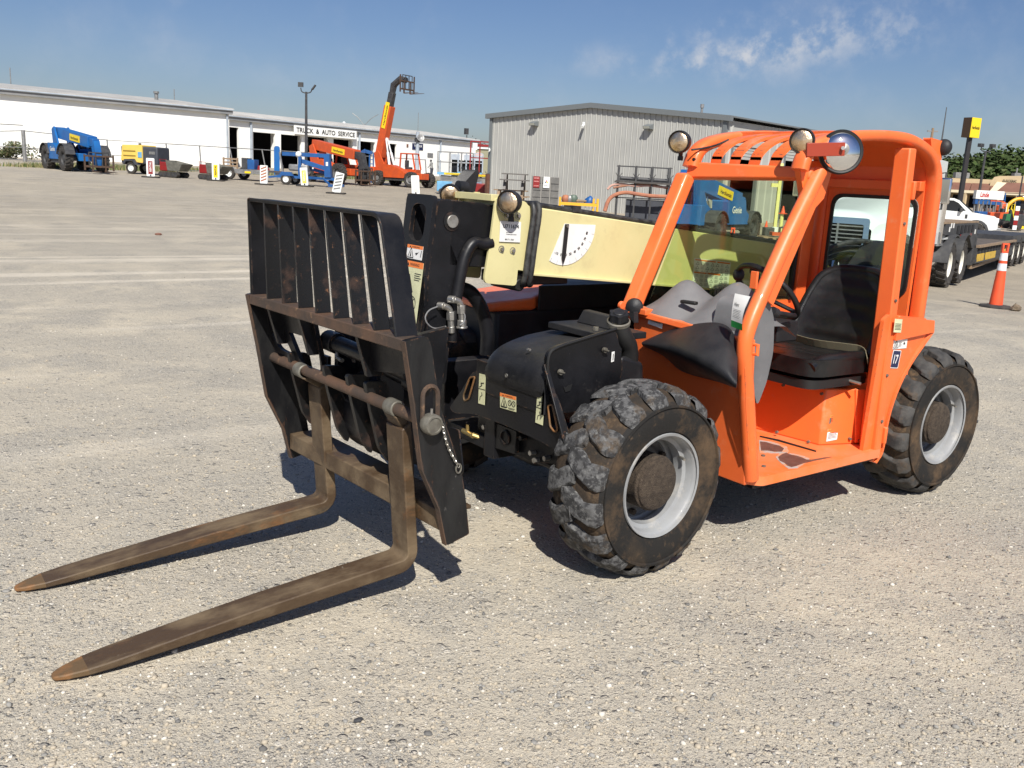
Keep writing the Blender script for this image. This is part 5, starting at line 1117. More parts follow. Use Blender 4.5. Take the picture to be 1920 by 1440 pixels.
# ---- long white warehouse on the left
def wall_line(a, b, h): return a, b, h
def gable_long(name, label, A, B, h, depth, rise, npan, nroof, openings=(), ext=0):
    """long building whose eave side faces the yard from A to B; panels, eave fascia, roof sheets"""
    A, B = V(A), V(B); z0 = min(A.z, B.z)-.4; zt = max(A.z, B.z)+h; A.z = B.z = 0; d = (B-A).normalized(); L = (B-A).length; n = V((d.y, -d.x, 0)); n = n if n.dot(FH) > 0 else -n
    o = thing(name, label, 'building', (A.x, A.y, z0)); o['_w'] = tuple(o.location)
    def Q(s, t, z): q = A+d*s+n*t; return V((q.x, q.y, z))
    # wall panels, leaving openings (s0, s1, top)
    cuts = sorted(openings); s = 0; segs = []
    for s0, s1, zt_ in cuts: segs.append((s, s0)); s = s1
    segs.append((s, L))
    for a, b in segs:
        if b-a < .05: continue
        k = max(1, round((b-a)/(L/npan)))
        for i in range(k):
            x0, x1 = a+(b-a)*i/k+.003, a+(b-a)*(i+1)/k-.003; mb = MB(); mb.hexa([Q(x0,0,z0),Q(x1,0,z0),Q(x1,.25,z0),Q(x0,.25,z0),Q(x0,0,zt-.3),Q(x1,0,zt-.3),Q(x1,.25,zt-.3),Q(x0,.25,zt-.3)]); part('wall_panel', mb, m_wall, o)
    for s0, s1, zt_ in cuts:
        mb = MB(); mb.hexa([Q(s0,.0,zt_),Q(s1,.0,zt_),Q(s1,.25,zt_),Q(s0,.25,zt_),Q(s0,.0,zt-.3),Q(s1,.0,zt-.3),Q(s1,.25,zt-.3),Q(s0,.25,zt-.3)]); part('lintel', mb, m_wall, o)
    mb = MB(); mb.hexa([Q(0,.02,z0),Q(L,.02,z0),Q(L,.2,z0),Q(0,.2,z0),Q(0,.02,z0+.05),Q(L,.02,z0+.05),Q(L,.2,z0+.05),Q(0,.2,z0+.05)]); part('sill', mb, m_wall, o)
    # side and back walls
    mb = MB()
    for s_ in (0, L): mb.prism([Q(s_,.25,z0), Q(s_,depth,z0), Q(s_,depth,zt-.3), Q(s_,depth/2,zt+rise), Q(s_,.25,zt-.3)], d*(.2 if s_ == 0 else -.2))
    mb.hexa([Q(0,depth,z0),Q(L,depth,z0),Q(L,depth+.2,z0),Q(0,depth+.2,z0),Q(0,depth,zt-.3),Q(L,depth,zt-.3),Q(L,depth+.2,zt-.3),Q(0,depth+.2,zt-.3)]); part('end_wall', mb, m_wall, o)
    mb = MB(); mb.hexa([Q(-.2,-.35,zt-.50),Q(L+.2,-.35,zt-.50),Q(L+.2,.02,zt-.50),Q(-.2,.02,zt-.50),Q(-.2,-.35,zt-.08),Q(L+.2,-.35,zt-.08),Q(L+.2,.02,zt-.08),Q(-.2,.02,zt-.08)]); part('eave_fascia', mb, m_fascia, o)
    mb = MB(); mb.tube([Q(-.2,-.42,zt-.16), Q(L+.2,-.42,zt-.16)], .07, 8); part('gutter', mb, m_trimg, o)
    for i in range(nroof):
        x0, x1 = -.3+(L+.6)*i/nroof, -.3+(L+.6)*(i+1)/nroof; w_ = x1-x0; mb = MB()
        e0 = lambda s_, z_: Q(s_, -.45, zt-.06+z_); e1 = lambda s_, z_: Q(s_, depth/2, zt+rise+z_)
        mb.add([e0(x0,0),e0(x1,0),e1(x1,0),e1(x0,0),e0(x0,-.04),e0(x1,-.04)], [(0,1,2,3),(4,5,1,0)])
        for f in (.1,.6): mb.hexa([e0(x0+w_*f,0),e0(x0+w_*(f+.18),0),e1(x0+w_*(f+.18),0),e1(x0+w_*f,0),e0(x0+w_*(f+.04),.05),e0(x0+w_*(f+.14),.05),e1(x0+w_*(f+.14),.05),e1(x0+w_*(f+.04),.05)])
        part('roof_sheet', mb, m_roofs, o)
    mb = MB(); mb.add([Q(-.3,depth/2,zt+rise),Q(L+.3,depth/2,zt+rise),Q(L+.3,depth+.4,zt-.1),Q(-.3,depth+.4,zt-.1)], [(0,1,2,3)]); part('back_roof', mb, m_roofs, o)
    return o, Q, z0, zt, L
def onwall(px, py, A, d):      # where a pixel's ray meets the upright plane through A along d
    n = V((d.y, -d.x, 0)); r = ray(px, py); s = (V(A)-CAM).dot(n)/r.dot(n); return CAM+r*s
pB = P(431, 313, D=80); pA = P(-60, 300, D=67)
pA.z = gz(pA.x, pA.y); pB.z = gz(pB.x, pB.y)
ware, Q1, z01, zt1, L1 = gable_long('warehouse', 'long blank white metal warehouse with pale ribbed roof at the far left', pA, pB, 6.28-max(pA.z, pB.z), 26, 1.05, 20, 64)
mb = MB(); mb.box((0,0,0),(.001,.001,.001)); q = Q1(L1-.25, -.12, 0); mb = MB(); mb.box((q.x-.06,q.y-.06,z01), (q.x+.06,q.y+.06,zt1-.3)); part('downspout', mb, m_trimg, ware)
q = Q1(L1*.62, 4, 0); tv = thing('roof_vent', 'short capped metal vent on the warehouse roof', 'vent', P(293, 178, D=80)); mb = MB(); mb.cyl((0,0,-.6),(0,0,.1),.16,12); mb.cyl((0,0,.12),(0,0,.3),.24,12); part('vent_stack', mb, m_mgrey, tv)
# ---- truck and auto service building
tA = P(425, 313, D=84); tB = P(890, 330, D=112); tA.z = gz(tA.x, tA.y); tB.z = gz(tB.x, tB.y)
A0 = V((tA.x, tA.y, 0)); d0 = (V((tB.x, tB.y, 0))-A0).normalized()
so = lambda px: (onwall(px, 300, A0, d0)-A0).dot(d0)
zo = onwall(600, 258, A0, d0).z
ops = [(so(a), so(b), zo+(.25 if i == 0 else 0)) for i, (a, b) in enumerate(((430,448),(475,516),(527,565),(577,615),(625,661),(670,703),(712,743)))]
serv, Q2, z02, zt2, L2 = gable_long('service_building', 'white truck and auto service building with a row of open dark bays', tA, tB, 6.0-max(tA.z, tB.z), 18, .85, 16, 74, ops)
mb = MB(); e1, e2 = so(415), so(748)
mb.add([Q2(e1,.4,z02+.2),Q2(e2,.4,z02+.2),Q2(e2,9,z02+.2),Q2(e1,9,z02+.2),Q2(e1,9,zt2),Q2(e2,9,zt2),Q2(e1,.4,zt2-.35),Q2(e2,.4,zt2-.35)], [(0,1,2,3),(3,2,5,4),(4,5,7,6),(0,3,4,6),(1,7,5,2)]); part('bay_interior', mb, m_void, serv)  # shade of the bays is put into the near-black floor and walls
for px in (470, 672, 824):
    q = Q2(so(px), -.1, 0); mb = MB(); mb.box((q.x-.09,q.y-.09,z02), (q.x+.09,q.y+.09,zt2-.25)); part('downspout', mb, m_trimg, serv)
for i, px in enumerate((521, 571, 620, 665.5, 707.5)):   # column returns seen inside each bay
    mb = MB(); mb.hexa([Q2(so(px)-.12,.25,z02),Q2(so(px)+.12,.25,z02),Q2(so(px)+.12,.9,z02),Q2(so(px)-.12,.9,z02),Q2(so(px)-.12,.25,zo),Q2(so(px)+.12,.25,zo),Q2(so(px)+.12,.9,zo),Q2(so(px)-.12,.9,zo)]); part('bay_column', mb, m_wall, serv)
s0, s1 = so(546), so(662); zb, zt_ = onwall(604, 256, A0, d0).z, onwall(604, 240, A0, d0).z
mb = MB(); mb.hexa([Q2(s0,-.48,zb),Q2(s1,-.48,zb),Q2(s1,-.40,zb),Q2(s0,-.40,zb),Q2(s0,-.48,zt_),Q2(s1,-.48,zt_),Q2(s1,-.40,zt_),Q2(s0,-.40,zt_)]); sg = part('sign_board', mb, m_wall, serv)
mb = MB(); text_on(mb, 'TRUCK  &  AUTO  SERVICE', Q2(s0+.25,-.50,zb+(zt_-zb)*.22), d0, (0,0,1), (s1-s0)-.5, (zt_-zb)*.56); part('sign_lettering', mb, m_ink, sg, smooth=0)
def wallsign(name, label, px0, px1, py0, py1, mt, txt=None, tm=None, off=.06):
    s0, s1 = so(px0), so(px1); c = (py0+py1)/2; z1 = onwall((px0+px1)/2, py0, A0, d0).z; z0 = onwall((px0+px1)/2, py1, A0, d0).z; o = thing(name, label, 'sign', Q2(s0, -off, z0)); o['_w'] = tuple(o.location)
    mb = MB(); mb.hexa([Q2(s0,-off,z0),Q2(s1,-off,z0),Q2(s1,-.01,z0),Q2(s0,-.01,z0),Q2(s0,-off,z1),Q2(s1,-off,z1),Q2(s1,-.01,z1),Q2(s0,-.01,z1)]); part('sign_panel', mb, mt, o)
    if txt: mb = MB(); text_on(mb, txt, Q2(s0+(s1-s0)*.12,-off-.02,z0+(z1-z0)*.45), d0, (0,0,1), (s1-s0)*.76, (z1-z0)*.32); part('sign_lettering', mb, tm, o, smooth=0)
    return o
wallsign('wall_sign', 'dark blue sign on the white wall right of the open bays', 772, 792, 269, 281, m_navy, 'TIRES', m_owhite)
wallsign('wall_sign', 'small pale notice on the white wall near its right end', 801, 811, 287, 295, m_mgrey)
wallsign('wall_sign', 'small round brown plaque on the white wall beside the last bay', 761.5, 764.5, 270, 276, m_broof)
# awning annex and red topped shop at the right end
p = P(868, 345, D=104); p.z = gz(p.x, p.y); an_ = thing('awning', 'pale blue metal awning over a dark shopfront beside the white wall', 'awning', p, ANG)
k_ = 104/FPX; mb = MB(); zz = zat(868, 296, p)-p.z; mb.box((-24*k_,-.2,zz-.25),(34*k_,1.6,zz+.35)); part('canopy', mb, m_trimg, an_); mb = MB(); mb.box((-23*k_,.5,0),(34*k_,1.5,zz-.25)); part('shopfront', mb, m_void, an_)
for i in range(3): mb = MB(); mb.box((-20*k_+i*20*k_,.40,.2),(-8*k_+i*20*k_,.49,zz-.9)); part('window', mb, m_windark, an_)
p = P(905, 335, D=128); p.z = gz(p.x, p.y); shop = thing('shop_building', 'olive shopfront with red and white parapet behind the grey building corner', 'building', p, ANG)
k_ = 128/FPX; zz = zat(905, 271, p)-p.z; mb = MB(); mb.box((-16*k_,0,-.5),(30*k_,12,zz-.6)); part('wall', mb, mat('olive wall', (.28,.27,.18)), shop)
mb = MB(); mb.box((-17*k_,-.3,zz-.28),(31*k_,12.2,zz)); part('red_parapet', mb, m_red, shop); mb = MB(); mb.box((-16.5*k_,-.2,zz-.6),(30.5*k_,12.1,zz-.29)); part('white_band', mb, m_owhite, shop)
mb = MB(); mb.cyl((-9*k_,-.12,zz-1.6),(-9*k_,.02,zz-1.6),.55,20); part('round_sign', mb, mat('faded pink sign', (.62,.42,.38)), shop)

# ---- grey ribbed metal building in the middle
gA = P(913, 383, D=46); gB = P(1345, 408, D=37.5); gA0 = V((gA.x, gA.y, 0)); gd = V((gB.x-gA.x, gB.y-gA.y, 0)); GL = gd.length; gd.normalize(); gn = V((gd.y, -gd.x, 0)); gn = gn if gn.dot(FH) > 0 else -gn
zl, za, zr = 4.60, 5.02, 4.45
zg0 = .1; sap = GL*.478
gw = thing('metal_building', 'grey ribbed metal building with low gable and dark trim in the middle distance', 'building', (gA.x, gA.y, zg0)); gw['_w'] = tuple(gw.location)
def Q3(s, t, z): q = gA0+gd*s+gn*t; return V((q.x, q.y, z))
def gtop(s): return zl+(za-zl)*s/sap if s < sap else za+(zr-za)*(s-sap)/(GL-sap)
NP = 46
for i in range(NP):
    a, b = GL*i/NP, GL*(i+1)/NP; w_ = b-a; mb = MB(); prof = [(a+.005,.03),(b-w_*.34,.03),(b-w_*.26,.004),(b-w_*.10,.004),(b-.01,.03)]; m = len(prof)
    vs = [Q3(s, t, zg0) for s, t in prof]+[Q3(s, t, gtop(s)-.1) for s, t in prof]; mb.add(vs, [(k, k+1, m+k+1, m+k) for k in range(m-1)]); part('wall_panel', mb, m_gwall, gw, smooth=0)
mb = MB(); 
mb.prism([Q3(0,.06,zg0), Q3(GL,.06,zg0), Q3(GL,.06,zr-.1), Q3(sap,.06,za-.1), Q3(0,.06,zl-.1)], gn*.1); part('end_wall', mb, m_gwall, gw)
for a, b, za_, zb_ in ((-.25, sap, zl-.02, za), (sap, GL+.25, za, zr-.02)):
    mb = MB(); mb.prism([Q3(a,-.14,za_-.14), Q3(b,-.14,zb_-.14), Q3(b,-.14,zb_+.08), Q3(a,-.14,za_+.08)], gn*.2); part('gable_trim', mb, m_gtrim, gw)
GD = 19
for (a, b, za_, zb_) in ((-.25, sap, zl, za), (sap, GL+.25, za, zr)):
    mb = MB(); mb.hexa([Q3(a,.05,za_), Q3(b,.05,zb_), Q3(b,GD,zb_), Q3(a,GD,za_), Q3(a,.05,za_+.06), Q3(b,.05,zb_+.06), Q3(b,GD,zb_+.06), Q3(a,GD,za_+.06)]); part('roof_slope', mb, m_gtrim, gw)
mb = MB(); mb.box((0,0,0),(0.001,.001,.001)); mb = MB(); mb.hexa([Q3(-.03,-.04,zg0),Q3(.14,-.04,zg0),Q3(.14,.1,zg0),Q3(-.03,.1,zg0),Q3(-.03,-.04,zl-.1),Q3(.14,-.04,zl-.1),Q3(.14,.1,zl-.1),Q3(-.03,.1,zl-.1)]); part('corner_trim', mb, m_gtrim, gw)
mb = MB(); mb.hexa([Q3(GL-.14,-.04,zg0),Q3(GL+.03,-.04,zg0),Q3(GL+.03,.1,zg0),Q3(GL-.14,.1,zg0),Q3(GL-.14,-.04,zr-.1),Q3(GL+.03,-.04,zr-.1),Q3(GL+.03,.1,zr-.1),Q3(GL-.14,.1,zr-.1)]); part('corner_trim', mb, m_gtrim, gw)
# right side wall with roll-up doors
B0 = Q3(GL, 0, 0)
st = lambda px: (onwall(px, 380, B0, gn)-B0).dot(gn)
doors = [(st(1362), st(1410), 3.1), (st(1461), st(1500), 3.25)]
#print('DOORS', doors, GL)
segs = [(0.0, doors[0][0])]
s = doors[0][1]; segs.append((s, doors[1][0])); segs.append((doors[1][1], GD))
for a, b in segs:
    k = max(1, int((b-a)/.55))
    for i in range(k):
        x0, x1 = a+(b-a)*i/k, a+(b-a)*(i+1)/k; w_ = x1-x0; mb = MB(); prof = [(x0,0),(x1-w_*.35,0),(x1-w_*.27,.04),(x1-w_*.1,.04),(x1,0)]; m = 5
        vs = [Q3(GL+t, s_, zg0) for s_, t in prof]+[Q3(GL+t, s_, zr-.1) for s_, t in prof]; mb.add(vs, [(q+1, q, m+q, m+q+1) for q in range(m-1)]); part('wall_panel', mb, m_gwall, gw, smooth=0)
for (a, b, h) in doors:
    h += .3; mb = MB(); mb.hexa([Q3(GL-.1,a,h),Q3(GL,a,h),Q3(GL,b,h),Q3(GL-.1,b,h),Q3(GL-.1,a,zr-.1),Q3(GL,a,zr-.1),Q3(GL,b,zr-.1),Q3(GL-.1,b,zr-.1)]); part('door_lintel', mb, m_gwall, gw)
    for e in (a-.12, b): mb = MB(); mb.hexa([Q3(GL-.05,e,zg0),Q3(GL+.07,e,zg0),Q3(GL+.07,e+.14,zg0),Q3(GL-.05,e+.14,zg0),Q3(GL-.05,e,h),Q3(GL+.07,e,h),Q3(GL+.07,e+.14,h),Q3(GL-.05,e+.14,h)]); part('door_trim', mb, m_gtrim, gw)
    for j in range(4): mb = MB(); z = h-.02-j*.13; mb.hexa([Q3(GL-.12,a,z-.11),Q3(GL-.05,a,z-.11),Q3(GL-.05,b,z-.11),Q3(GL-.12,b,z-.11),Q3(GL-.12,a,z),Q3(GL-.05,a,z),Q3(GL-.05,b,z),Q3(GL-.12,b,z)]); part('door_slat', mb, m_gwall, gw)
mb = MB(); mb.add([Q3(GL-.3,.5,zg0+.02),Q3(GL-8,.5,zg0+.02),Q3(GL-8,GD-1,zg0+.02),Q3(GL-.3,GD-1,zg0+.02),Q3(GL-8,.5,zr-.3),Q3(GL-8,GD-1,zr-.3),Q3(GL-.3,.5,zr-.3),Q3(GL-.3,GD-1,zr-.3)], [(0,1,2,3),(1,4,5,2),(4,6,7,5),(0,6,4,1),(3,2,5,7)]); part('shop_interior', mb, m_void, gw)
def flood(px, py, label):
    p = onwall(px, py, gA0, gd); o = thing('wall_light', label, 'wall light', p, math.atan2(gd.y, gd.x), 'square floodlights on the grey gable'); 
    s_ = -1 if V((-sin(o.rotation_euler.z), cos(o.rotation_euler.z), 0)).dot(gn) > 0 else 1
    mb = MB(); mb.prism([(-.18,.0,-.10),(-.18,s_*.26,-.10),(-.18,s_*.30,.02),(-.18,.0,.12)], (.36,0,0)); h_ = part('housing', mb, m_gtrim, o, bevel=.01); mb = MB(); mb.hexa([(-.15,s_*.262,-.09),(.15,s_*.262,-.09),(.15,s_*.275,-.085),(-.15,s_*.275,-.085),(-.15,s_*.29,.01),(.15,s_*.29,.01),(.15,s_*.31,.01),(-.15,s_*.31,.01)]); part('lens', mb, mat('frosted lamp glass', (.45,.46,.40), None, rough=.3), o)
flood(1004.5, 232, 'left square floodlight high on the grey gable wall'); flood(1219, 238, 'right square floodlight high on the grey gable wall')
def camera_(px, py, label, big):
    p = onwall(px, py, gA0, gd)-gn*.1; o = thing('security_camera', label, 'camera', p, ANG); mb = MB(); mb.cyl((0,0,0),(-.07*big,-.2*big,-.10*big),.055*big,12); part('camera_body', mb, m_owhite, o); mb = MB(); mb.tube([(0,.12,.06),(0,.0,.04)], .03, 8); mb.box((-.05,.08,.0),(.05,.12,.12)); part('bracket', mb, m_owhite, o)
camera_(1097, 234, 'white security camera just below the gable peak', 1.2); camera_(921, 282, 'small white camera low on the left edge of the grey gable', .6)
p = P(1314, 228, D=52); o = thing('vent_pipe', 'thin upright vent pipe on the grey building roof', 'vent', p); mb = MB(); mb.cyl((0,0,-.8),(0,0,.75),.07,10); mb.cyl((0,0,.75),(0,0,.95),.11,10); part('pipe', mb, m_mgrey, o)

# ---- generic rough-terrain telehandler for the yard
def simple_tyre(R, w, lugs=20):
    mb = MB(); mb.lathe([(R*.55,w*.42),(R*.80,w*.5),(R*.93,w*.42),(R*.95,0),(R*.93,-w*.42),(R*.80,-w*.5),(R*.55,-w*.42)][::-1], (0,0,0), (0,1,0), 36)
    for k in range(lugs):
        for s in (1,-1):
            a = 2*pi*(k+(.5 if s > 0 else 0))/lugs; rr = lambda A_, r, y: (r*sin(A_), y, r*cos(A_))
            mb.hexa([rr(a-.06,R*.92,0), rr(a+.07,R*.92,0), rr(a+.22,R*.86,s*w*.5), rr(a+.07,R*.86,s*w*.5), rr(a-.05,R*1.0,0), rr(a+.06,R*1.0,0), rr(a+.20,R*.97,s*w*.48), rr(a+.08,R*.97,s*w*.48)])
    return mb
_ty = {}
def far_wheel(root, x, y, R, w, rimm, steer=0, name='wheel'):
    key = (round(R, 3), round(w, 3)); s = 1 if y > 0 else -1
    if key not in _ty: _ty[key] = simple_tyre(R, w).mesh('tyre', m_tyref, 40)
    wh = bpy.data.objects.new(name, _ty[key]); COL.objects.link(wh); wh.parent = root; wh.location = (x, y, R); wh.rotation_euler = (0, random.uniform(0, .3), steer)
    mb = MB(); mb.lathe([(R*.55,w*.40*s),(R*.5,w*.36*s),(R*.46,w*.1*s),(R*.30,w*.08*s),(R*.28,w*.30*s),(R*.15,w*.34*s),(0,w*.34*s)], (0,0,0), (0,1,0), 24); part('rim', mb, rimm, wh)
    return wh
def herc(parent, o, ex, ey, w, h, mt=None, txt='HercRentals'):
    ex, ey = V(ex).normalized(), V(ey).normalized(); nz = ex.cross(ey); o = V(o); mb = MB(); mb.prism([o, o+ex*w, o+ex*w+ey*h, o+ey*h], nz*.02); s = part('sign_panel', mb, mt or m_yellow, parent)
    mb = MB(); text_on(mb, txt, o+ex*w*.12+ey*h*.25+nz*.024, ex, ey, w*.76, h*.42); part('sign_lettering', mb, m_ink, s, smooth=0); return s
def boomtel(loc, rz, label, mt, rim, R=.62, scale=1, raised=None, group=None, word=None, sideeng=-1, cabside=1, boomz=(2.25,1.45), signside=-1, engm=None, name='telehandler', fend=True, tip=2.35, ch=2.2):
    o = thing(name, label, 'telehandler', loc, rz, group, scale=scale); wb = 1.45; tr = .92
    mb = MB(); mb.box((-2.0,-.42,.55),(1.9,.42,.95)); mb.prism([(-2.1,-.42,.95),(-2.3,-.42,2.2),(-1.95,-.42,2.35),(-1.3,-.42,1.3),(-.6,-.42,.95)], (0,.10,0)); mb.prism([(-2.1,.32,.95),(-2.3,.32,2.2),(-1.95,.32,2.35),(-1.3,.32,1.3),(-.6,.32,.95)], (0,.10,0)); mb.box((-2.35,-.75,.55),(-2.0,.75,1.25)); part('chassis', mb, mt, o, bevel=.02)
    mb = MB(); s = sideeng; mb.prism([(-.85,s*.45,.6),(.95,s*.45,.6),(.95,s*.45,.95),(.6,s*.45,1.15),(-.2,s*.45,1.42),(-.95,s*.45,1.45)], (0,s*.62,0)); eng = part('engine_cover', mb, engm or mt, o, bevel=.05)
    mb = MB(); mb.box((-.8,s*.5,.40),(.9,s*1.0,.60)); part('side_step', mb, m_dark, o, bevel=.02)
    if word:
        mb = MB(); e = V((1,0,0)) if s < 0 else V((-1,0,0)); text_on(mb, word, (-.55 if s < 0 else .35, s*1.085, 1.0), e, (0,0,1), .8, .25); part('lettering', mb, m_owhite, o, smooth=0)
    for x in (-wb, wb):
        mb = MB(); mb.tube([(x,-tr,R),(x,tr,R)], .12, 10); part('axle', mb, m_dark, o)
        for y in (-tr, tr): far_wheel(o, x, y, R, .42, rim)
        if fend:
            for y in (-tr, tr):
                mb = MB(); arc = [(x+cos(t)*R*1.13, R+sin(t)*R*1.13) for t in [pi*.08+pi*.84*i/9 for i in range(10)]]
                for a, b in zip(arc, arc[1:]): mb.hexa([(a[0],y-.25,a[1]),(b[0],y-.25,b[1]),(b[0],y+.25,b[1]),(a[0],y+.25,a[1]),(a[0]+(a[0]-x)*.05,y-.25,a[1]+.03),(b[0]+(b[0]-x)*.05,y-.25,b[1]+.03),(b[0]+(b[0]-x)*.05,y+.25,b[1]+.03),(a[0]+(a[0]-x)*.05,y+.25,a[1]+.03)])
                part('fender', mb, m_dark, o, bevel=.01)
    # cab
    c = cabside; cy0, cy1 = c*.48, c*1.12; mb = MB(); mb.box((-.75,cy0,.75),(.65,cy1,1.2)); part('cab_base', mb, mt, o, bevel=.02)
    for (x0, x1) in ((-.72,-.65),(.62,.38)):
        for y in (cy0, cy1): mb = MB(); mb.beam((x0,y,1.2),(x1,y,ch),.08,.08,(1,0,0)); part('cab_post', mb, mt, o)
    mb = MB(); mb.box((-.75,cy0,ch),(.48,cy1,ch+.08)); part('cab_roof', mb, mt, o, bevel=.03)
    mb = MB(); mb.box((-.35,c*.62,1.2),(.0,c*1.0,1.35)); mb.box((-.42,c*.62,1.3),(-.32,c*1.0,1.8)); part('seat', mb, m_dark, o, bevel=.03)
    # boom
    pv = V((-2.05,0,boomz[0]-.1))
    if raised is None: tip = V((tip,0,boomz[1])); 
    else: tip = pv+V((cos(raised[0])*raised[1],0,sin(raised[0])*raised[1]))
    dB = (tip-pv).normalized(); upv = V((0,1,0)).cross(dB)*-1; upv = upv if upv.z > 0 or raised else -upv
    mb = MB(); mb.beam(pv-dB*.2, tip-dB*(.9 if raised else .5), .52, .58, upv); bo = part('boom', mb, mt, o, bevel=.02)
    mb = MB(); mb.beam(tip-dB*1.2, tip, .36, .40, upv); part('boom_tip', mb, m_dark if raised or mt is m_orange_far else mt, bo, bevel=.02)
    ln = (tip-pv).length; s = signside
    if dB.x > 0.05 or raised:
        ex = dB if s < 0 else -dB; ey = ex.cross(V((0,s,0))) ; ey = V((0,s,0)).cross(ex)
        oo = pv+dB*(ln*.42 if s < 0 else ln*.42+ln*.28)+V((0,s*.265,0))-ey*.17; herc(bo, oo, ex, ey, ln*(.28 if not raised else .42), .34, mt=m_yellow)
    # lift cylinders
    for y in (-.3,.3):
        mb = MB(); a = V((-.9,y,.95)); b = pv+dB*ln*.30+V((0,y*.2,0))-upv*.2; mb.tube([a, a*.45+b*.55], .09, 10); part('lift_cylinder', mb, m_dark if not raised else m_owhite, o); mb = MB(); mb.tube([a*.5+b*.5, b], .055, 10); part('cylinder_rod', mb, m_chrome if not raised else m_owhite, o)
    # head and fork carriage
    if raised is None:
        mb = MB(); mb.prism([(tip.x-.35,-.16,tip.z+.15),(tip.x+.12,-.16,tip.z+.12),(tip.x+.35,-.16,tip.z-.6),(tip.x+.2,-.16,.35),(tip.x-.02,-.16,.40),(tip.x-.15,-.16,tip.z-.4)], (0,.32,0)); part('boom_head', mb, mt if mt is not m_orange_far else m_dark, o, bevel=.02); base = V((tip.x+.35,0,.22)); fd = V((1,0,0)); fu = V((0,0,1))
    else:
        mb = MB(); mb.tube([tip-dB*.1, tip+dB*.5, tip+dB*.75+V((.5,0,.15)), tip+dB*.8+V((1.0,0,.0))], [.2,.24,.22,.2], 8); part('boom_head', mb, m_dark, o); base = tip+dB*.55+V((1.15,0,-.45)); fd = V((1,0,.02)).normalized(); fu = V((0,0,1))
    fr_ = MB(); C0 = lambda y, z: base+V((0,y,0))+fu*z
    fr_.beam(C0(-.75,.1), C0(.75,.1), .07, .1); part('carriage_rail', fr_, m_rustbar, o)
    for z in (.62,): mb = MB(); mb.beam(C0(-.75,z), C0(.75,z), .07, .08); part('carriage_rail', mb, m_rustbar, o)
    for y in (-.72,.72): mb = MB(); mb.beam(C0(y,-.1), C0(y,.7 if not raised else 1.0), .06, .08, (0,1,0)); part('carriage_post', mb, m_rustbar, o)
    mb = MB(); mb.beam(C0(-.5,1.0 if raised else .8), C0(.5,1.0 if raised else .8), .05, .05); part('backrest_rail', mb, m_dark, o)
    for y in (-.5,-.17,.17,.5): mb = MB(); mb.beam(C0(y,.1), C0(y,1.0 if raised else .8), .04, .04, (0,1,0)); part('backrest_bar', mb, m_dark, o)
    for y in (-.32,.32): mb = MB(); q = C0(y,-.15); mb.hexa([q+V((0,-.06,-.03)), q+fd*1.2+V((0,-.03,-.01)), q+fd*1.2+V((0,.03,-.01)), q+V((0,.06,-.03)), q+V((0,-.06,.03)), q+fd*1.2+V((0,-.03,.01)), q+fd*1.2+V((0,.03,.01)), q+V((0,.06,.03))]); mb.beam(C0(y,-.15), C0(y,.62), .1, .05, (0,1,0)); part('fork', mb, m_rustbar, o)
    return o
# blue one on the left: faces right and toward us
def mid(a, b): return (V(a)+V(b))/2
pr_ = G(88, 320); pf_ = G(150, 326)
o = boomtel(place(165, 327, 49.5)-RH*.95+FH*.6, ANG-rad(47), 'blue telehandler with yellow sign on its boom parked before the long white warehouse', m_blue, m_dark, R=.66, scale=1.0, word='Genie', boomz=(2.12,1.50), signside=-1, tip=3.3, ch=1.7)
o = boomtel(place(1352, 440, 29.6)+FH*1.15-RH*.15, ANG+rad(52), 'blue telehandler seen through the cab glass, its boom sloping down to the right', m_blue, m_dark, R=.50, scale=.90, word='Genie', boomz=(2.22,1.35), signside=-1, tip=2.5, ch=1.7)
o = boomtel(place(640, 345, 55)+FH*1.3-RH*.55, ANG-rad(43), 'low orange telehandler behind the blue towable lift, forks down', m_orange_far, m_rimdark, R=.62, scale=1.0, boomz=(2.4,1.7), tip=2.5, fend=False, ch=1.7)
o = boomtel(place(757, 350, 57)+FH*1.2-RH*.2, ANG-rad(33), 'orange telehandler with boom raised high against the sky', m_orange_far, m_mgrey, R=.52, scale=.93, raised=(rad(77), 4.15), cabside=1, fend=False)
# ================================================================= YARD EQUIPMENT ON THE LEFT
# towable compressor
o = thing('compressor', 'yellow and dark grey towable air compressor beside the blue telehandler', 'compressor', place(275, 326, 51), ANG-rad(12))
mb = MB(); mb.box((-1.15,-.6,.55),(1.1,.6,1.5)); part('enclosure', mb, m_dgrey, o, bevel=.08, seg=3)
mb = MB(); mb.prism([(-1.12,-.66,.72),(.22,-.66,.62),(.22,-.66,1.58),(-1.0,-.66,1.55)], (0,1.3,0)); part('canopy', mb, m_yel2, o, bevel=.06, seg=3)
mb = MB(); mb.box((-.05,-.69,.9),(.18,-.665,1.2)); part('badge', mb, m_paleblue, o); mb = MB(); mb.box((.6,-.62,1.1),(.95,-.605,1.25)); part('badge', mb, m_mgrey, o)
for z in (.95,1.2): mb = MB(); mb.box((-.95,-.675,z),(-.2,-.662,z+.06)); part('vent_slot', mb, mat('painted groove shade', (.25,.17,.03)), o)  # raised dark yellow strips paint the shade of the vent grooves
for y in (-.62,.62): far_wheel(o, -.5, y, .32, .2, m_owhite)
mb = MB(); mb.prism([(-.95,-.78,.5),(-.85,-.78,.78),(-.25,-.78,.82),(-.05,-.78,.5),(-.2,-.78,.5),(-.35,-.78,.70),(-.75,-.78,.68),(-.85,-.78,.5)], (0,.3,0)); part('fender', mb, m_dgrey, o)
mb = MB(); mb.beam((1.0,0,.45),(2.0,0,.42),.1,.1); mb.beam((1.9,0,.45),(1.9,0,.05),.05,.05,(1,0,0)); part('tow_bar', mb, m_dark, o)
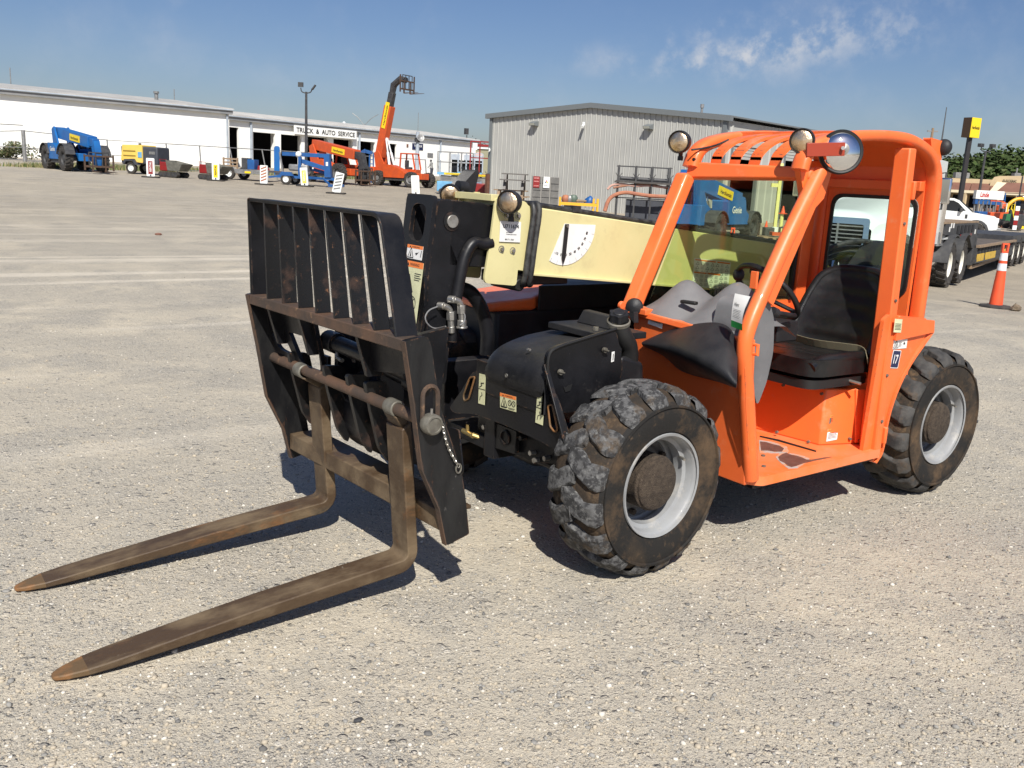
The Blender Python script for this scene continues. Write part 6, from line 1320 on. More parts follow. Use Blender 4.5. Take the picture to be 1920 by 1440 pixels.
mb = MB(); mb.cyl((-.35,0,1.5),(-.35,0,1.68),.08,10); part('exhaust', mb, m_dark, o)
# two tracked dumpers
def dumper(px, py, D, rz, label):
    o = thing('track_dumper', label, 'track dumper', place(px, py, D), ANG+rz, 'red tracked concrete dumpers', scale=.80)
    for y in (-.42,.42):
        mb = MB(); mb.prism(roundpoly([V((-.85,y-.12,.02)), V((.65,y-.12,.02)), V((.80,y-.12,.2)), V((.62,y-.12,.38)), V((-.82,y-.12,.38)), V((-.98,y-.12,.2))], .1), (0,.24,0)); t = part('track', mb, m_tyref, o, bevel=.02)
        for x in (-.7,-.35,0,.35,.6): part('roller', MB().cyl((x,y-.14,.17),(x,y+.14,.17),.11,14), m_dark, t)
    mb = MB(); mb.box((-.95,-.4,.4),(-.25,.4,1.0)); part('engine_cover', mb, m_red, o, bevel=.05)
    mb = MB(); mb.tube([(-.95,-.3,1.0),(-1.05,-.3,1.15),(-1.05,.3,1.15),(-.95,.3,1.0)], .02, 6); part('handle', mb, m_red, o)
    vs = [(-.25,-.42,.45),(.75,-.40,.42),(.75,.40,.42),(-.25,.42,.45),(-.30,-.50,1.12),(1.15,-.52,.90),(1.15,.52,.90),(-.30,.50,1.12)]
    mb = MB(); mb.add(vs, [(0,1,2,3),(0,4,5,1),(1,5,6,2),(2,6,7,3),(3,7,4,0)]); mb.add([V(v)*.96+V((.02,0,.04)) for v in vs], [(3,2,1,0),(1,5,4,0),(2,6,5,1),(3,7,6,2),(0,4,7,3)]); part('tub', mb, mat('grey green tub', (.17,.165,.14), (.12,.12,.1), 5, rough=.8), o)
dumper(328, 333, 49, -rad(25), 'red tracked dumper with grey tub standing right of the red channelizer board'); dumper(402, 336, 49, -rad(25), 'red tracked dumper with dark tub half hidden by the yellow channelizer board')
# flat utility trailer with cargo
o = thing('utility_trailer', 'low grey flatbed trailer with white wheel in front of the fence', 'trailer', place(470, 335, 52), ANG-rad(10))
mb = MB(); mb.box((-1.0,-.9,.50),(1.5,.9,.60)); part('deck', mb, m_mgrey, o); mb = MB(); mb.box((-1.0,-.93,.36),(1.5,-.85,.52)); part('side_rail', mb, m_mgrey, o)
for y in (-.9,.9): far_wheel(o, -.85, y, .36, .2, m_owhite)
mb = MB(); mb.box((.1,-.95,.40),(.45,-.935,.50)); part('lamp_panel', mb, m_yellow, o)
mb = MB(); mb.beam((1.5,0,.45),(2.3,0,.42),.1,.1); mb.beam((2.0,-.1,.95),(2.0,-.1,.05),.06,.06,(1,0,0)); part('tow_bar', mb, m_dark, o)
base = o.location
o = thing('crate', 'dark box with blue end standing on the grey flatbed trailer', 'crate', V(base)-RH*.05+V((0,0,.61)), ANG-rad(10)); mb = MB(); mb.box((-.35,-.3,0),(.0,.3,.62)); part('box', mb, m_dark, o, bevel=.02); mb = MB(); mb.box((.0,-.3,0),(.42,.3,.55)); part('blue_box', mb, m_blue2, o, bevel=.02)
o = thing('toolbox', 'low red toolbox lying on the grey flatbed trailer', 'toolbox', V(base)+RH*.75+V((0,0,.61)), ANG-rad(10)); mb = MB(); mb.prism([(-.3,-.2,0),(.3,-.2,0),(.15,-.2,.2),(-.25,-.2,.24)], (0,.4,0)); part('box', mb, m_red, o)
o = thing('pallet', 'wooden pallet leaning upright behind the flatbed trailer', 'pallet', place(432, 322, 60), ANG)
for x in (-.45,0,.45): mb = MB(); mb.box((x-.05,0,0),(x+.05,.1,1.1)); part('stringer', mb, m_wood, o)
for k in range(5): mb = MB(); mb.box((-.5,-.02,.08+k*.22),(.5,0,.18+k*.22)); part('slat', mb, m_wood, o)
# blue towable boom lift
o = thing('towable_lift', 'folded deep blue towable boom lift in front of the low orange telehandler', 'boom lift', place(570, 343, 49.5), ANG-rad(8))
mb = MB(); mb.beam((-1.5,0,.42),(1.9,0,.42),.16,.14); mb.beam((-.9,-.6,.42),(1.2,.5,.42),.12,.12); mb.beam((-.9,.6,.42),(1.2,-.5,.42),.12,.12); mb.beam((-1.5,0,.42),(-2.0,0,.35),.1,.1); part('chassis', mb, m_blue2, o)
for y in (-.65,.65): far_wheel(o, -.75, y, .30, .18, m_owhite)
mb = MB(); mb.prism([(-1.15,-.75,.48),(-1.0,-.75,.68),(-.5,-.75,.68),(-.35,-.75,.48)], (0,.25,0)); part('fender', mb, m_blue2, o)
mb = MB(); mb.beam((-.15,-.2,.42),(-.15,-.2,1.5),.16,.16,(1,0,0)); part('mast', mb, m_blue2, o)
for (a, b, w_) in (((-1.2,0,1.62),(1.35,0,1.62),.20), ((-.1,0,1.28),(1.5,0,.88),.22), ((-.2,.2,1.02),(1.45,.2,.65),.16)): mb = MB(); mb.beam(a, b, w_, w_); part('boom', mb, m_blue2, o, bevel=.01)
mb = MB(); mb.prism([(1.2,-.15,.5),(1.55,-.15,.5),(1.45,-.15,1.72),(1.15,-.15,1.72)], (0,.3,0)); part('boom_link', mb, m_blue2, o, bevel=.02)
for s_ in (-1,1): mb = MB(); mb.beam((1.3,s_*.6,.42),(1.75,s_*.9,.15),.08,.08); mb.box((1.7,s_*1.0,.02),(1.95,s_*.8,.16)); part('outrigger', mb, m_blue2, o)
mb = MB(); mb.beam((-1.05,-.3,.5),(-1.25,-.3,1.7),.08,.06,(0,1,0)); part('outrigger_leg', mb, m_mgrey, o)
part('white_lamp', MB().sphere((-.25,-.15,1.62), .17, 14, 10), m_owhite, o)
mb = MB(); mb.box((-.8,-.25,.75),(.3,.3,1.1)); part('platform_cover', mb, m_mgrey, o, bevel=.08)
mb = MB(); mb.box((1.28,-.17,1.1),(1.40,-.155,1.3)); mb.box((.5,-.12,.9),(.58,-.115,.98)); part('decal', mb, m_owhite, o)
o = thing('blue_board', 'narrow upright blue board with rounded top left of the towable lift', 'board', place(519, 330, 54), ANG); mb = MB(); mb.prism(roundpoly([V((-.16,0,.35)), V((.16,0,.35)), V((.18,0,2.0)), V((-.16,0,2.0))], [.02,.02,.16,.16]), (0,.05,0)); part('board', mb, m_blue, o); mb = MB(); mb.beam((0,.03,0),(0,.03,.5),.06,.06,(1,0,0)); part('post', mb, m_mgrey, o)
# blue attachment frame right of low telehandler
o = thing('blue_lift', 'blue lift frame standing behind the forks of the low orange telehandler', 'lift', place(688, 340, 62), ANG)
mb = MB(); mb.beam((-.7,0,1.75),(-.1,0,2.1),.2,.24); mb.beam((-.1,0,2.05),(.35,0,1.95),.2,.22); part('arm', mb, m_blue2, o)
for y in (0,): 
    for x in (.15,.42): mb = MB(); mb.beam((x,y,.1),(x,y,2.0),.07,.07,(1,0,0)); part('upright', mb, m_blue2, o)
for k in range(6): mb = MB(); mb.beam((.15,0,.4+k*.28),(.42,0,.4+k*.28),.05,.05); part('rung', mb, m_blue2, o)
mb = MB(); mb.box((-.3,-.3,.02),(.6,.3,.14)); part('foot', mb, m_blue2, o)
# scissor lifts
def scissor(px, py, D, label, mt, h, w_, rail, rz=0):
    o = thing('scissor_lift', label, 'scissor lift', place(px, py, D), ANG+rz)
    mb = MB(); mb.box((-w_/2,-.4,.15),(w_/2,.4,.70)); part('base', mb, mt, o, bevel=.04)
    for x in (-w_*.36,w_*.36):
        for y in (-.4,.4): part('wheel', MB().cyl((x,y-.06,.16),(x,y+.06,.16),.16,16), m_tyref, o)
    for k in range(4):
        z = .74+k*.07; mb = MB(); mb.beam((-w_*.42,-.3,z),(w_*.42,-.3,z+.05),.05,.05); mb.beam((w_*.42,.3,z),(-w_*.42,.3,z+.05),.05,.05); part('scissor_arm', mb, m_mgrey, o)
    mb = MB(); mb.box((-w_/2,-.4,1.04),(w_/2,.4,1.18)); part('deck', mb, mt, o)
    herc(o, (-w_*.3,-.405,1.06), (1,0,0), (0,0,1), w_*.5, .10)
    for x in (-w_/2,-w_/6,w_/6,w_/2):
        for y in (-.4,.4): mb = MB(); mb.beam((x,y,1.18),(x,y,h),.04,.04,(1,0,0)); part('rail_post', mb, rail, o)
    for z in ((h+1.18)/2, h):
        for y in (-.4,.4): mb = MB(); mb.beam((-w_/2,y,z),(w_/2,y,z),.04,.04); part('guard_rail', mb, rail, o)
    mb = MB(); mb.box((-w_*.42,-.44,h-.45),(-w_*.25,-.41,h-.1)); part('manual_box', mb, m_white, o)
    return o
scissor(852, 362, 50, 'light blue scissor lift with grey rails right of the raised orange telehandler', m_paleblue, 2.25, 1.9, m_mgrey)
scissor(880, 356, 56, 'second light blue scissor lift standing behind the first one', m_paleblue, 2.3, 1.5, m_trimg)
scissor(905, 362, 50, 'red scissor lift with tall red rails against the grey building corner', m_red, 2.9, 1.5, m_red)
# person by the forks of the raised telehandler
def person(px, py, D, label, facing, shirt, trousers, hair, h=1.75, lean=0):
    o = thing('person', label, 'person', place(px, py, D), facing)
    J = {'pel':(0,0,.93),'spi':(.02+lean*.3,0,1.15),'che':(.03+lean*.6,0,1.38),'nec':(.05+lean,0,1.50),'hea':(.08+lean*1.2,0,1.58),'top':(.09+lean*1.3,0,1.70),
         'sl':(.03+lean*.7,.19,1.42),'el':(.08+lean,.24,1.16),'wl':(.26+lean,.18,.99),'hl':(.33+lean,.17,.96),'sr':(.03+lean*.7,-.19,1.42),'er':(.06+lean,-.24,1.15),'wr':(.22+lean,-.20,.96),'hr':(.29+lean,-.19,.92),
         'tl':(0,.10,.90),'kl':(.04,.11,.50),'al':(0,.12,.09),'fl':(.15,.13,.04),'tr':(0,-.10,.90),'kr':(.03,-.11,.50),'ar':(-.02,-.12,.09),'fr':(.13,-.14,.04)}
    R_ = dict(pel=.13,spi=.125,che=.15,nec=.055,hea=.095,top=.08,sl=.07,el=.048,wl=.032,hl=.04,sr=.07,er=.048,wr=.032,hr=.04,tl=.095,kl=.06,al=.042,fl=.04,tr=.095,kr=.06,ar=.042,fr=.04)
    E = [('pel','spi'),('spi','che'),('che','nec'),('nec','hea'),('hea','top'),('che','sl'),('sl','el'),('el','wl'),('wl','hl'),('che','sr'),('sr','er'),('er','wr'),('wr','hr'),('pel','tl'),('tl','kl'),('kl','al'),('al','fl'),('pel','tr'),('tr','kr'),('kr','ar'),('ar','fr')]
    k = list(J); me = bpy.data.meshes.new('body'); me.from_pydata([J[i] for i in k], [(k.index(a), k.index(b)) for a, b in E], []); b = bpy.data.objects.new('body', me); COL.objects.link(b); b.parent = o
    b.modifiers.new('skin', 'SKIN'); 
    for i, n_ in enumerate(k): me.skin_vertices[0].data[i].radius = (R_[n_], R_[n_]); me.skin_vertices[0].data[i].use_root = (n_ == 'pel')
    sm = b.modifiers.new('s', 'SUBSURF'); sm.levels = sm.render_levels = 2; me.materials.append(shirt)
    mb = MB(); mb.sphere(V(J['hea'])+V((-.02,0,.06)), .112, 12, 8, (1,.95,1)); part('hair', mb, hair, o)
    mb = MB(); 
    for s_ in ('l','r'): mb.tube([V(J['t'+s_])+V((0,0,.05)), J['k'+s_], J['a'+s_]], [.125,.085,.065], 10)
    part('trousers', mb, trousers, o)
    return o
skin_ = mat('skin', (.45,.28,.20), None, rough=.6)
person(809, 340, 88, 'person in grey shirt with dark hair standing by the white wall behind the raised telehandler', ANG+rad(160), mat('grey shirt', (.26,.26,.25), None, rough=.9), mat('dark jeans', (.05,.055,.07), None, rough=.9), m_dark, lean=.05)
# channelizer boards
def channel(px, py, D, label, col, tilt=0, stripes=None, txt=None):
    o = thing('channelizer_board', label, 'channelizer', place(px, py, D), ANG+rad(random.uniform(-12,12)), 'upright white channelizer boards set along the yard edge')
    T = Matrix.Rotation(tilt, 4, 'Y'); f = lambda x, y, z: T @ V((x, y, z))
    w_, h = .20, .98; mb = MB(); mb.prism(roundpoly([f(-w_,-.03,.06), f(w_,-.03,.06), f(w_,-.03,h), f(-w_,-.03,h)], .05), (0,.06,0)); b = part('board', mb, m_owhite, o)
    mb = MB(); mb.box((-.42,-.25,0),(.42,.25,.07)); part('base', mb, m_tyref, o, bevel=.02)
    if stripes:
        for k in range(5): mb = MB(); z = .16+k*.15; mb.prism([f(-w_*.75,-.037,z), f(w_*.75,-.037,z+.12), f(w_*.75,-.037,z+.19), f(-w_*.75,-.037,z+.07)], (0,.005,0)); part('stripe', mb, stripes, b)
    else:
        mb = MB(); mb.prism([f(-w_*.55,-.037,.18), f(w_*.55,-.037,.18), f(w_*.55,-.037,h*.85), f(-w_*.55,-.037,h*.85)], (0,.005,0)); q = part('colour_panel', mb, col, b)
        mb = MB(); text_on(mb, txt or 'RENTAL', f(.05,-.042,.30), f(0,0,1)-f(0,0,0), f(-1,0,0)-f(0,0,0), .5, .10); part('lettering', mb, m_ink if col is m_yellow else m_owhite, q, smooth=0)
        mb = MB(); mb.cyl(f(0,-.042,.12), f(0,-.036,.12), .04, 10); part('hole', mb, m_ink, b)
channel(283, 334, 47, 'white channelizer board with red panel in front of the compressor', m_red); channel(405, 337, 48, 'white channelizer board with bright yellow panel beside the second dumper', m_yellow)
channel(495, 342, 47, 'white channelizer board with reddish stripes in front of the flatbed trailer', None, 0, m_rustr); channel(572, 346, 48, 'white channelizer board with yellow panel before the blue towable lift', mat('faded yellow', (.62,.58,.10)), -.09)
channel(630, 362, 42, 'white channelizer board with grey diagonal stripes leaning to the right', None, .20, m_mgrey); channel(780, 361, 46, 'white channelizer board with pale red edging above the black gooseneck', mat('pale pink panel', (.72,.62,.58)), -.08)
# light poles
o = thing('light_pole', 'tall dark light pole with two floodlights before the truck service bays', 'light pole', place(574, 325, 58)); k_ = 58/FPX
zt_ = zat(571, 172, o.location)-o.location.z
mb = MB(); mb.tube([(0,0,0),(0,0,zt_)], [.11,.07], 12); part('pole', mb, m_dark, o)
mb = MB(); e = RH; mb.tube(smoothpath([V((0,0,zt_-.05))-e*.34+V((0,0,.28)), V((0,0,zt_-.02))-e*.30, V((0,0,zt_-.08)), V((0,0,zt_-.02))+e*.30, V((0,0,zt_+.22))+e*.36], 2), .035, 8); part('arm', mb, m_dark, o)
mb = MB(); c_ = V((0,0,zt_+.42))-e*.36; mb.cbox(c_, (.16,.16,.16)); mb = MB(); mb.prism([c_-e*.16+V((0,0,-.14)), c_+e*.16+V((0,0,-.14)), c_+e*.16+V((0,0,.14)), c_-e*.16+V((0,0,.14))], FH*.12); part('floodlight', mb, m_dark, o, bevel=.02)
mb = MB(); c_ = V((0,0,zt_+.30))+e*.46; mb.beam(c_-e*.10+V((0,0,-.16)), c_+e*.12+V((0,0,.14)), .08, .28, FH); part('floodlight', mb, m_dark, o, bevel=.02)
o = thing('white_pole', 'white pole with thin aerial and dish in front of the white wall', 'pole', place(781, 340, 92)); zt_ = zat(782, 247, o.location)-o.location.z
mb = MB(); mb.tube([(0,0,0),(0,0,zt_)], [.22,.17], 12); part('pole', mb, m_trimg, o); mb = MB(); mb.tube([(0,0,zt_),(0,0,zat(783,211,o.location)-o.location.z)], .025, 6); part('aerial', mb, m_mgrey, o)
mb = MB(); c_ = V((0,0,zat(786,259,o.location)-o.location.z))+RH*.3-FH*.2; mb.lathe([(0,0),(.2,.03),(.36,.12),(.37,.12),(.2,.01),(0,-.02)], c_, (-FH+RH*.3+V((0,0,.4))), 18); part('dish', mb, m_mgrey, o)
mb = MB(); mb.cbox(V((0,0,zat(781,262,o.location)-o.location.z))-FH*.2, (.5,.3,.4)); part('junction_box', mb, m_dark, o)
for (px0, py0, px1, py1, D, lab) in ((20,128,20,146,95,'thin aerial mast above the far left warehouse roof'), (327,168,327,182,110,'short thin mast showing over the warehouse roof')):
    p = P(px1, py1+6, D=D); o = thing('aerial_mast', lab, 'aerial', p); mb = MB(); mb.tube([(0,0,-1),(0,0,(py1+6-py0)*D/FPX)], .05, 6); part('mast', mb, m_mgrey, o)
p = P(683, 236, D=118); o = thing('roof_aerial', 'splayed aerial with long curved rods above the service building roof', 'aerial', p); k_ = 118/FPX
for (dx0, dz0) in ((-23,22),(26,22)): mb = MB(); mb.tube(smoothpath([V((0,0,0)), RH*dx0*.45*k_+V((0,0,dz0*.62*k_)), RH*dx0*k_+V((0,0,dz0*k_))], 2), [.045]+[.03]*6 if 0 else .04, 6); part('rod', mb, m_mgrey, o)
mb = MB(); mb.tube([(0,0,-1.5),(0,0,.2)], .06, 6); mb.tube([-RH*.6, RH*.3], .05, 6); part('mast', mb, m_mgrey, o)
p = P(645, 233, D=108); o = thing('roof_turbine', 'small white roof ventilator on the service building ridge', 'vent', p); mb = MB(); mb.cyl((0,0,-.5),(0,0,0),.12,10); mb.sphere((0,0,.12), .2, 12, 8); part('turbine', mb, m_owhite, o)
p = P(875, 262, D=125); o = thing('parking_light', 'distant pole light behind the right end of the white building', 'light pole', p); mb = MB(); mb.tube([(0,0,-4),(0,0,.6)], .07, 6); mb.cbox((.1,0,1.1), (.5,.4,.8)); part('lamp_head', mb, m_dark, o)
# pipe and post fence
fz = [(-30,300,62),(47,302,59.5),(205,318,59),(318,322,60),(378,323,61.5),(440,325,63),(500,327,65),(596,330,67),(700,334,70),(800,338,74)]
fo = None
o = thing('fence', 'long grey pipe and mesh fence with leaning posts in front of the white buildings', 'fence', place(*fz[0])); o['_w'] = tuple(o.location)
P0 = []
for i, (px, py, D) in enumerate(fz):
    b_ = place(px, py, D); hh = 1.75 if i != 1 else 2.0; lean = RH*random.uniform(-.35,.1)*(i not in (1,)); t_ = b_+V((0,0,hh))+lean; P0.append((b_, t_))
    mb = MB(); mb.tube([b_, t_], .12 if i == 1 else .045, 8); part('fence_post', mb, m_mgrey, o)
for f in (.98,.45,.05):
    for (b0, t0), (b1, t1) in zip(P0, P0[1:]):
        if f == .45 and P0.index((b0, t0)) > 2: continue
        mb = MB(); mb.tube([b0*(1-f)+t0*f, b1*(1-f)+t1*f], .028 if f > .1 else .02, 6); part('fence_rail', mb, m_mgrey, o)
mb = MB(); b0, t0 = P0[0]; b1, t1 = P0[1]; mb.tube([t0+V((0,0,.55)), t1+V((0,0,.3))], .03, 6); part('fence_rail', mb, m_mgrey, o)
# bush by the fence at the far left
def leafy(name, label, cat, p, w_, h, n, cols, seed, trunk=True, kind=None, group=None, leaf=.09, conical=False, lobes=7):
    R = random.Random(seed); o = thing(name, label, cat, p, R.uniform(0, 6), group); z0 = h*.22 if trunk else 0
    if trunk:
        mb = MB(); mb.tube([(0,0,-.2),(.03*h,0,h*.3),(.0,.02*h,h*.7)], [h*.035,h*.026,h*.01], 7)
        for k in range(5): a = k*1.3; mb.tube([(0,0,h*(.25+.07*k)),(cos(a)*w_*.3,sin(a)*w_*.3,h*(.45+.08*k))], [h*.014,h*.005], 5)
        part('trunk', mb, mat('bark', (.09,.07,.055), (.06,.05,.04), 6, rough=.9), o)
    L = [(V((R.uniform(-.36,.36)*w_, R.uniform(-.36,.36)*w_, z0+(h-z0)*R.uniform(.25,.85))), R.uniform(.2,.36)*w_) for _ in range(lobes)]
    if conical: L = [(V((0,0,h*t_)), w_*.5*(1.05-t_)) for t_ in np.linspace(.15,.95,9)]
    mb = MB()
    for i in range(n):
        c_, r_ = R.choice(L); u = V((R.gauss(0,1), R.gauss(0,1), R.gauss(0,1))).normalized(); rr = r_*R.uniform(.45,1.08)**.6
        q = c_+V((u.x*rr, u.y*rr, u.z*rr*.8)); s = leaf*R.uniform(.6,1.5); a = V((R.gauss(0,1), R.gauss(0,1), R.gauss(0,.6))).normalized(); b = a.cross(u if abs(a.dot(u)) < .9 else V((0,0,1))).normalized()
        mb.cm = R.choice([0,0,1,1,2]); mb.add([q-a*s-b*s*.6, q+a*s*.9-b*s*.5, q+a*s+b*s*.6, q-a*s*.8+b*s*.7], [(0,1,2,3)])
    part('crown', mb, cols, o, smooth=0); return o
greens = [mat('leaf dark', (.035,.055,.018), rough=.85, spec=.15), mat('leaf mid', (.055,.085,.025), rough=.85, spec=.15), mat('leaf light', (.085,.105,.04), rough=.85, spec=.15)]
drab = [mat('weed olive', (.12,.125,.055)), mat('weed green', (.08,.11,.04)), mat('weed straw', (.24,.20,.11))]
leafy('bush', 'scrubby green bush growing along the fence at the far left', 'bush', place(28, 302, 63), 2.0, .95, 1400, drab, 5, trunk=False, leaf=.06)
leafy('bush', 'small dark weed clump by the thick fence post', 'bush', place(4, 303, 62), .9, .6, 500, drab, 6, trunk=False, leaf=.05)
p = P(902, 268, D=150); leafy('tree', 'bare distant treetop peeking left of the grey building', 'tree', V((p.x,p.y,-1)), 6, 9.0, 1200, [mat('twig brown', (.12,.10,.09))]*3, 9, leaf=.10)

# ================================================================= BY THE GREY BUILDING
o = thing('rusty_post', 'rusty steel post with forked top at the left corner of the grey building', 'post', place(912, 387, 38)); h_ = zat(912, 326, o.location)-o.location.z
mb = MB(); mb.box((-.07,-.07,0),(.07,.07,h_)); part('post', mb, mat('dark rust steel', (.14,.06,.035), (.1,.045,.03), 5, rough=.8), o)
for s in (-1,1): mb = MB(); mb.tube([(0,0,h_), RH*s*.09+V((0,0,h_+.05)), RH*s*.11+V((0,0,h_+.1))], .012, 6); part('fork_arm', mb, m_dark, o)
mb = MB(); mb.prism([RH*-.07, RH*-.28, RH*-.07+V((0,0,.5))], FH*.03); part('gusset', mb, m_dark, o)
def picnic(px, py, D, label, z, mt, flip=False, w_=1.05):
    o = thing('picnic_table', label, 'picnic table', place(px, py, D)+V((0,0,z)), ANG+rad(-6), 'stacked wooden picnic tables')
    for k in range(3): mb = MB(); mb.box((-w_*.72,-.28+k*.2,.66),(w_*.72,-.10+k*.2,.71)); part('table_plank', mb, mt, o)
    for y in (-.75,.62): mb = MB(); mb.box((-w_*.75,y,.40),(w_*.75,y+.2,.45)); part('bench_plank', mb, mt, o)
    for x in (-w_*.5,w_*.5):
        for s in (1,-1): mb = MB(); mb.beam((x,s*.25,.66),(x,s*.55,.0),.05,.12,(1,0,0)); part('leg', mb, mt, o)
        mb = MB(); mb.beam((x,-.7,.38),(x,.8,.38),.05,.1); part('cross_brace', mb, mt, o)
    return o
picnic(957, 380, 41, 'lower picnic table of pale wood against the grey wall', 0, m_wood); picnic(963, 380, 41, 'upper weathered picnic table set on top of the lower one', .72, mat('grey weathered wood', (.13,.12,.11)), w_=.8)
# block bin
o = thing('block_bin', 'grey concrete block enclosure against the grey wall with two signs', 'block wall', place(1020, 392, 38), ANG); k_ = 38/FPX; hb = zat(1020, 331, o.location)-o.location.z
mb = MB(); mb.box((-24*k_,.02,0),(26*k_,.9,hb)); part('mortar_core', mb, m_mortar, o)
nr = 5; R = random.Random(2)
for r in range(nr):
    for cI in range(3):
        x0 = -24*k_+cI*50*k_/3; x1 = x0+50*k_/3; z0 = hb*r/nr; z1 = hb*(r+1)/nr; mb = MB(); mb.box((x0+.02,-.02-R.uniform(0,.01),z0+.015),(x1-.02,.1,z1-.015)); part('block', mb, m_block, o)
def bsign(px0, px1, py0, py1, label, mt, fn):
    q = o_bin; x0, x1 = (px0-1020)*k_, (px1-1020)*k_; z0, z1 = zat(px0, py1, q.location)-q.location.z, zat(px0, py0, q.location)-q.location.z
    s = thing('safety_sign', label, 'sign', V(q.location)+RH*x0+V((0,0,z0))-FH*.06, ANG); mb = MB(); mb.box((0,0,0),(x1-x0,.015,z1-z0)); part('sign_panel', mb, mt, s); fn(s, x1-x0, z1-z0)
o_bin = o
def f1_(s, w_, h): 
    mb = MB(); text_on(mb, 'DANGER', (w_*.12,-.004,h*.78), (1,0,0), (0,0,1), w_*.76, h*.12); text_on(mb, 'FLAMMABLE', (w_*.12,-.004,h*.5), (1,0,0), (0,0,1), w_*.76, h*.10); text_on(mb, 'NO SMOKING', (w_*.12,-.004,h*.1), (1,0,0), (0,0,1), w_*.76, h*.10); part('sign_lettering', mb, mat('pale red print', (.75,.35,.33)), s, smooth=0)
def f2_(s, w_, h):
    for (x, z, m_) in ((.5,.62,m_redink),(.36,.50,m_navy),(.64,.50,m_yellow)):
        mb = MB(); c_ = V((w_*x,-.004,h*z)); mb.add([c_+V((-w_*.14,0,0)), c_+V((0,0,-w_*.14)), c_+V((w_*.14,0,0)), c_+V((0,0,w_*.14))], [(0,1,2,3)]); part('diamond', mb, m_, s)
    mb = MB(); text_on(mb, 'PROPANE', (w_*.15,-.004,h*.15), (1,0,0), (0,0,1), w_*.7, h*.09); part('sign_lettering', mb, m_greyink, s, smooth=0)
bsign(997, 1009, 330, 351, 'red safety sign on the left blocks of the block enclosure', m_red, f1_); bsign(1016, 1027.5, 331, 352, 'white hazard diamond sign in the middle of the block enclosure', m_owhite, f2_)
# yellow low rack with cylinders and parts
o = thing('pallet_rack', 'low orange yellow beam rack loaded with parts against the grey wall', 'rack', place(1085, 391, 38.5), ANG+rad(-4)); k_ = 38.5/FPX; yrack = o; m_ry = mat('rack yellow paint', (.80,.42,.03), None, rough=.5)
for x in (-36,27,35):
    for y in (0,.7): mb = MB(); mb.box((x*k_-.04,y-.04,0),(x*k_+.04,y+.04,.62)); part('upright', mb, m_ry, o)
for y in (0,.7): mb = MB(); mb.box((-36*k_,y-.03,.30),(36*k_,y+.03,.42)); part('beam', mb, m_ry, o)
mb = MB(); mb.box((-36*k_,0,.40),(36*k_,.7,.43)); part('shelf', mb, m_wood, o)
for i in range(9): mb = MB(); x = (-30+i*7)*k_; mb.box((x-.03,-.05,.22),(x+.03,-.035,.30)); part('clip', mb, m_mgrey, o)
for (x, r_, m_, nm, lab) in ((-25,.17,m_rustr,'steel_ball','rust red rounded canister on the orange rack'), (-17,.16,m_mgrey,'drum','small grey canister on the orange rack'), (-10,.18,mat('dull green', (.10,.14,.11)),'drum','dull green drum on the orange rack'), (-1,.13,m_wood,'bundle','brown bundle lying on the orange rack'), (20,.19,m_blue2,'tarp','bright blue crumpled tarp on the orange rack')):
    q = thing(nm, lab, {'steel_ball':'canister','drum':'drum','bundle':'bundle','tarp':'tarp'}[nm], V(o.location)+RH*x*k_+V((0,0,.43))+FH*.3, ANG); mb = MB()
    if nm == 'bundle': 
        for j in range(4): mb.tube([(-.3,-.1+j*.07,.06+.03*(j%2)),(.35,-.08+j*.07,.07)], .045, 8)
    elif nm == 'tarp': mb.grid(lambda u, v: V((cos(v*2*pi)*r_*(1.1+.15*sin(v*17))*sin(u*pi/2+.0), sin(v*2*pi)*r_*sin(u*pi/2), r_*1.5*cos(u*pi/2)*(1+.1*sin(v*9)))), 8, 24)
    else: mb.lathe([(0,0),(r_*.8,0),(r_,r_*.4),(r_,r_*1.1),(r_*.7,r_*1.6),(r_*.2,r_*1.75),(0,r_*1.75)], (0,0,0), (0,0,1), 16)
    part('body', mb, m_, q)
# skeleton rack with bent rusty pipes
o = thing('pipe_rack', 'black open steel rack with shelves and bent pipes in front of the grey wall', 'rack', place(1195, 403, 34.5), ANG+rad(-5)); k_ = 34.5/FPX; skel = o
ht = zat(1195, 311, o.location)-o.location.z
for x in (-40,-8,22,54):
    for y in (0,.9): mb = MB(); mb.box((x*k_-.03,y-.03,0),(x*k_+.03,y+.03,ht)); part('upright', mb, m_dark, o)
    mb = MB(); mb.tube([(x*k_,.0,ht*.78), (x*k_-.12,-.1,ht*.86)], .012, 5); mb.tube([(x*k_,.0,ht*.78), (x*k_+.12,-.1,ht*.86)], .012, 5); part('hook', mb, m_dark, o)
for z, w2 in ((ht-.03,.03),(ht*.72,.05),(ht*.42,.03),(.12,.03)):
    for y in (0,.9): mb = MB(); mb.beam((-44*k_,y,z),(58*k_,y,z),.04,w2); part('shelf_beam', mb, m_dark, o)
mb = MB(); mb.box((-46*k_,-.1,ht*.69),(60*k_,.9,ht*.72)); part('shelf_deck', mb, mat('blackened boards', (.06,.055,.05), (.10,.09,.08), 6, rough=.9), o)
mb = MB(); mb.tube([(-38*k_,.1,ht*.77),(58*k_,.1,ht*.76)], .07, 8); part('shelf_load', mb, m_dark, o)
mb = MB(); mb.box((-22*k_,.5,.05),(58*k_,.6,ht*.40)); part('dark_bin', mb, m_dgrey, o)  # flat dark grey panel behind the lower shelves
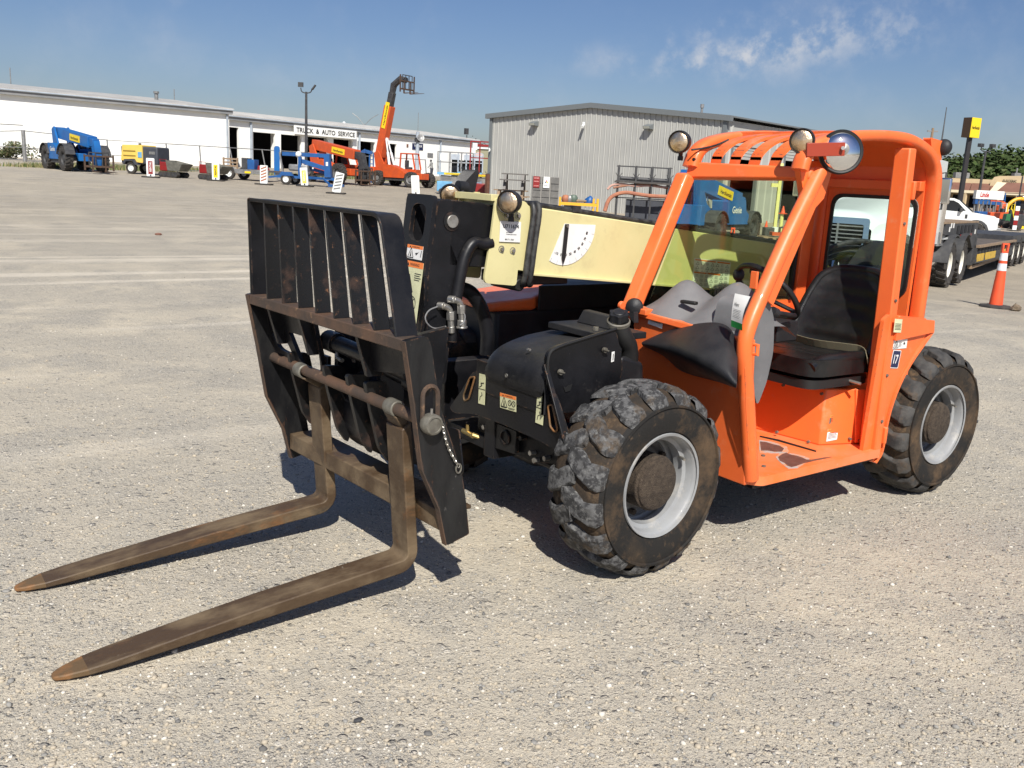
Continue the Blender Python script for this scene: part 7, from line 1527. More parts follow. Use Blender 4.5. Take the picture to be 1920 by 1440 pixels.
for nm, lab, pts, r_, m_ in (('bent_pipe','thick orange brown pipe bent down to the ground at the left of the black rack',[(1134,396),(1140,375),(1152,365),(1172,360),(1195,364),(1222,368),(1262,369)],.075,m_rustr), ('bent_pipe','pinkish bent pipe on the upper arms of the black rack',[(1139,355),(1146,347),(1165,344),(1192,350),(1215,347),(1240,351),(1262,352)],.045,mat('pinkish rust pipe', (.50,.30,.24), None, rough=.7)), ('bent_pipe','second rusty pipe lying behind the pinkish one on the black rack',[(1150,352),(1185,346),(1220,345),(1235,349),(1262,356)],.04,mat('brown pipe', (.30,.14,.08), None, rough=.7))):
    q = thing(nm, lab, 'pipe', V(skel.location)); q['_w'] = tuple(q.location); dd = dep(skel.location)-.25
    mb = MB(); mb.tube(smoothpath([P(x, y, D=dd) for x, y in pts], 3), r_, 8); part('pipe', mb, m_, q)

# ================================================================= SEEN THROUGH THE CAB: yellow posts, door goods
dq = lambda px, D: place(px, 400, D)
p = place(1455, 404, 36); o = thing('door_bollard', 'tall pale yellow door guard post with side arm by the open roller door', 'post', p, ANG); h_ = zat(1462, 316, p)-p.z; m_py = mat('pale yellow post paint', (.72,.68,.26), None, rough=.6)
mb = MB(); mb.beam((0,0,0),(0,0,h_+.2),.12,.12,(1,0,0)); part('post', mb, m_py, o); mb = MB(); mb.box((-.32,-.05,h_*.70),(0,.05,h_*.76)); part('arm', mb, m_py, o)
p = place(1466, 406, 35); o = thing('bollard', 'short pale yellow bollard with a small cone on top by the roller door', 'bollard', p, ANG); mb = MB(); mb.cyl((0,0,0),(0,0,.72),.07,14); part('post', mb, m_py, o)
def cone(px, py, D, label, h, cols=None, group=None, r=.13, z=0, base=True):
    p = place(px, py, D); o = thing('traffic_cone', label, 'traffic cone', p+V((0,0,z)), random.uniform(0, 1), group); 
    if base: mb = MB(); mb.prism(roundpoly([V((-r*1.5,-r*1.5,0)), V((r*1.5,-r*1.5,0)), V((r*1.5,r*1.5,0)), V((-r*1.5,r*1.5,0))], r*.3), (0,0,.03)); part('base', mb, cols or m_conered, o)
    mb = MB(); mb.lathe([(0,.03),(r,.03),(r*.22,h),(0,h)], (0,0,0), (0,0,1), 20); part('cone', mb, cols or m_conered, o); return o
cone(1467, 406, 35, 'faded orange cone set on top of the short yellow bollard', .30, r=.09, z=.72); cone(1439, 402, 36, 'small red cone standing at the grey wall between the doors', .34, r=.08); 
# shelf of goods inside door and pallet
o = thing('steel_bin', 'dark low bin with white drum in front of the roller door', 'bin', place(1444, 412, 33), ANG); mb = MB(); mb.box((-.2,-.2,0),(.15,.2,.32)); part('bin', mb, m_dark, o, bevel=.03); mb = MB(); mb.cyl((.2,0,.1),(.2,-.0,.35),.13,12); part('white_drum', mb, m_owhite, o)
o = thing('wood_pallet', 'wooden pallet on the ground with an orange frame on it before the door', 'pallet', place(1458, 420, 31.5), ANG)
for k in range(4): mb = MB(); mb.box((-.55,-.4+k*.25,.10),(.75,-.25+k*.25,.13)); part('slat', mb, m_wood, o)
for k in range(5): mb = MB(); mb.box((-.5+k*.28,-.4,0),(-.38+k*.28,.5,.10)); part('stringer', mb, m_wood, o)
o2 = thing('orange_frame', 'low orange and black machine frame resting on the wooden pallet', 'machine', V(o.location)+V((0,0,.13))+RH*.1, ANG); mb = MB(); mb.box((-.3,-.2,.05),(.5,.2,.16)); part('frame', mb, m_orange_far, o2); mb = MB(); mb.tube([(0,0,.16),(0,0,.32),(.1,0,.34)], .04, 8); part('spindle', mb, m_dark, o2)
# channelizer in front of the blue telehandler
p = place(1373, 444, 27.5); o = thing('delineator_post', 'orange and white delineator post standing by the blue telehandler wheel', 'delineator', p, ANG); mb = MB()
mb.lathe([(0,0),(.09,0),(.085,.15),(0,.15)], (0,0,0), (0,0,1), 16); part('foot', mb, m_conered, o); mb = MB(); mb.cyl((0,0,.15),(0,0,.36),.08,16,.072); part('white_band', mb, m_refl, o)
mb = MB(); mb.prism([(-.07,-.02,.36),(.07,-.02,.36),(.06,-.02,.60),(-.06,-.02,.60)], (0,.04,0), [[V((-.03,-.02,.42)),V((.03,-.02,.42)),V((.03,-.02,.55)),V((-.03,-.02,.55))]]); part('handle', mb, m_conered, o)
# ================================================================= WHITE ROAD TRACTOR AND LOWBOY
t1, t2 = G(1775, 531), G(1806, 522); HD = (V((t1.x,t1.y,0))-V((t2.x,t2.y,0))).normalized()
HD = V((.95,.31,0)).normalized(); TL = V((-HD.y, HD.x, 0)); TL = TL if TL.dot(FH) < 0 else -TL   # TL points to the side facing us
tz = math.atan2(HD.y, HD.x); t1 = P(1775, 531, D=20.6); torg = t1-HD*.68-TL*1.22; torg.z = gz(torg.x, torg.y)+.0
o = thing('semi_truck', 'white road tractor with chrome grille standing behind the orange cab', 'truck', torg, tz); tr_ = o
s = 1 if V((-sin(tz), cos(tz), 0)).dot(TL) > 0 else -1
Yv = lambda y: s*y
def tb(name, mb, mt, bevel=0, par=None, **k): return part(name, mb, mt, par or tr_, bevel=bevel, **k)
mb = MB(); mb.box((-1.4,-.42,.75),(5.4,.42,1.0)); tb('frame', mb, m_dark)
for x in (.68,-.68):
    for y in (1.05,-1.05): far_wheel(tr_, x, Yv(y), .52, .42, m_owhite if 0 else mat('cream wheel', (.72,.70,.62), None, rough=.5), name='wheel')
for x in (.68,-.68):
    mb = MB(); arc = [(x+cos(t)*.62, .55+sin(t)*.62) for t in [pi*.02+pi*.62*i/8+(.0) for i in range(9)]]
    for a, b in zip(arc, arc[1:]): mb.hexa([(a[0],Yv(.72),a[1]),(b[0],Yv(.72),b[1]),(b[0],Yv(1.30),b[1]),(a[0],Yv(1.30),a[1]),(a[0],Yv(.72),a[1]+.03),(b[0],Yv(.72),b[1]+.03),(b[0],Yv(1.30),b[1]+.03),(a[0],Yv(1.30),a[1]+.03)])
    tb('fender', mb, m_dark)
for y in (1.0,-1.0): far_wheel(tr_, 4.55, Yv(y), .52, .34, m_mgrey, name='front_wheel')
# hood with front fenders
def hood_(u, v):    # u front->back, v across
    x = 5.25-u*1.75; w_ = .62+.42*u**.8; yy = (v-.5)*2*w_; z = 1.62+.30*u-(abs(2*v-1)**3.2)*(.22+.1*u)-(.10*max(0,(.12-u)/.12)**2); return V((x, yy, z))
mb = MB(); mb.grid(hood_, 20, 20, flip=True)
for v in (0,1):
    for i in range(20): a, b = hood_(i/20, v), hood_((i+1)/20, v); c_ = .0; mb.add([a, b, V((b.x, b.y, .95)), V((a.x, a.y, .95))], [(0,1,2,3)])
tb('hood', mb, m_owhite, smooth=60)
for y in (1,-1):
    mb = MB(); arc = smoothpath([V((5.45,0,.62)), V((5.30,0,1.02)), V((4.95,0,1.24)), V((4.55,0,1.30)), V((4.15,0,1.20)), V((3.85,0,.95)), V((3.75,0,.65))], 2)
    for a, b in zip(arc, arc[1:]): mb.hexa([V((a.x,y*.62,a.z)), V((b.x,y*.62,b.z)), V((b.x,y*1.1,b.z-.03)), V((a.x,y*1.1,a.z-.03)), V((a.x,y*.62,a.z+.05)), V((b.x,y*.62,b.z+.05)), V((b.x,y*1.07,b.z+.03)), V((a.x,y*1.07,a.z+.03))])
    tb('front_fender', mb, m_owhite, smooth=60)
    mb = MB(); mb.sphere((5.28,y*.92,.98), .16, 16, 10, (.5,1.1,.8)); tb('headlight', mb, m_chrome)
# grille
mb = MB(); gr = [V((5.30,-.60,.78)), V((5.30,.60,.78)), V((5.22,.58,1.52)), V((5.22,-.58,1.52))]; inn = [V((5.30,-.50,.86)), V((5.30,.50,.86)), V((5.23,.48,1.40)), V((5.23,-.48,1.40))]
mb.prism(roundpoly(gr, .08), (.05,0,0), [roundpoly(inn, .05)]); g_ = tb('grille', mb, m_chrome, .008)
mb = MB(); mb.box((5.12,-.52,.84),(5.2,.52,1.42)); tb('grille_backing', mb, m_void, par=g_)
for k in range(7): mb = MB(); z = .90+k*.075; mb.box((5.24,-.5,z),(5.275,.5,z+.022)); tb('grille_bar', mb, m_mgrey, par=g_)
mb = MB(); mb.box((5.24,-.015,.86),(5.285,.015,1.4)); tb('grille_bar', mb, m_mgrey, par=g_)
mb = MB(); mb.box((5.35,-1.15,.30),(5.55,1.15,.68)); tb('bumper', mb, m_chrome, .04)
# cab
mb = MB(); cabp = [(3.55,1.0),(3.5,1.92),(3.28,2.62),(2.9,2.74),(1.75,2.72),(1.62,1.0)]
mb.prism([V((x, -1.08, z)) for x, z in cabp], (0,2.16,0)); cab_ = tb('cab', mb, m_owhite, .07, seg=3)
mb = MB(); mb.prism([V((3.515,-.92,1.96)), V((3.515,.92,1.96)), V((3.315,.86,2.56)), V((3.315,-.86,2.56))], (.02,0,0.005)); tb('windshield', mb, m_windark, par=cab_)
mb = MB(); mb.prism([V((3.35,Yv(1.085),1.85)), V((2.3,Yv(1.085),1.85)), V((2.3,Yv(1.085),2.5)), V((3.12,Yv(1.085),2.5))], (0,Yv(.012),0)); tb('side_window', mb, m_windark, par=cab_)
mb = MB(); mb.prism([V((3.42,Yv(1.082),1.02)), V((2.2,Yv(1.082),1.02)), V((2.2,Yv(1.082),1.80)), V((3.42,Yv(1.082),1.80))], (0,Yv(.01),0)); dr = tb('door', mb, m_owhite, par=cab_); 
mb = MB(); mb.box((2.3,Yv(1.095),1.5),(2.5,Yv(1.12),1.54)); 
part('handle', mb, m_chrome, dr)
for z in (.45,.8): mb = MB(); mb.box((2.2,Yv(.85),z),(3.2,Yv(1.15),z+.05)); tb('step', mb, m_mgrey)
mb = MB(); mb.cyl((1.1,Yv(.85),.62),(2.7,Yv(.85),.62),.28,24); tb('fuel_tank', mb, m_chrome)
mb = MB(); mb.box((1.0,Yv(.6),.95),(1.6,Yv(1.1),1.25)); mb.cyl((1.3,Yv(.9),1.25),(1.3,Yv(.9),2.0),.04,8); tb('tool_box', mb, m_mgrey)
for y in (1,-1):
    mb = MB(); mb.tube([(3.35,y*1.1,2.4),(3.50,y*1.42,2.45),(3.50,y*1.42,1.75),(3.4,y*1.1,1.75)], .022, 8); mi = tb('mirror_bracket', mb, m_dark); mb = MB(); mb.box((3.47,y*1.32,1.85),(3.56,y*1.55,2.35)); part('mirror', mb, m_chrome, mi, bevel=.03)
    mb = MB(); mb.tube([(4.55,y*.95,1.30),(4.35,y*1.0,1.55),(4.45,y*1.02,1.80)], .022, 8); hm = tb('hood_mirror_arm', mb, m_rubberblk); mb = MB(); mb.cbox((4.45,y*1.02,1.87), (.10,.2,.22)); part('hood_mirror', mb, m_mgrey, hm, bevel=.04)
    
for y, zt_ in ((-1.0, 3.05),):
    mb = MB(); mb.tube([(1.42,Yv(y),.9),(1.42,Yv(y),zt_-.2)], .085, 16); mb.tube([(1.42,Yv(y),zt_-.25),(1.42,Yv(y),zt_-.05),(1.36,Yv(y),zt_+.02)], .065, 16); tb('exhaust_stack', mb, m_chrome)
mb = MB(); mb.tube([(1.42,Yv(1.0),1.0),(1.42,Yv(1.0),2.2)], .12, 18); tb('exhaust_stack', mb, m_chrome)
mb = MB(); mb.tube([(3.0,Yv(-.6),2.7),(3.0,Yv(-.6),2.85)], .02, 6); part('aerial', mb, m_dark, tr_)
# lowboy
o = thing('lowboy_trailer', 'dark lowboy trailer with yellow side panels hitched behind the white road tractor', 'trailer', torg, tz); lb = o
lt = lambda name, mb, mt, bevel=0, par=None, **k: part(name, mb, mt, par or lb, bevel=bevel, **k)
mb = MB(); mb.prism([V((1.35,-1.15,1.18)), V((1.35,-1.15,1.42)), V((-2.6,-1.15,1.42)), V((-2.6,-1.15,.80)), V((-2.2,-1.15,.80)), V((-1.6,-1.15,1.12)), V((-.9,-1.15,1.18))], (0,2.3,0)); gk = lt('gooseneck', mb, m_dark, .02)
for k in range(5): mb = MB(); x = -.2-k*.45; mb.box((x,Yv(1.155),1.20),(x+.26,Yv(1.165),1.38)); lt('pocket', mb, m_void, par=gk)
for k in range(3): mb = MB(); x = -.9+k*.55-.9; mb.box((x,Yv(1.155),1.12),(x+.3,Yv(1.163),1.17)); lt('reflector_strip', mb, m_red, par=gk)
for x, z in ((.9,1.25),(.75,1.33),(.5,1.33),(-2.3,1.15)): mb = MB(); mb.box((x,Yv(1.155),z),(x+.09,Yv(1.165),z+.11)); lt('placard', mb, m_white, par=gk)
mb = MB(); mb.prism([V((1.3,Yv(1.16),1.09)), V((.35,Yv(1.16),1.09)), V((.35,Yv(1.16),1.16)), V((.7,Yv(1.16),1.16))], (0,-Yv(.1),0)); lt('white_cover', mb, m_owhite, par=gk)
mb = MB(); mb.box((1.4,-1.15,1.425),(-2.62,1.15,1.465)); lt('neck_deck', mb, m_wood, par=gk)
mb = MB(); mb.box((-2.4,-1.15,.35),(-2.8,1.15,1.1)); lt('neck_drop', mb, m_dark, .02)
mb = MB(); mb.box((-2.6,-1.22,.40),(-9.0,1.22,.50)); mb.box((-2.6,-1.2,.5),(-9.0,1.2,.80)); dk = lt('deck_frame', mb, m_dark)
mb = MB(); mb.box((-2.6,Yv(1.18),.80),(-9.0,Yv(1.27),.86)); lt('edge_rail', mb, m_wood, par=dk)
for k in range(11): mb = MB(); yy = -1.15+k*.21; mb.box((-2.62,yy,.805),(-9.0,yy+.195,.835)); lt('deck_plank', mb, mat('oily deck boards', (.13,.105,.085), (.09,.075,.06), 4, rough=.8) if k == 0 else bpy.data.materials['oily deck boards'], par=dk)
for k in range(13): mb = MB(); x = -2.85-k*.47; mb.box((x,Yv(1.2),.64),(x-.30,Yv(1.21),.79)); lt('pocket', mb, m_void, par=dk)
for (a, b) in ((-2.75,-2.95),(-3.0,-3.75),(-4.0,-5.6),(-6.6,-7.8)): mb = MB(); mb.box((a,Yv(1.205),.44),(b,Yv(1.225),.63)); lt('yellow_panel', mb, mat('worn yellow steel', (.62,.40,.05), (.5,.33,.05), 5, rough=.6, spots=[((.08,.05,.03),5,.6,.66,.8)]), par=dk, bevel=.005)
mb = MB(); mb.beam((-2.6,Yv(1.1),.30),(-9.0,Yv(1.1),.40),.1,.08); lt('lower_beam', mb, m_wood)
mb = MB(); mb.box((-8.6,-1.2,.75),(-13.2,1.2,.98)); lt('rear_deck', mb, m_dark)
for x in (-9.35,-10.55,-11.75):
    for y in (1.0,-1.0): far_wheel(lb, x, Yv(y), .46, .42, mat('cream wheel', (.72,.70,.62), None, rough=.5) if 0 else bpy.data.materials['cream wheel'])
# ================================================================= RIGHT: cones, pickup, sign, shops
p = G(1866, 577); o = thing('channelizer_cone', 'tall orange channelizer cone with two white bands and black base on the right', 'traffic cone', p, ANG)
hc = zat(1866+6, 455, p)-p.z
mb = MB(); mb.lathe([(0,0),(.27,0),(.28,.02),(.26,.045),(.14,.06),(0,.06)], (0,0,0), (0,0,1), 8); part('base', mb, m_tyref, o)
def cr(z): return .115-(z/hc)*.068
seg_ = [(.05,.58,m_conered),(.58,.69,m_refl),(.69,.735,m_conered),(.735,.85,m_refl)]
for i, (a, b, m_) in enumerate(seg_): mb = MB(); a, b = a*hc, b*hc; mb.lathe([(cr(a)+(.002 if m_ is m_refl else 0),a),(cr(b)+(.002 if m_ is m_refl else 0),b)], (0,0,0), (0,0,1), 24); part('cone_body' if m_ is m_conered else 'reflective_band', mb, m_, o)
mb = MB(); mb.prism([V((-.052,-.025,.85*hc)), V((.052,-.025,.85*hc)), V((.058,-.025,1.0*hc)), V((-.058,-.025,1.0*hc))], (0,.05,0), [[V((-.028,-.025,.88*hc)), V((.028,-.025,.88*hc)), V((.032,-.025,.975*hc)), V((-.032,-.025,.975*hc))]]); part('handle', mb, m_conered, o, bevel=.004)
p = G(1903, 583); o = thing('rock', 'brown lump of rock on the gravel right of the tall cone', 'rock', p); mb = MB(); R = random.Random(4); mb.sphere((0,0,.05), .10, 7, 5, (1.1,.9,.8)); mb.v = [tuple(V(v)*R.uniform(.75,1.15)) for v in mb.v]; part('stone', mb, mat('brown rock', (.20,.15,.10), (.14,.11,.08), 20, rough=.9), o, smooth=0)
for (px, py, r_, lab, c_) in ((297,441,.05,'small reddish clod lying on the far gravel at left','r'), (672,1353,.012,'tiny dark stone on the gravel below the near fork','d'), (1826,793,.03,'dark pebble on the gravel beside the rear tyre','d'), (1398,1190,.006,'small dark twig lying in the foreground gravel','d')):
    p = G(px, py); o = thing('stone', lab, 'stone', p); mb = MB(); mb.sphere((0,0,r_*.4), r_, 7, 5, (1.5,.9,.6)); part('stone_body', mb, m_broof if c_ == 'r' else m_dark, o, smooth=0)
cone(1850, 426, 50, 'small bright orange cone beyond the lowboy, nearest the pickup bumper', .40, r=.11); cone(1880, 424, 53, 'faded small orange cone right of the pickup beyond the lowboy', .38, cols=mat('faded orange plastic', (.62,.28,.14), None, rough=.6), r=.10)
# white pickup
p = place(1822, 428, 41); p.z = zat(1822, 432, p); p.z = gz(p.x, p.y)
o = thing('pickup_truck', 'white pickup truck with yellow lower stripe parked beyond the lowboy gooseneck', 'pickup truck', place(1800, 433, 40)-RH*.55, ANG+rad(-16), scale=.92); pk = o
k_ = 40/FPX
pt_ = lambda n, mb, m_, **k: part(n, mb, m_, pk, **k)
body = [(-2.9,.62),(-2.9,1.30),(-1.02,1.30),(-.98,1.28),(.55,1.30),(.85,1.28),(1.75,1.16),(1.90,1.05),(1.95,.55),(1.55,.50),(1.48,.75),(1.25,.92),(.90,.95),(.62,.80),(.50,.50),(-2.9,.50)]
for s_ in (1,): mb = MB(); mb.prism([V((x,-.92,z)) for x, z in body], (0,1.84,0)); bd = pt_('body', mb, m_owhite, bevel=.05, seg=3)
cabp = [(-.98,1.26),(-.86,1.83),(-.70,1.89),(-.05,1.88),(.18,1.80),(.78,1.30)]
mb = MB(); mb.prism([V((x,-.80,z)) for x, z in cabp], (0,1.6,0)); cb = part('cab', mb, m_owhite, bd, bevel=.05, seg=3)
for y in (-.812,.80): mb = MB(); mb.prism([V((-.82,y,1.34)), V((-.72,y,1.78)), V((-.06,y,1.78)), V((.16,y,1.68)), V((.52,y,1.34)), V((.1,y,1.30))], (0,.012,0)); part('side_window', mb, m_windark, cb)
mb = MB(); mb.prism([V((.82,-.70,1.32)), V((.82,.70,1.32)), V((.24,.66,1.80)), V((.24,-.66,1.80))], (.02,0,.02)); part('windshield', mb, m_windark, cb)
mb = MB(); mb.box((-1.0,-.935,.52),(.48,-.922,.68)); part('yellow_stripe', mb, m_yellow, bd); mb = MB(); mb.box((-1.06,-.93,.55),(-1.0,-.90,1.82)); part('cab_gap', mb, m_void, bd)
mb = MB(); mb.box((-.78,-.94,1.12),(-.55,-.925,1.18)); part('door_handle', mb, m_dark, bd); mb = MB(); mb.box((.50,-.94,1.0),(.60,-.925,1.18)); part('fender_vent', mb, m_dark, bd)
mb = MB(); mb.box((.22,-1.12,1.28),(.34,-.85,1.46)); part('mirror', mb, m_dark, bd, bevel=.02)
mb = MB(); mb.box((1.80,-.88,.85),(1.965,-.55,1.08)); part('headlight', mb, m_refl, bd, bevel=.02); mb = MB(); mb.box((1.90,-.55,.70),(1.975,.55,1.06)); part('grille', mb, m_dark, bd, bevel=.02); mb = MB(); mb.box((1.88,-.92,.42),(2.10,.92,.64)); part('bumper', mb, m_mgrey, bd, bevel=.03)
for x in (1.02,-2.1):
    mb = MB(); arc = [(x+cos(t)*.56, .40+sin(t)*.56) for t in [pi*i/10 for i in range(11)]]
    for a, b in zip(arc, arc[1:]): mb.hexa([(a[0],-.98,a[1]),(b[0],-.98,b[1]),(b[0],-.85,b[1]),(a[0],-.85,a[1]),(x+(a[0]-x)*.80,-.98,.4+(a[1]-.4)*.80),(x+(b[0]-x)*.80,-.98,.4+(b[1]-.4)*.80),(x+(b[0]-x)*.80,-.85,.4+(b[1]-.4)*.80),(x+(a[0]-x)*.80,-.85,.4+(a[1]-.4)*.80)])
    part('arch_trim', mb, m_dark, bd); 
    for y in (-.82,.82): far_wheel(pk, x, y, .41, .26, m_dark)
mb = MB(); mb.box((-2.9,-.9,1.30),(-1.1,.9,1.55)); pt_('bed_cover', mb, m_owhite, bevel=.05)
# pole sign
p = place(1793, 420, 72); o = thing('pole_sign', 'yellow box sign on a tall black pole above the pickup', 'sign', p, ANG); zt_ = zat(1809, 258, p)-p.z; k_ = 72/FPX
dxp = 18*k_
mb = MB(); mb.beam((0,0,0),(dxp*.0,0,zt_),.30,.30,(1,0,0)); part('pole', mb, mat('black pole', (.02,.018,.02)), o)
SR = Matrix.Rotation(rad(30), 3, 'Z'); z0 = zt_; z1 = zat(1812, 221, p)-p.z; hw_, dp_ = .58, .35
f = lambda x, y, z: SR @ V((x, y, 0))+V((0,0,z))
mb = MB(); mb.hexa([f(-hw_,-dp_,z0),f(hw_,-dp_,z0),f(hw_,dp_,z0),f(-hw_,dp_,z0),f(-hw_,-dp_,z1),f(hw_,-dp_,z1),f(hw_,dp_,z1),f(-hw_,dp_,z1)]); part('sign_box', mb, mat('dark brown sign edge', (.06,.035,.02)), o)
for yy, e in ((-dp_-.03,1),): mb = MB(); mb.hexa([f(-hw_,yy,z0),f(hw_,yy,z0),f(hw_,-dp_-.003,z0),f(-hw_,-dp_-.003,z0),f(-hw_,yy,z1),f(hw_,yy,z1),f(hw_,-dp_-.003,z1),f(-hw_,-dp_-.003,z1)]); fc = part('sign_face', mb, m_yellow, o); mb = MB(); text_on(mb, 'HercRentals', f(-hw_*.8,yy-.01,z0+(z1-z0)*.42), SR @ V((1,0,0)), (0,0,1), hw_*1.6, .24); part('sign_lettering', mb, m_ink, fc, smooth=0)
# yard light on the right
p = place(1828, 412, 82); o = thing('light_pole', 'slim dark light pole with twin floodlights right of the yellow pole sign', 'light pole', p); zt_ = zat(1836, 283, p)-p.z; e = RH
mb = MB(); mb.tube([(0,0,0),(0,0,zt_)], [.13,.09], 10); part('pole', mb, m_dark, o); mb = MB(); mb.tube(smoothpath([V((0,0,zt_+.35))-e*.45, V((0,0,zt_))-e*.40, V((0,0,zt_-.05)), V((0,0,zt_))+e*.40, V((0,0,zt_+.35))+e*.45], 2), .045, 8); part('arm', mb, m_dark, o)
for s_ in (-1,1): mb = MB(); mb.cbox(V((0,0,zt_+.48))+e*s_*.52, (.55,.35,.30)); part('floodlight', mb, m_dark, o, bevel=.04)
p = place(1905, 405, 95); o = thing('light_pole', 'thin pole rising in front of the shop canopy near the right edge', 'light pole', p); mb = MB(); mb.tube([(0,0,0),(0,0,zat(1908,330,p)-p.z)], .08, 8); part('pole', mb, m_dark, o)
bpy.context.view_layer.update(); iw = tr_.matrix_world.inverted(); mb = MB(); mb.tube([iw @ P(1760,300,D=18), iw @ P(1766,262,D=18), iw @ P(1775,201,D=18)], [.018,.014,.008], 6); part('whip_aerial', mb, m_dark, tr_)
p = P(1748, 250, D=190); o = thing('utility_pole', 'distant utility pole with crossarm just right of the cab roof', 'utility pole', V((p.x,p.y,0))); mb = MB(); mb.tube([(0,0,0),(0,0,zat(1748,240,o.location))], .25, 8); part('pole', mb, m_wood, o); mb = MB(); zc = zat(1748,246,o.location); mb.beam(-RH*1.1+V((0,0,zc)), RH*1.1+V((0,0,zc)), .25, .3); part('crossarm', mb, m_mgrey, o)
# shops
mp = place(1740, 408, 118); mq = place(2080, 415, 108)
shz = zat(1800, 333, place(1800, 410, 116))
o = thing('strip_mall', 'long low tan shopping building with brown metal canopy roof on the right', 'building', mp); o['_w'] = tuple(o.location); md_ = V((mq.x-mp.x, mq.y-mp.y, 0)); ML = md_.length; md_.normalize(); mn = V((md_.y,-md_.x,0)); mn = mn if mn.dot(FH) > 0 else -mn
Q4 = lambda s_, t, z: V((mp.x, mp.y, 0))+md_*s_+mn*t+V((0,0,z))
sm_ = lambda px, py=380: (onwall(px, py, mp, md_)-V((mp.x,mp.y,0))).dot(md_); zz4 = lambda px, py: onwall(px, py, mp, md_).z
z_top = zz4(1800, 334); z_b0, z_b1 = zz4(1800, 342), zz4(1800, 357)
mb = MB(); mb.hexa([Q4(0,2.5,0),Q4(ML,2.5,0),Q4(ML,14,0),Q4(0,14,0),Q4(0,2.5,z_b0),Q4(ML,2.5,z_b0),Q4(ML,14,z_b0),Q4(0,14,z_b0)]); part('wall', mb, m_void if 0 else m_tan, o)
mb = MB(); mb.hexa([Q4(0,1.0,z_b0-.3),Q4(ML,1.0,z_b0-.3),Q4(ML,2.6,z_b0-.3),Q4(0,2.6,z_b0-.3),Q4(0,1.0,z_top),Q4(ML,1.0,z_top),Q4(ML,2.6,z_top),Q4(0,2.6,z_top)]); part('parapet', mb, m_tan, o)
nseg = 18
for i in range(nseg):
    a, b = ML*i/nseg+.03, ML*(i+1)/nseg-.03; mb = MB(); mb.hexa([Q4(a,-.6,z_b1),Q4(b,-.6,z_b1),Q4(b,1.0,z_b1),Q4(a,1.0,z_b1),Q4(a,-.5,z_b1+.1),Q4(b,-.5,z_b1+.1),Q4(b,.99,z_b0),Q4(a,.99,z_b0)]); part('canopy_roof', mb, m_broof, o)
mb = MB(); mb.hexa([Q4(0,-.75,z_b1-.28),Q4(ML,-.75,z_b1-.28),Q4(ML,-.62,z_b1-.28),Q4(0,-.62,z_b1-.28),Q4(0,-.75,z_b1+.05),Q4(ML,-.75,z_b1+.05),Q4(ML,-.62,z_b1+.05),Q4(0,-.62,z_b1+.05)]); part('canopy_fascia', mb, mat('cream fascia', (.68,.60,.42)), o)
for i in range(10):
    a = ML*(i+.15)/10; mb = MB(); mb.hexa([Q4(a,2.45,.6),Q4(a+ML*.07,2.45,.6),Q4(a+ML*.07,2.52,.6),Q4(a,2.52,.6),Q4(a,2.45,z_b1-.5),Q4(a+ML*.07,2.45,z_b1-.5),Q4(a+ML*.07,2.52,z_b1-.5),Q4(a,2.52,z_b1-.5)]); part('shop_window', mb, m_windark, o)
    mb = MB(); q = Q4(a-ML*.015,-.5,0); mb.box((q.x-.2,q.y-.2,0),(q.x+.2,q.y+.2,z_b1-.1)); part('canopy_post', mb, m_tan, o)
# stepped gable with lettering
ga = [sm_(1850), sm_(1856), sm_(1866), sm_(1910), sm_(1918), sm_(2000)]; zt5 = zz4(1885, 330); zt6 = zz4(1915, 322)
mb = MB(); mb.prism([Q4(ga[0],.6,z_b1), Q4(ga[5],.6,z_b1), Q4(ga[5],.6,zt6), Q4(ga[4],.6,zt6), Q4(ga[3],.6,zt5+.1), Q4(ga[2],.6,zt5), Q4(ga[1],.6,zt5-.15), Q4(ga[0],.6,z_b0+.2)], mn*.35); part('stepped_gable', mb, m_tan, o)
mb = MB(); mb.prism([Q4(ga[0]+.1,-.9,z_b1-.1), Q4(ga[0]+.8,-.9,z_b1-.1), Q4(ga[2]+.9,.55,zz4(1880,342)), Q4(ga[2]-.2,.55,zz4(1880,341))], mn*.1); part('raking_trim', mb, bpy.data.materials['cream fascia'], o)
mb = MB(); mb.prism([Q4(ga[0]+.9,-.8,z_b1-.05), Q4(ga[5],-.8,z_b1-.05), Q4(ga[5],.5,zz4(1880,342)), Q4(ga[2]+.9,.5,zz4(1880,342))], mn*.05+V((0,0,.03))); part('canopy_roof', mb, m_broof, o)
mb = MB(); text_on(mb, 'ELECTRIC', Q4(sm_(1873),.5,zz4(1885,341.5)), md_, (0,0,1), sm_(1899)-sm_(1873), zz4(1885,336.5)-zz4(1885,341.5)); part('sign_lettering', mb, m_ink, o, smooth=0)
q = Q4(sm_(1893), 4, z_top+.1); rv = thing('roof_unit', 'small white rooftop unit behind the shop sign lettering', 'roof unit', q, ANG); mb = MB(); mb.box((-.4,-.4,0),(.4,.4,.9)); part('housing', mb, m_mgrey, rv); mb = MB(); mb.cyl((0,0,.9),(0,0,1.5),.1,8); part('pipe', mb, m_mgrey, rv)
q = Q4(sm_(1788), 4, z_top+.1); rv = thing('roof_unit', 'pale boxed rooftop unit beside the black sign pole', 'roof unit', q, ANG); mb = MB(); mb.box((-.9,-.4,0),(.9,.4,.7)); part('housing', mb, m_mgrey, rv)
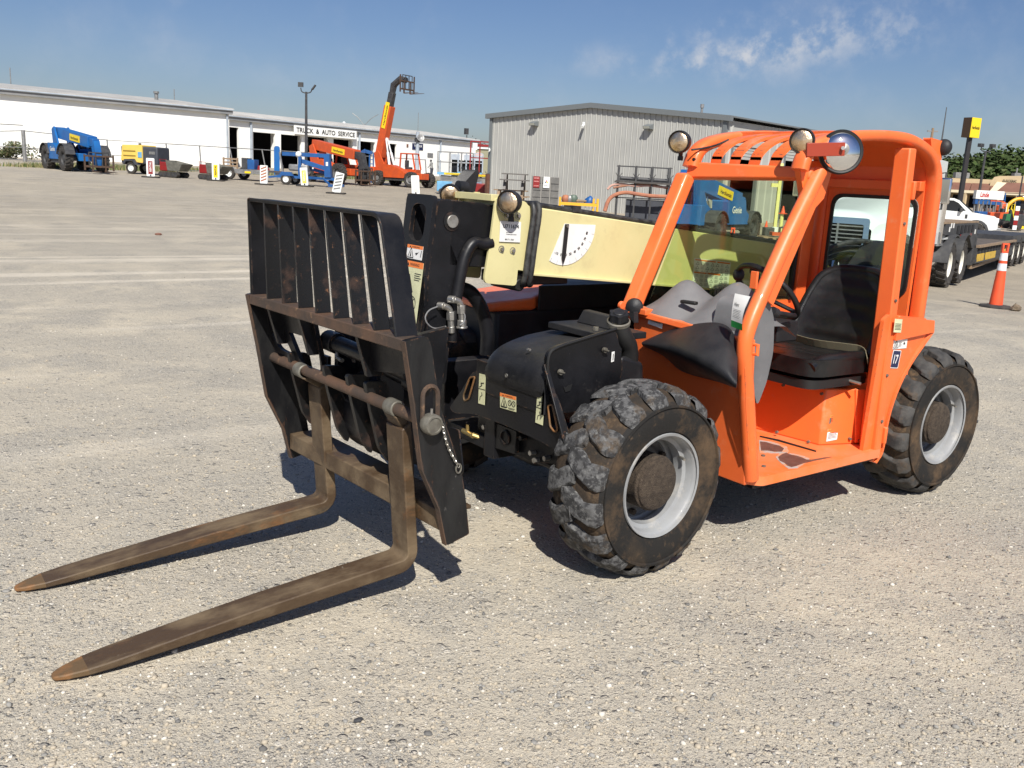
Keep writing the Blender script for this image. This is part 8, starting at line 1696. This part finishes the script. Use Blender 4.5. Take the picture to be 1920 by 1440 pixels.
# rental machines crowded before the shops
bb_ = lambda px, py, D: place(px, py, D)
p = bb_(1843, 412, 62); o = thing('banner_trailer', 'white sided trailer with red script lettering before the shops', 'trailer', p, ANG); k_ = 62/FPX; z0, z1 = zat(1843,373,p)-p.z, zat(1843,357,p)-p.z
mb = MB(); mb.box((-20*k_,0,z0),(32*k_,.4,z1)); pn = part('banner', mb, m_owhite, o); mb = MB(); text_on(mb, 'Linde', (-12*k_,-.02,z0+.12), (1,0,0), (0,0,1), 16*k_, (z1-z0)*.6); part('banner_lettering', mb, m_redink, pn, smooth=0)
for x in (-18,-6,6,18,30): mb = MB(); mb.box((x*k_-.04,.1,.1),(x*k_+.04,.2,z0)); part('upright', mb, m_mgrey, o)
mb = MB(); mb.box((-20*k_,0,z0-.35),(30*k_,.3,z0-.05)); part('side_panel', mb, m_blue2, o)
for x in (-12,20): part('wheel', MB().cyl((x*k_,-.1,.3),(x*k_,.15,.3),.3,16), m_tyref, o)
def small_machine(px, py, D, label, m1, m2, w_, h, kind, cat, rz=0):
    o = thing(kind, label, cat, bb_(px, py, D), ANG+rz); return o
o = small_machine(1905, 420, 60, 'orange mini excavator with arched arm near the right edge', 0, 0, 1, 1, 'mini_excavator', 'excavator'); k_ = 60/FPX
mb = MB(); mb.tube(smoothpath([V((-.9,-.3,.7)), V((-.95,-.3,1.25)), V((-.3,-.3,1.75)), V((.55,-.3,1.55)), V((1.2,-.3,1.45))], 3), .11, 10); part('arm', mb, m_ry, o); mb = MB(); mb.box((-.3,-.4,.5),(.7,.6,.95)); part('body', mb, m_ry, o, bevel=.06); mb = MB(); mb.box((-.5,-.5,.0),(.9,.7,.42)); part('track', mb, m_tyref, o, bevel=.08)
mb = MB(); mb.box((0,-.2,.95),(.6,.5,1.9)); part('cab', mb, m_windark, o, bevel=.05); mb = MB(); mb.prism([V((-1.05,-.45,.5)), V((-.75,-.45,.55)), V((-.7,-.45,.15)), V((-1.1,-.45,.2))], (0,.4,0)); part('bucket', mb, m_dark, o)
specs = [('light_tower', 1862, 415, 58, 'orange light tower frame with grey bars among the rental machines', 'light tower', m_orange_far, m_mgrey, 'frame'),
 ('roller', 1881, 416, 56, 'orange and white compact roller among the rental machines', 'roller', m_orange_far, m_owhite, 'roller'),
 ('generator', 1892, 415, 60, 'dark blue generator box among the rental machines', 'generator', m_blue2, m_dark, 'box'),
 ('mower', 1898, 418, 53, 'green and yellow ride on machine near the small cones', 'mower', mat('green machine', (.03,.16,.06)), m_yellow, 'roller'),
 ('concrete_mixer', 1868, 410, 64, 'small orange drum mixer behind the pickup bonnet', 'mixer', m_orange_far, m_dark, 'drum'),
 ('pump', 1856, 408, 66, 'rusty brown pump unit right of the pickup bonnet', 'pump', m_broof, m_dark, 'box'),
 ('barricade', 1903, 420, 50, 'red and white striped barricade leaning among the machines', 'barricade', m_red, m_owhite, 'board'),
 ('scissor_platform', 1876, 408, 68, 'tall blue ladder frame standing behind the compact roller', 'lift', m_blue2, m_mgrey, 'ladder'),
 ('trencher', 1917, 418, 54, 'orange trencher cut off by the right edge of the frame', 'trencher', m_orange_far, m_dark, 'roller'),
 ('tow_dolly', 1838, 413, 58, 'blue tow dolly frame behind the pickup cab', 'dolly', m_blue2, m_mgrey, 'frame'),
 ('welder', 1884, 409, 66, 'white boxed welder behind the rental machines', 'welder', m_owhite, m_dark, 'box'),
 ('compactor', 1911, 421, 52, 'small dark plate compactor with handle at the right edge', 'compactor', m_dark, m_yellow, 'box')]
for nm, px, py, D, lab, cat, m1, m2, kd in specs:
    o = small_machine(px, py, D, lab, 0, 0, 1, 1, nm, cat, random.uniform(-.5,.5))
    if kd == 'frame':
        for x in (-.4,.0,.4): mb = MB(); mb.beam((x,0,.1),(x,0,1.5),.06,.06,(1,0,0)); part('bar', mb, m2, o)
        mb = MB(); mb.box((-.45,-.2,.3),(.45,.2,.75)); part('body', mb, m1, o, bevel=.04); mb = MB(); mb.beam((-.45,0,1.45),(.45,0,1.45),.07,.07); part('top_bar', mb, m1, o)
    elif kd == 'roller':
        mb = MB(); mb.prism([V((-.5,-.3,.3)), V((.55,-.3,.3)), V((.5,-.3,.7)), V((.1,-.3,.85)), V((-.45,-.3,.8))], (0,.6,0)); part('body', mb, m1, o, bevel=.05); mb = MB(); mb.cyl((.45,-.35,.22),(.45,.35,.22),.22,16); part('front_drum', mb, m2, o); mb = MB(); mb.cyl((-.4,-.35,.22),(-.4,.35,.22),.22,16); part('rear_drum', mb, m_tyref, o); mb = MB(); mb.tube([(-.1,-.25,.8),(-.1,-.25,1.35),(-.1,.25,1.35),(-.1,.25,.8)], .03, 6); part('roll_bar', mb, m2, o); mb = MB(); mb.box((-.25,-.15,.8),(.0,.15,1.05)); part('seat', mb, m_dark, o, bevel=.03)
    elif kd == 'box':
        mb = MB(); mb.box((-.42,-.3,.2),(.42,.3,.85)); part('body', mb, m1, o, bevel=.05); mb = MB(); mb.tube([(-.4,0,.6),(-.6,0,1.1),(-.7,0,1.1)], .025, 6); part('handle', mb, m2, o); part('wheel', MB().cyl((-.2,-.32,.15),(-.2,.32,.15),.15,14), m_tyref, o)
    elif kd == 'drum':
        mb = MB(); mb.lathe([(0,0),(.22,0),(.36,.25),(.30,.55),(.18,.75),(0,.72)], (0,0,.7), (.5,0,.8), 16); part('drum', mb, m1, o); mb = MB(); mb.beam((-.3,0,0),(0,0,.9),.06,.06); mb.beam((.3,0,0),(0,0,.9),.06,.06); part('stand', mb, m2, o)
    elif kd == 'board':
        for k in range(5): mb = MB(); mb.box((-.12,-.03,.05+k*.26),(.12,.0,.29+k*.26)); part('stripe', mb, m1 if k % 2 else m2, o)
        mb = MB(); mb.box((-.3,-.2,0),(.3,.2,.05)); part('base', mb, m_tyref, o)
    elif kd == 'ladder':
        for x in (-.2,.2): mb = MB(); mb.beam((x,0,0),(x*.8,.2,2.0),.06,.06,(1,0,0)); part('rail', mb, m1, o)
        for k in range(6): mb = MB(); mb.beam((-.2,.03*k,.3+k*.3),(.2,.03*k,.3+k*.3),.05,.05); part('rung', mb, m1, o)
# tree line behind the shops
R = random.Random(11)
TREES = [(1768,312,150,12,'dark tree partly hidden by the cab, leftmost of the treeline'),(1785,316,165,12,'dark tree just left of the black sign pole'),(1800,316,150,11,'narrow green tree right behind the black sign pole'),(1818,312,160,12,'rounded tree between the sign pole and the twin floodlight pole'),(1838,312,150,12,'mid green tree directly behind the twin floodlight pole'),(1856,308,165,12,'dark tree just right of the twin floodlight pole'),(1873,298,150,13,'tall dark tree above the ELECTRIC lettering, first of the high ones'),(1889,292,155,13,'tallest dark tree of the treeline above the shop gable'),(1904,298,150,13,'dense tree right of the tallest one above the shops'),(1920,295,160,14,'big tree cut off by the right edge of the frame'),(1945,298,150,14,'rightmost tree of the line, mostly outside the frame'),(1828,325,138,10,'low bushy tree in front of the line, left of the shop gable'),(1868,322,138,10,'low bushy tree in front of the line over the left end of the gable'),(1808,326,138,10,'low bushy tree in front of the line near the sign pole'),(1905,320,138,10,'low bushy tree in front of the line above the stepped parapet'),(1787,328,140,10,'low bushy tree in front of the line, just over the boxed roof unit')]
for tk, (px, py, D, w_, lab) in enumerate(TREES):
    p = place(px, 400, D); p.z = 1.0; h = zat(px, py, p)-p.z
    leafy('tree', lab, 'tree', p, w_, h, 2600, greens, tk+1, group='trees behind the shops', leaf=.28, lobes=13)
p = place(1782, 400, 145); p.z = 1; leafy('cedar_tree', 'pointed dark cedar standing above the treeline left of the sign pole', 'tree', p, 5, zat(1783, 297, p)-1, 1600, greens, 40, conical=True, leaf=.25)
p = place(600, 300, 230)
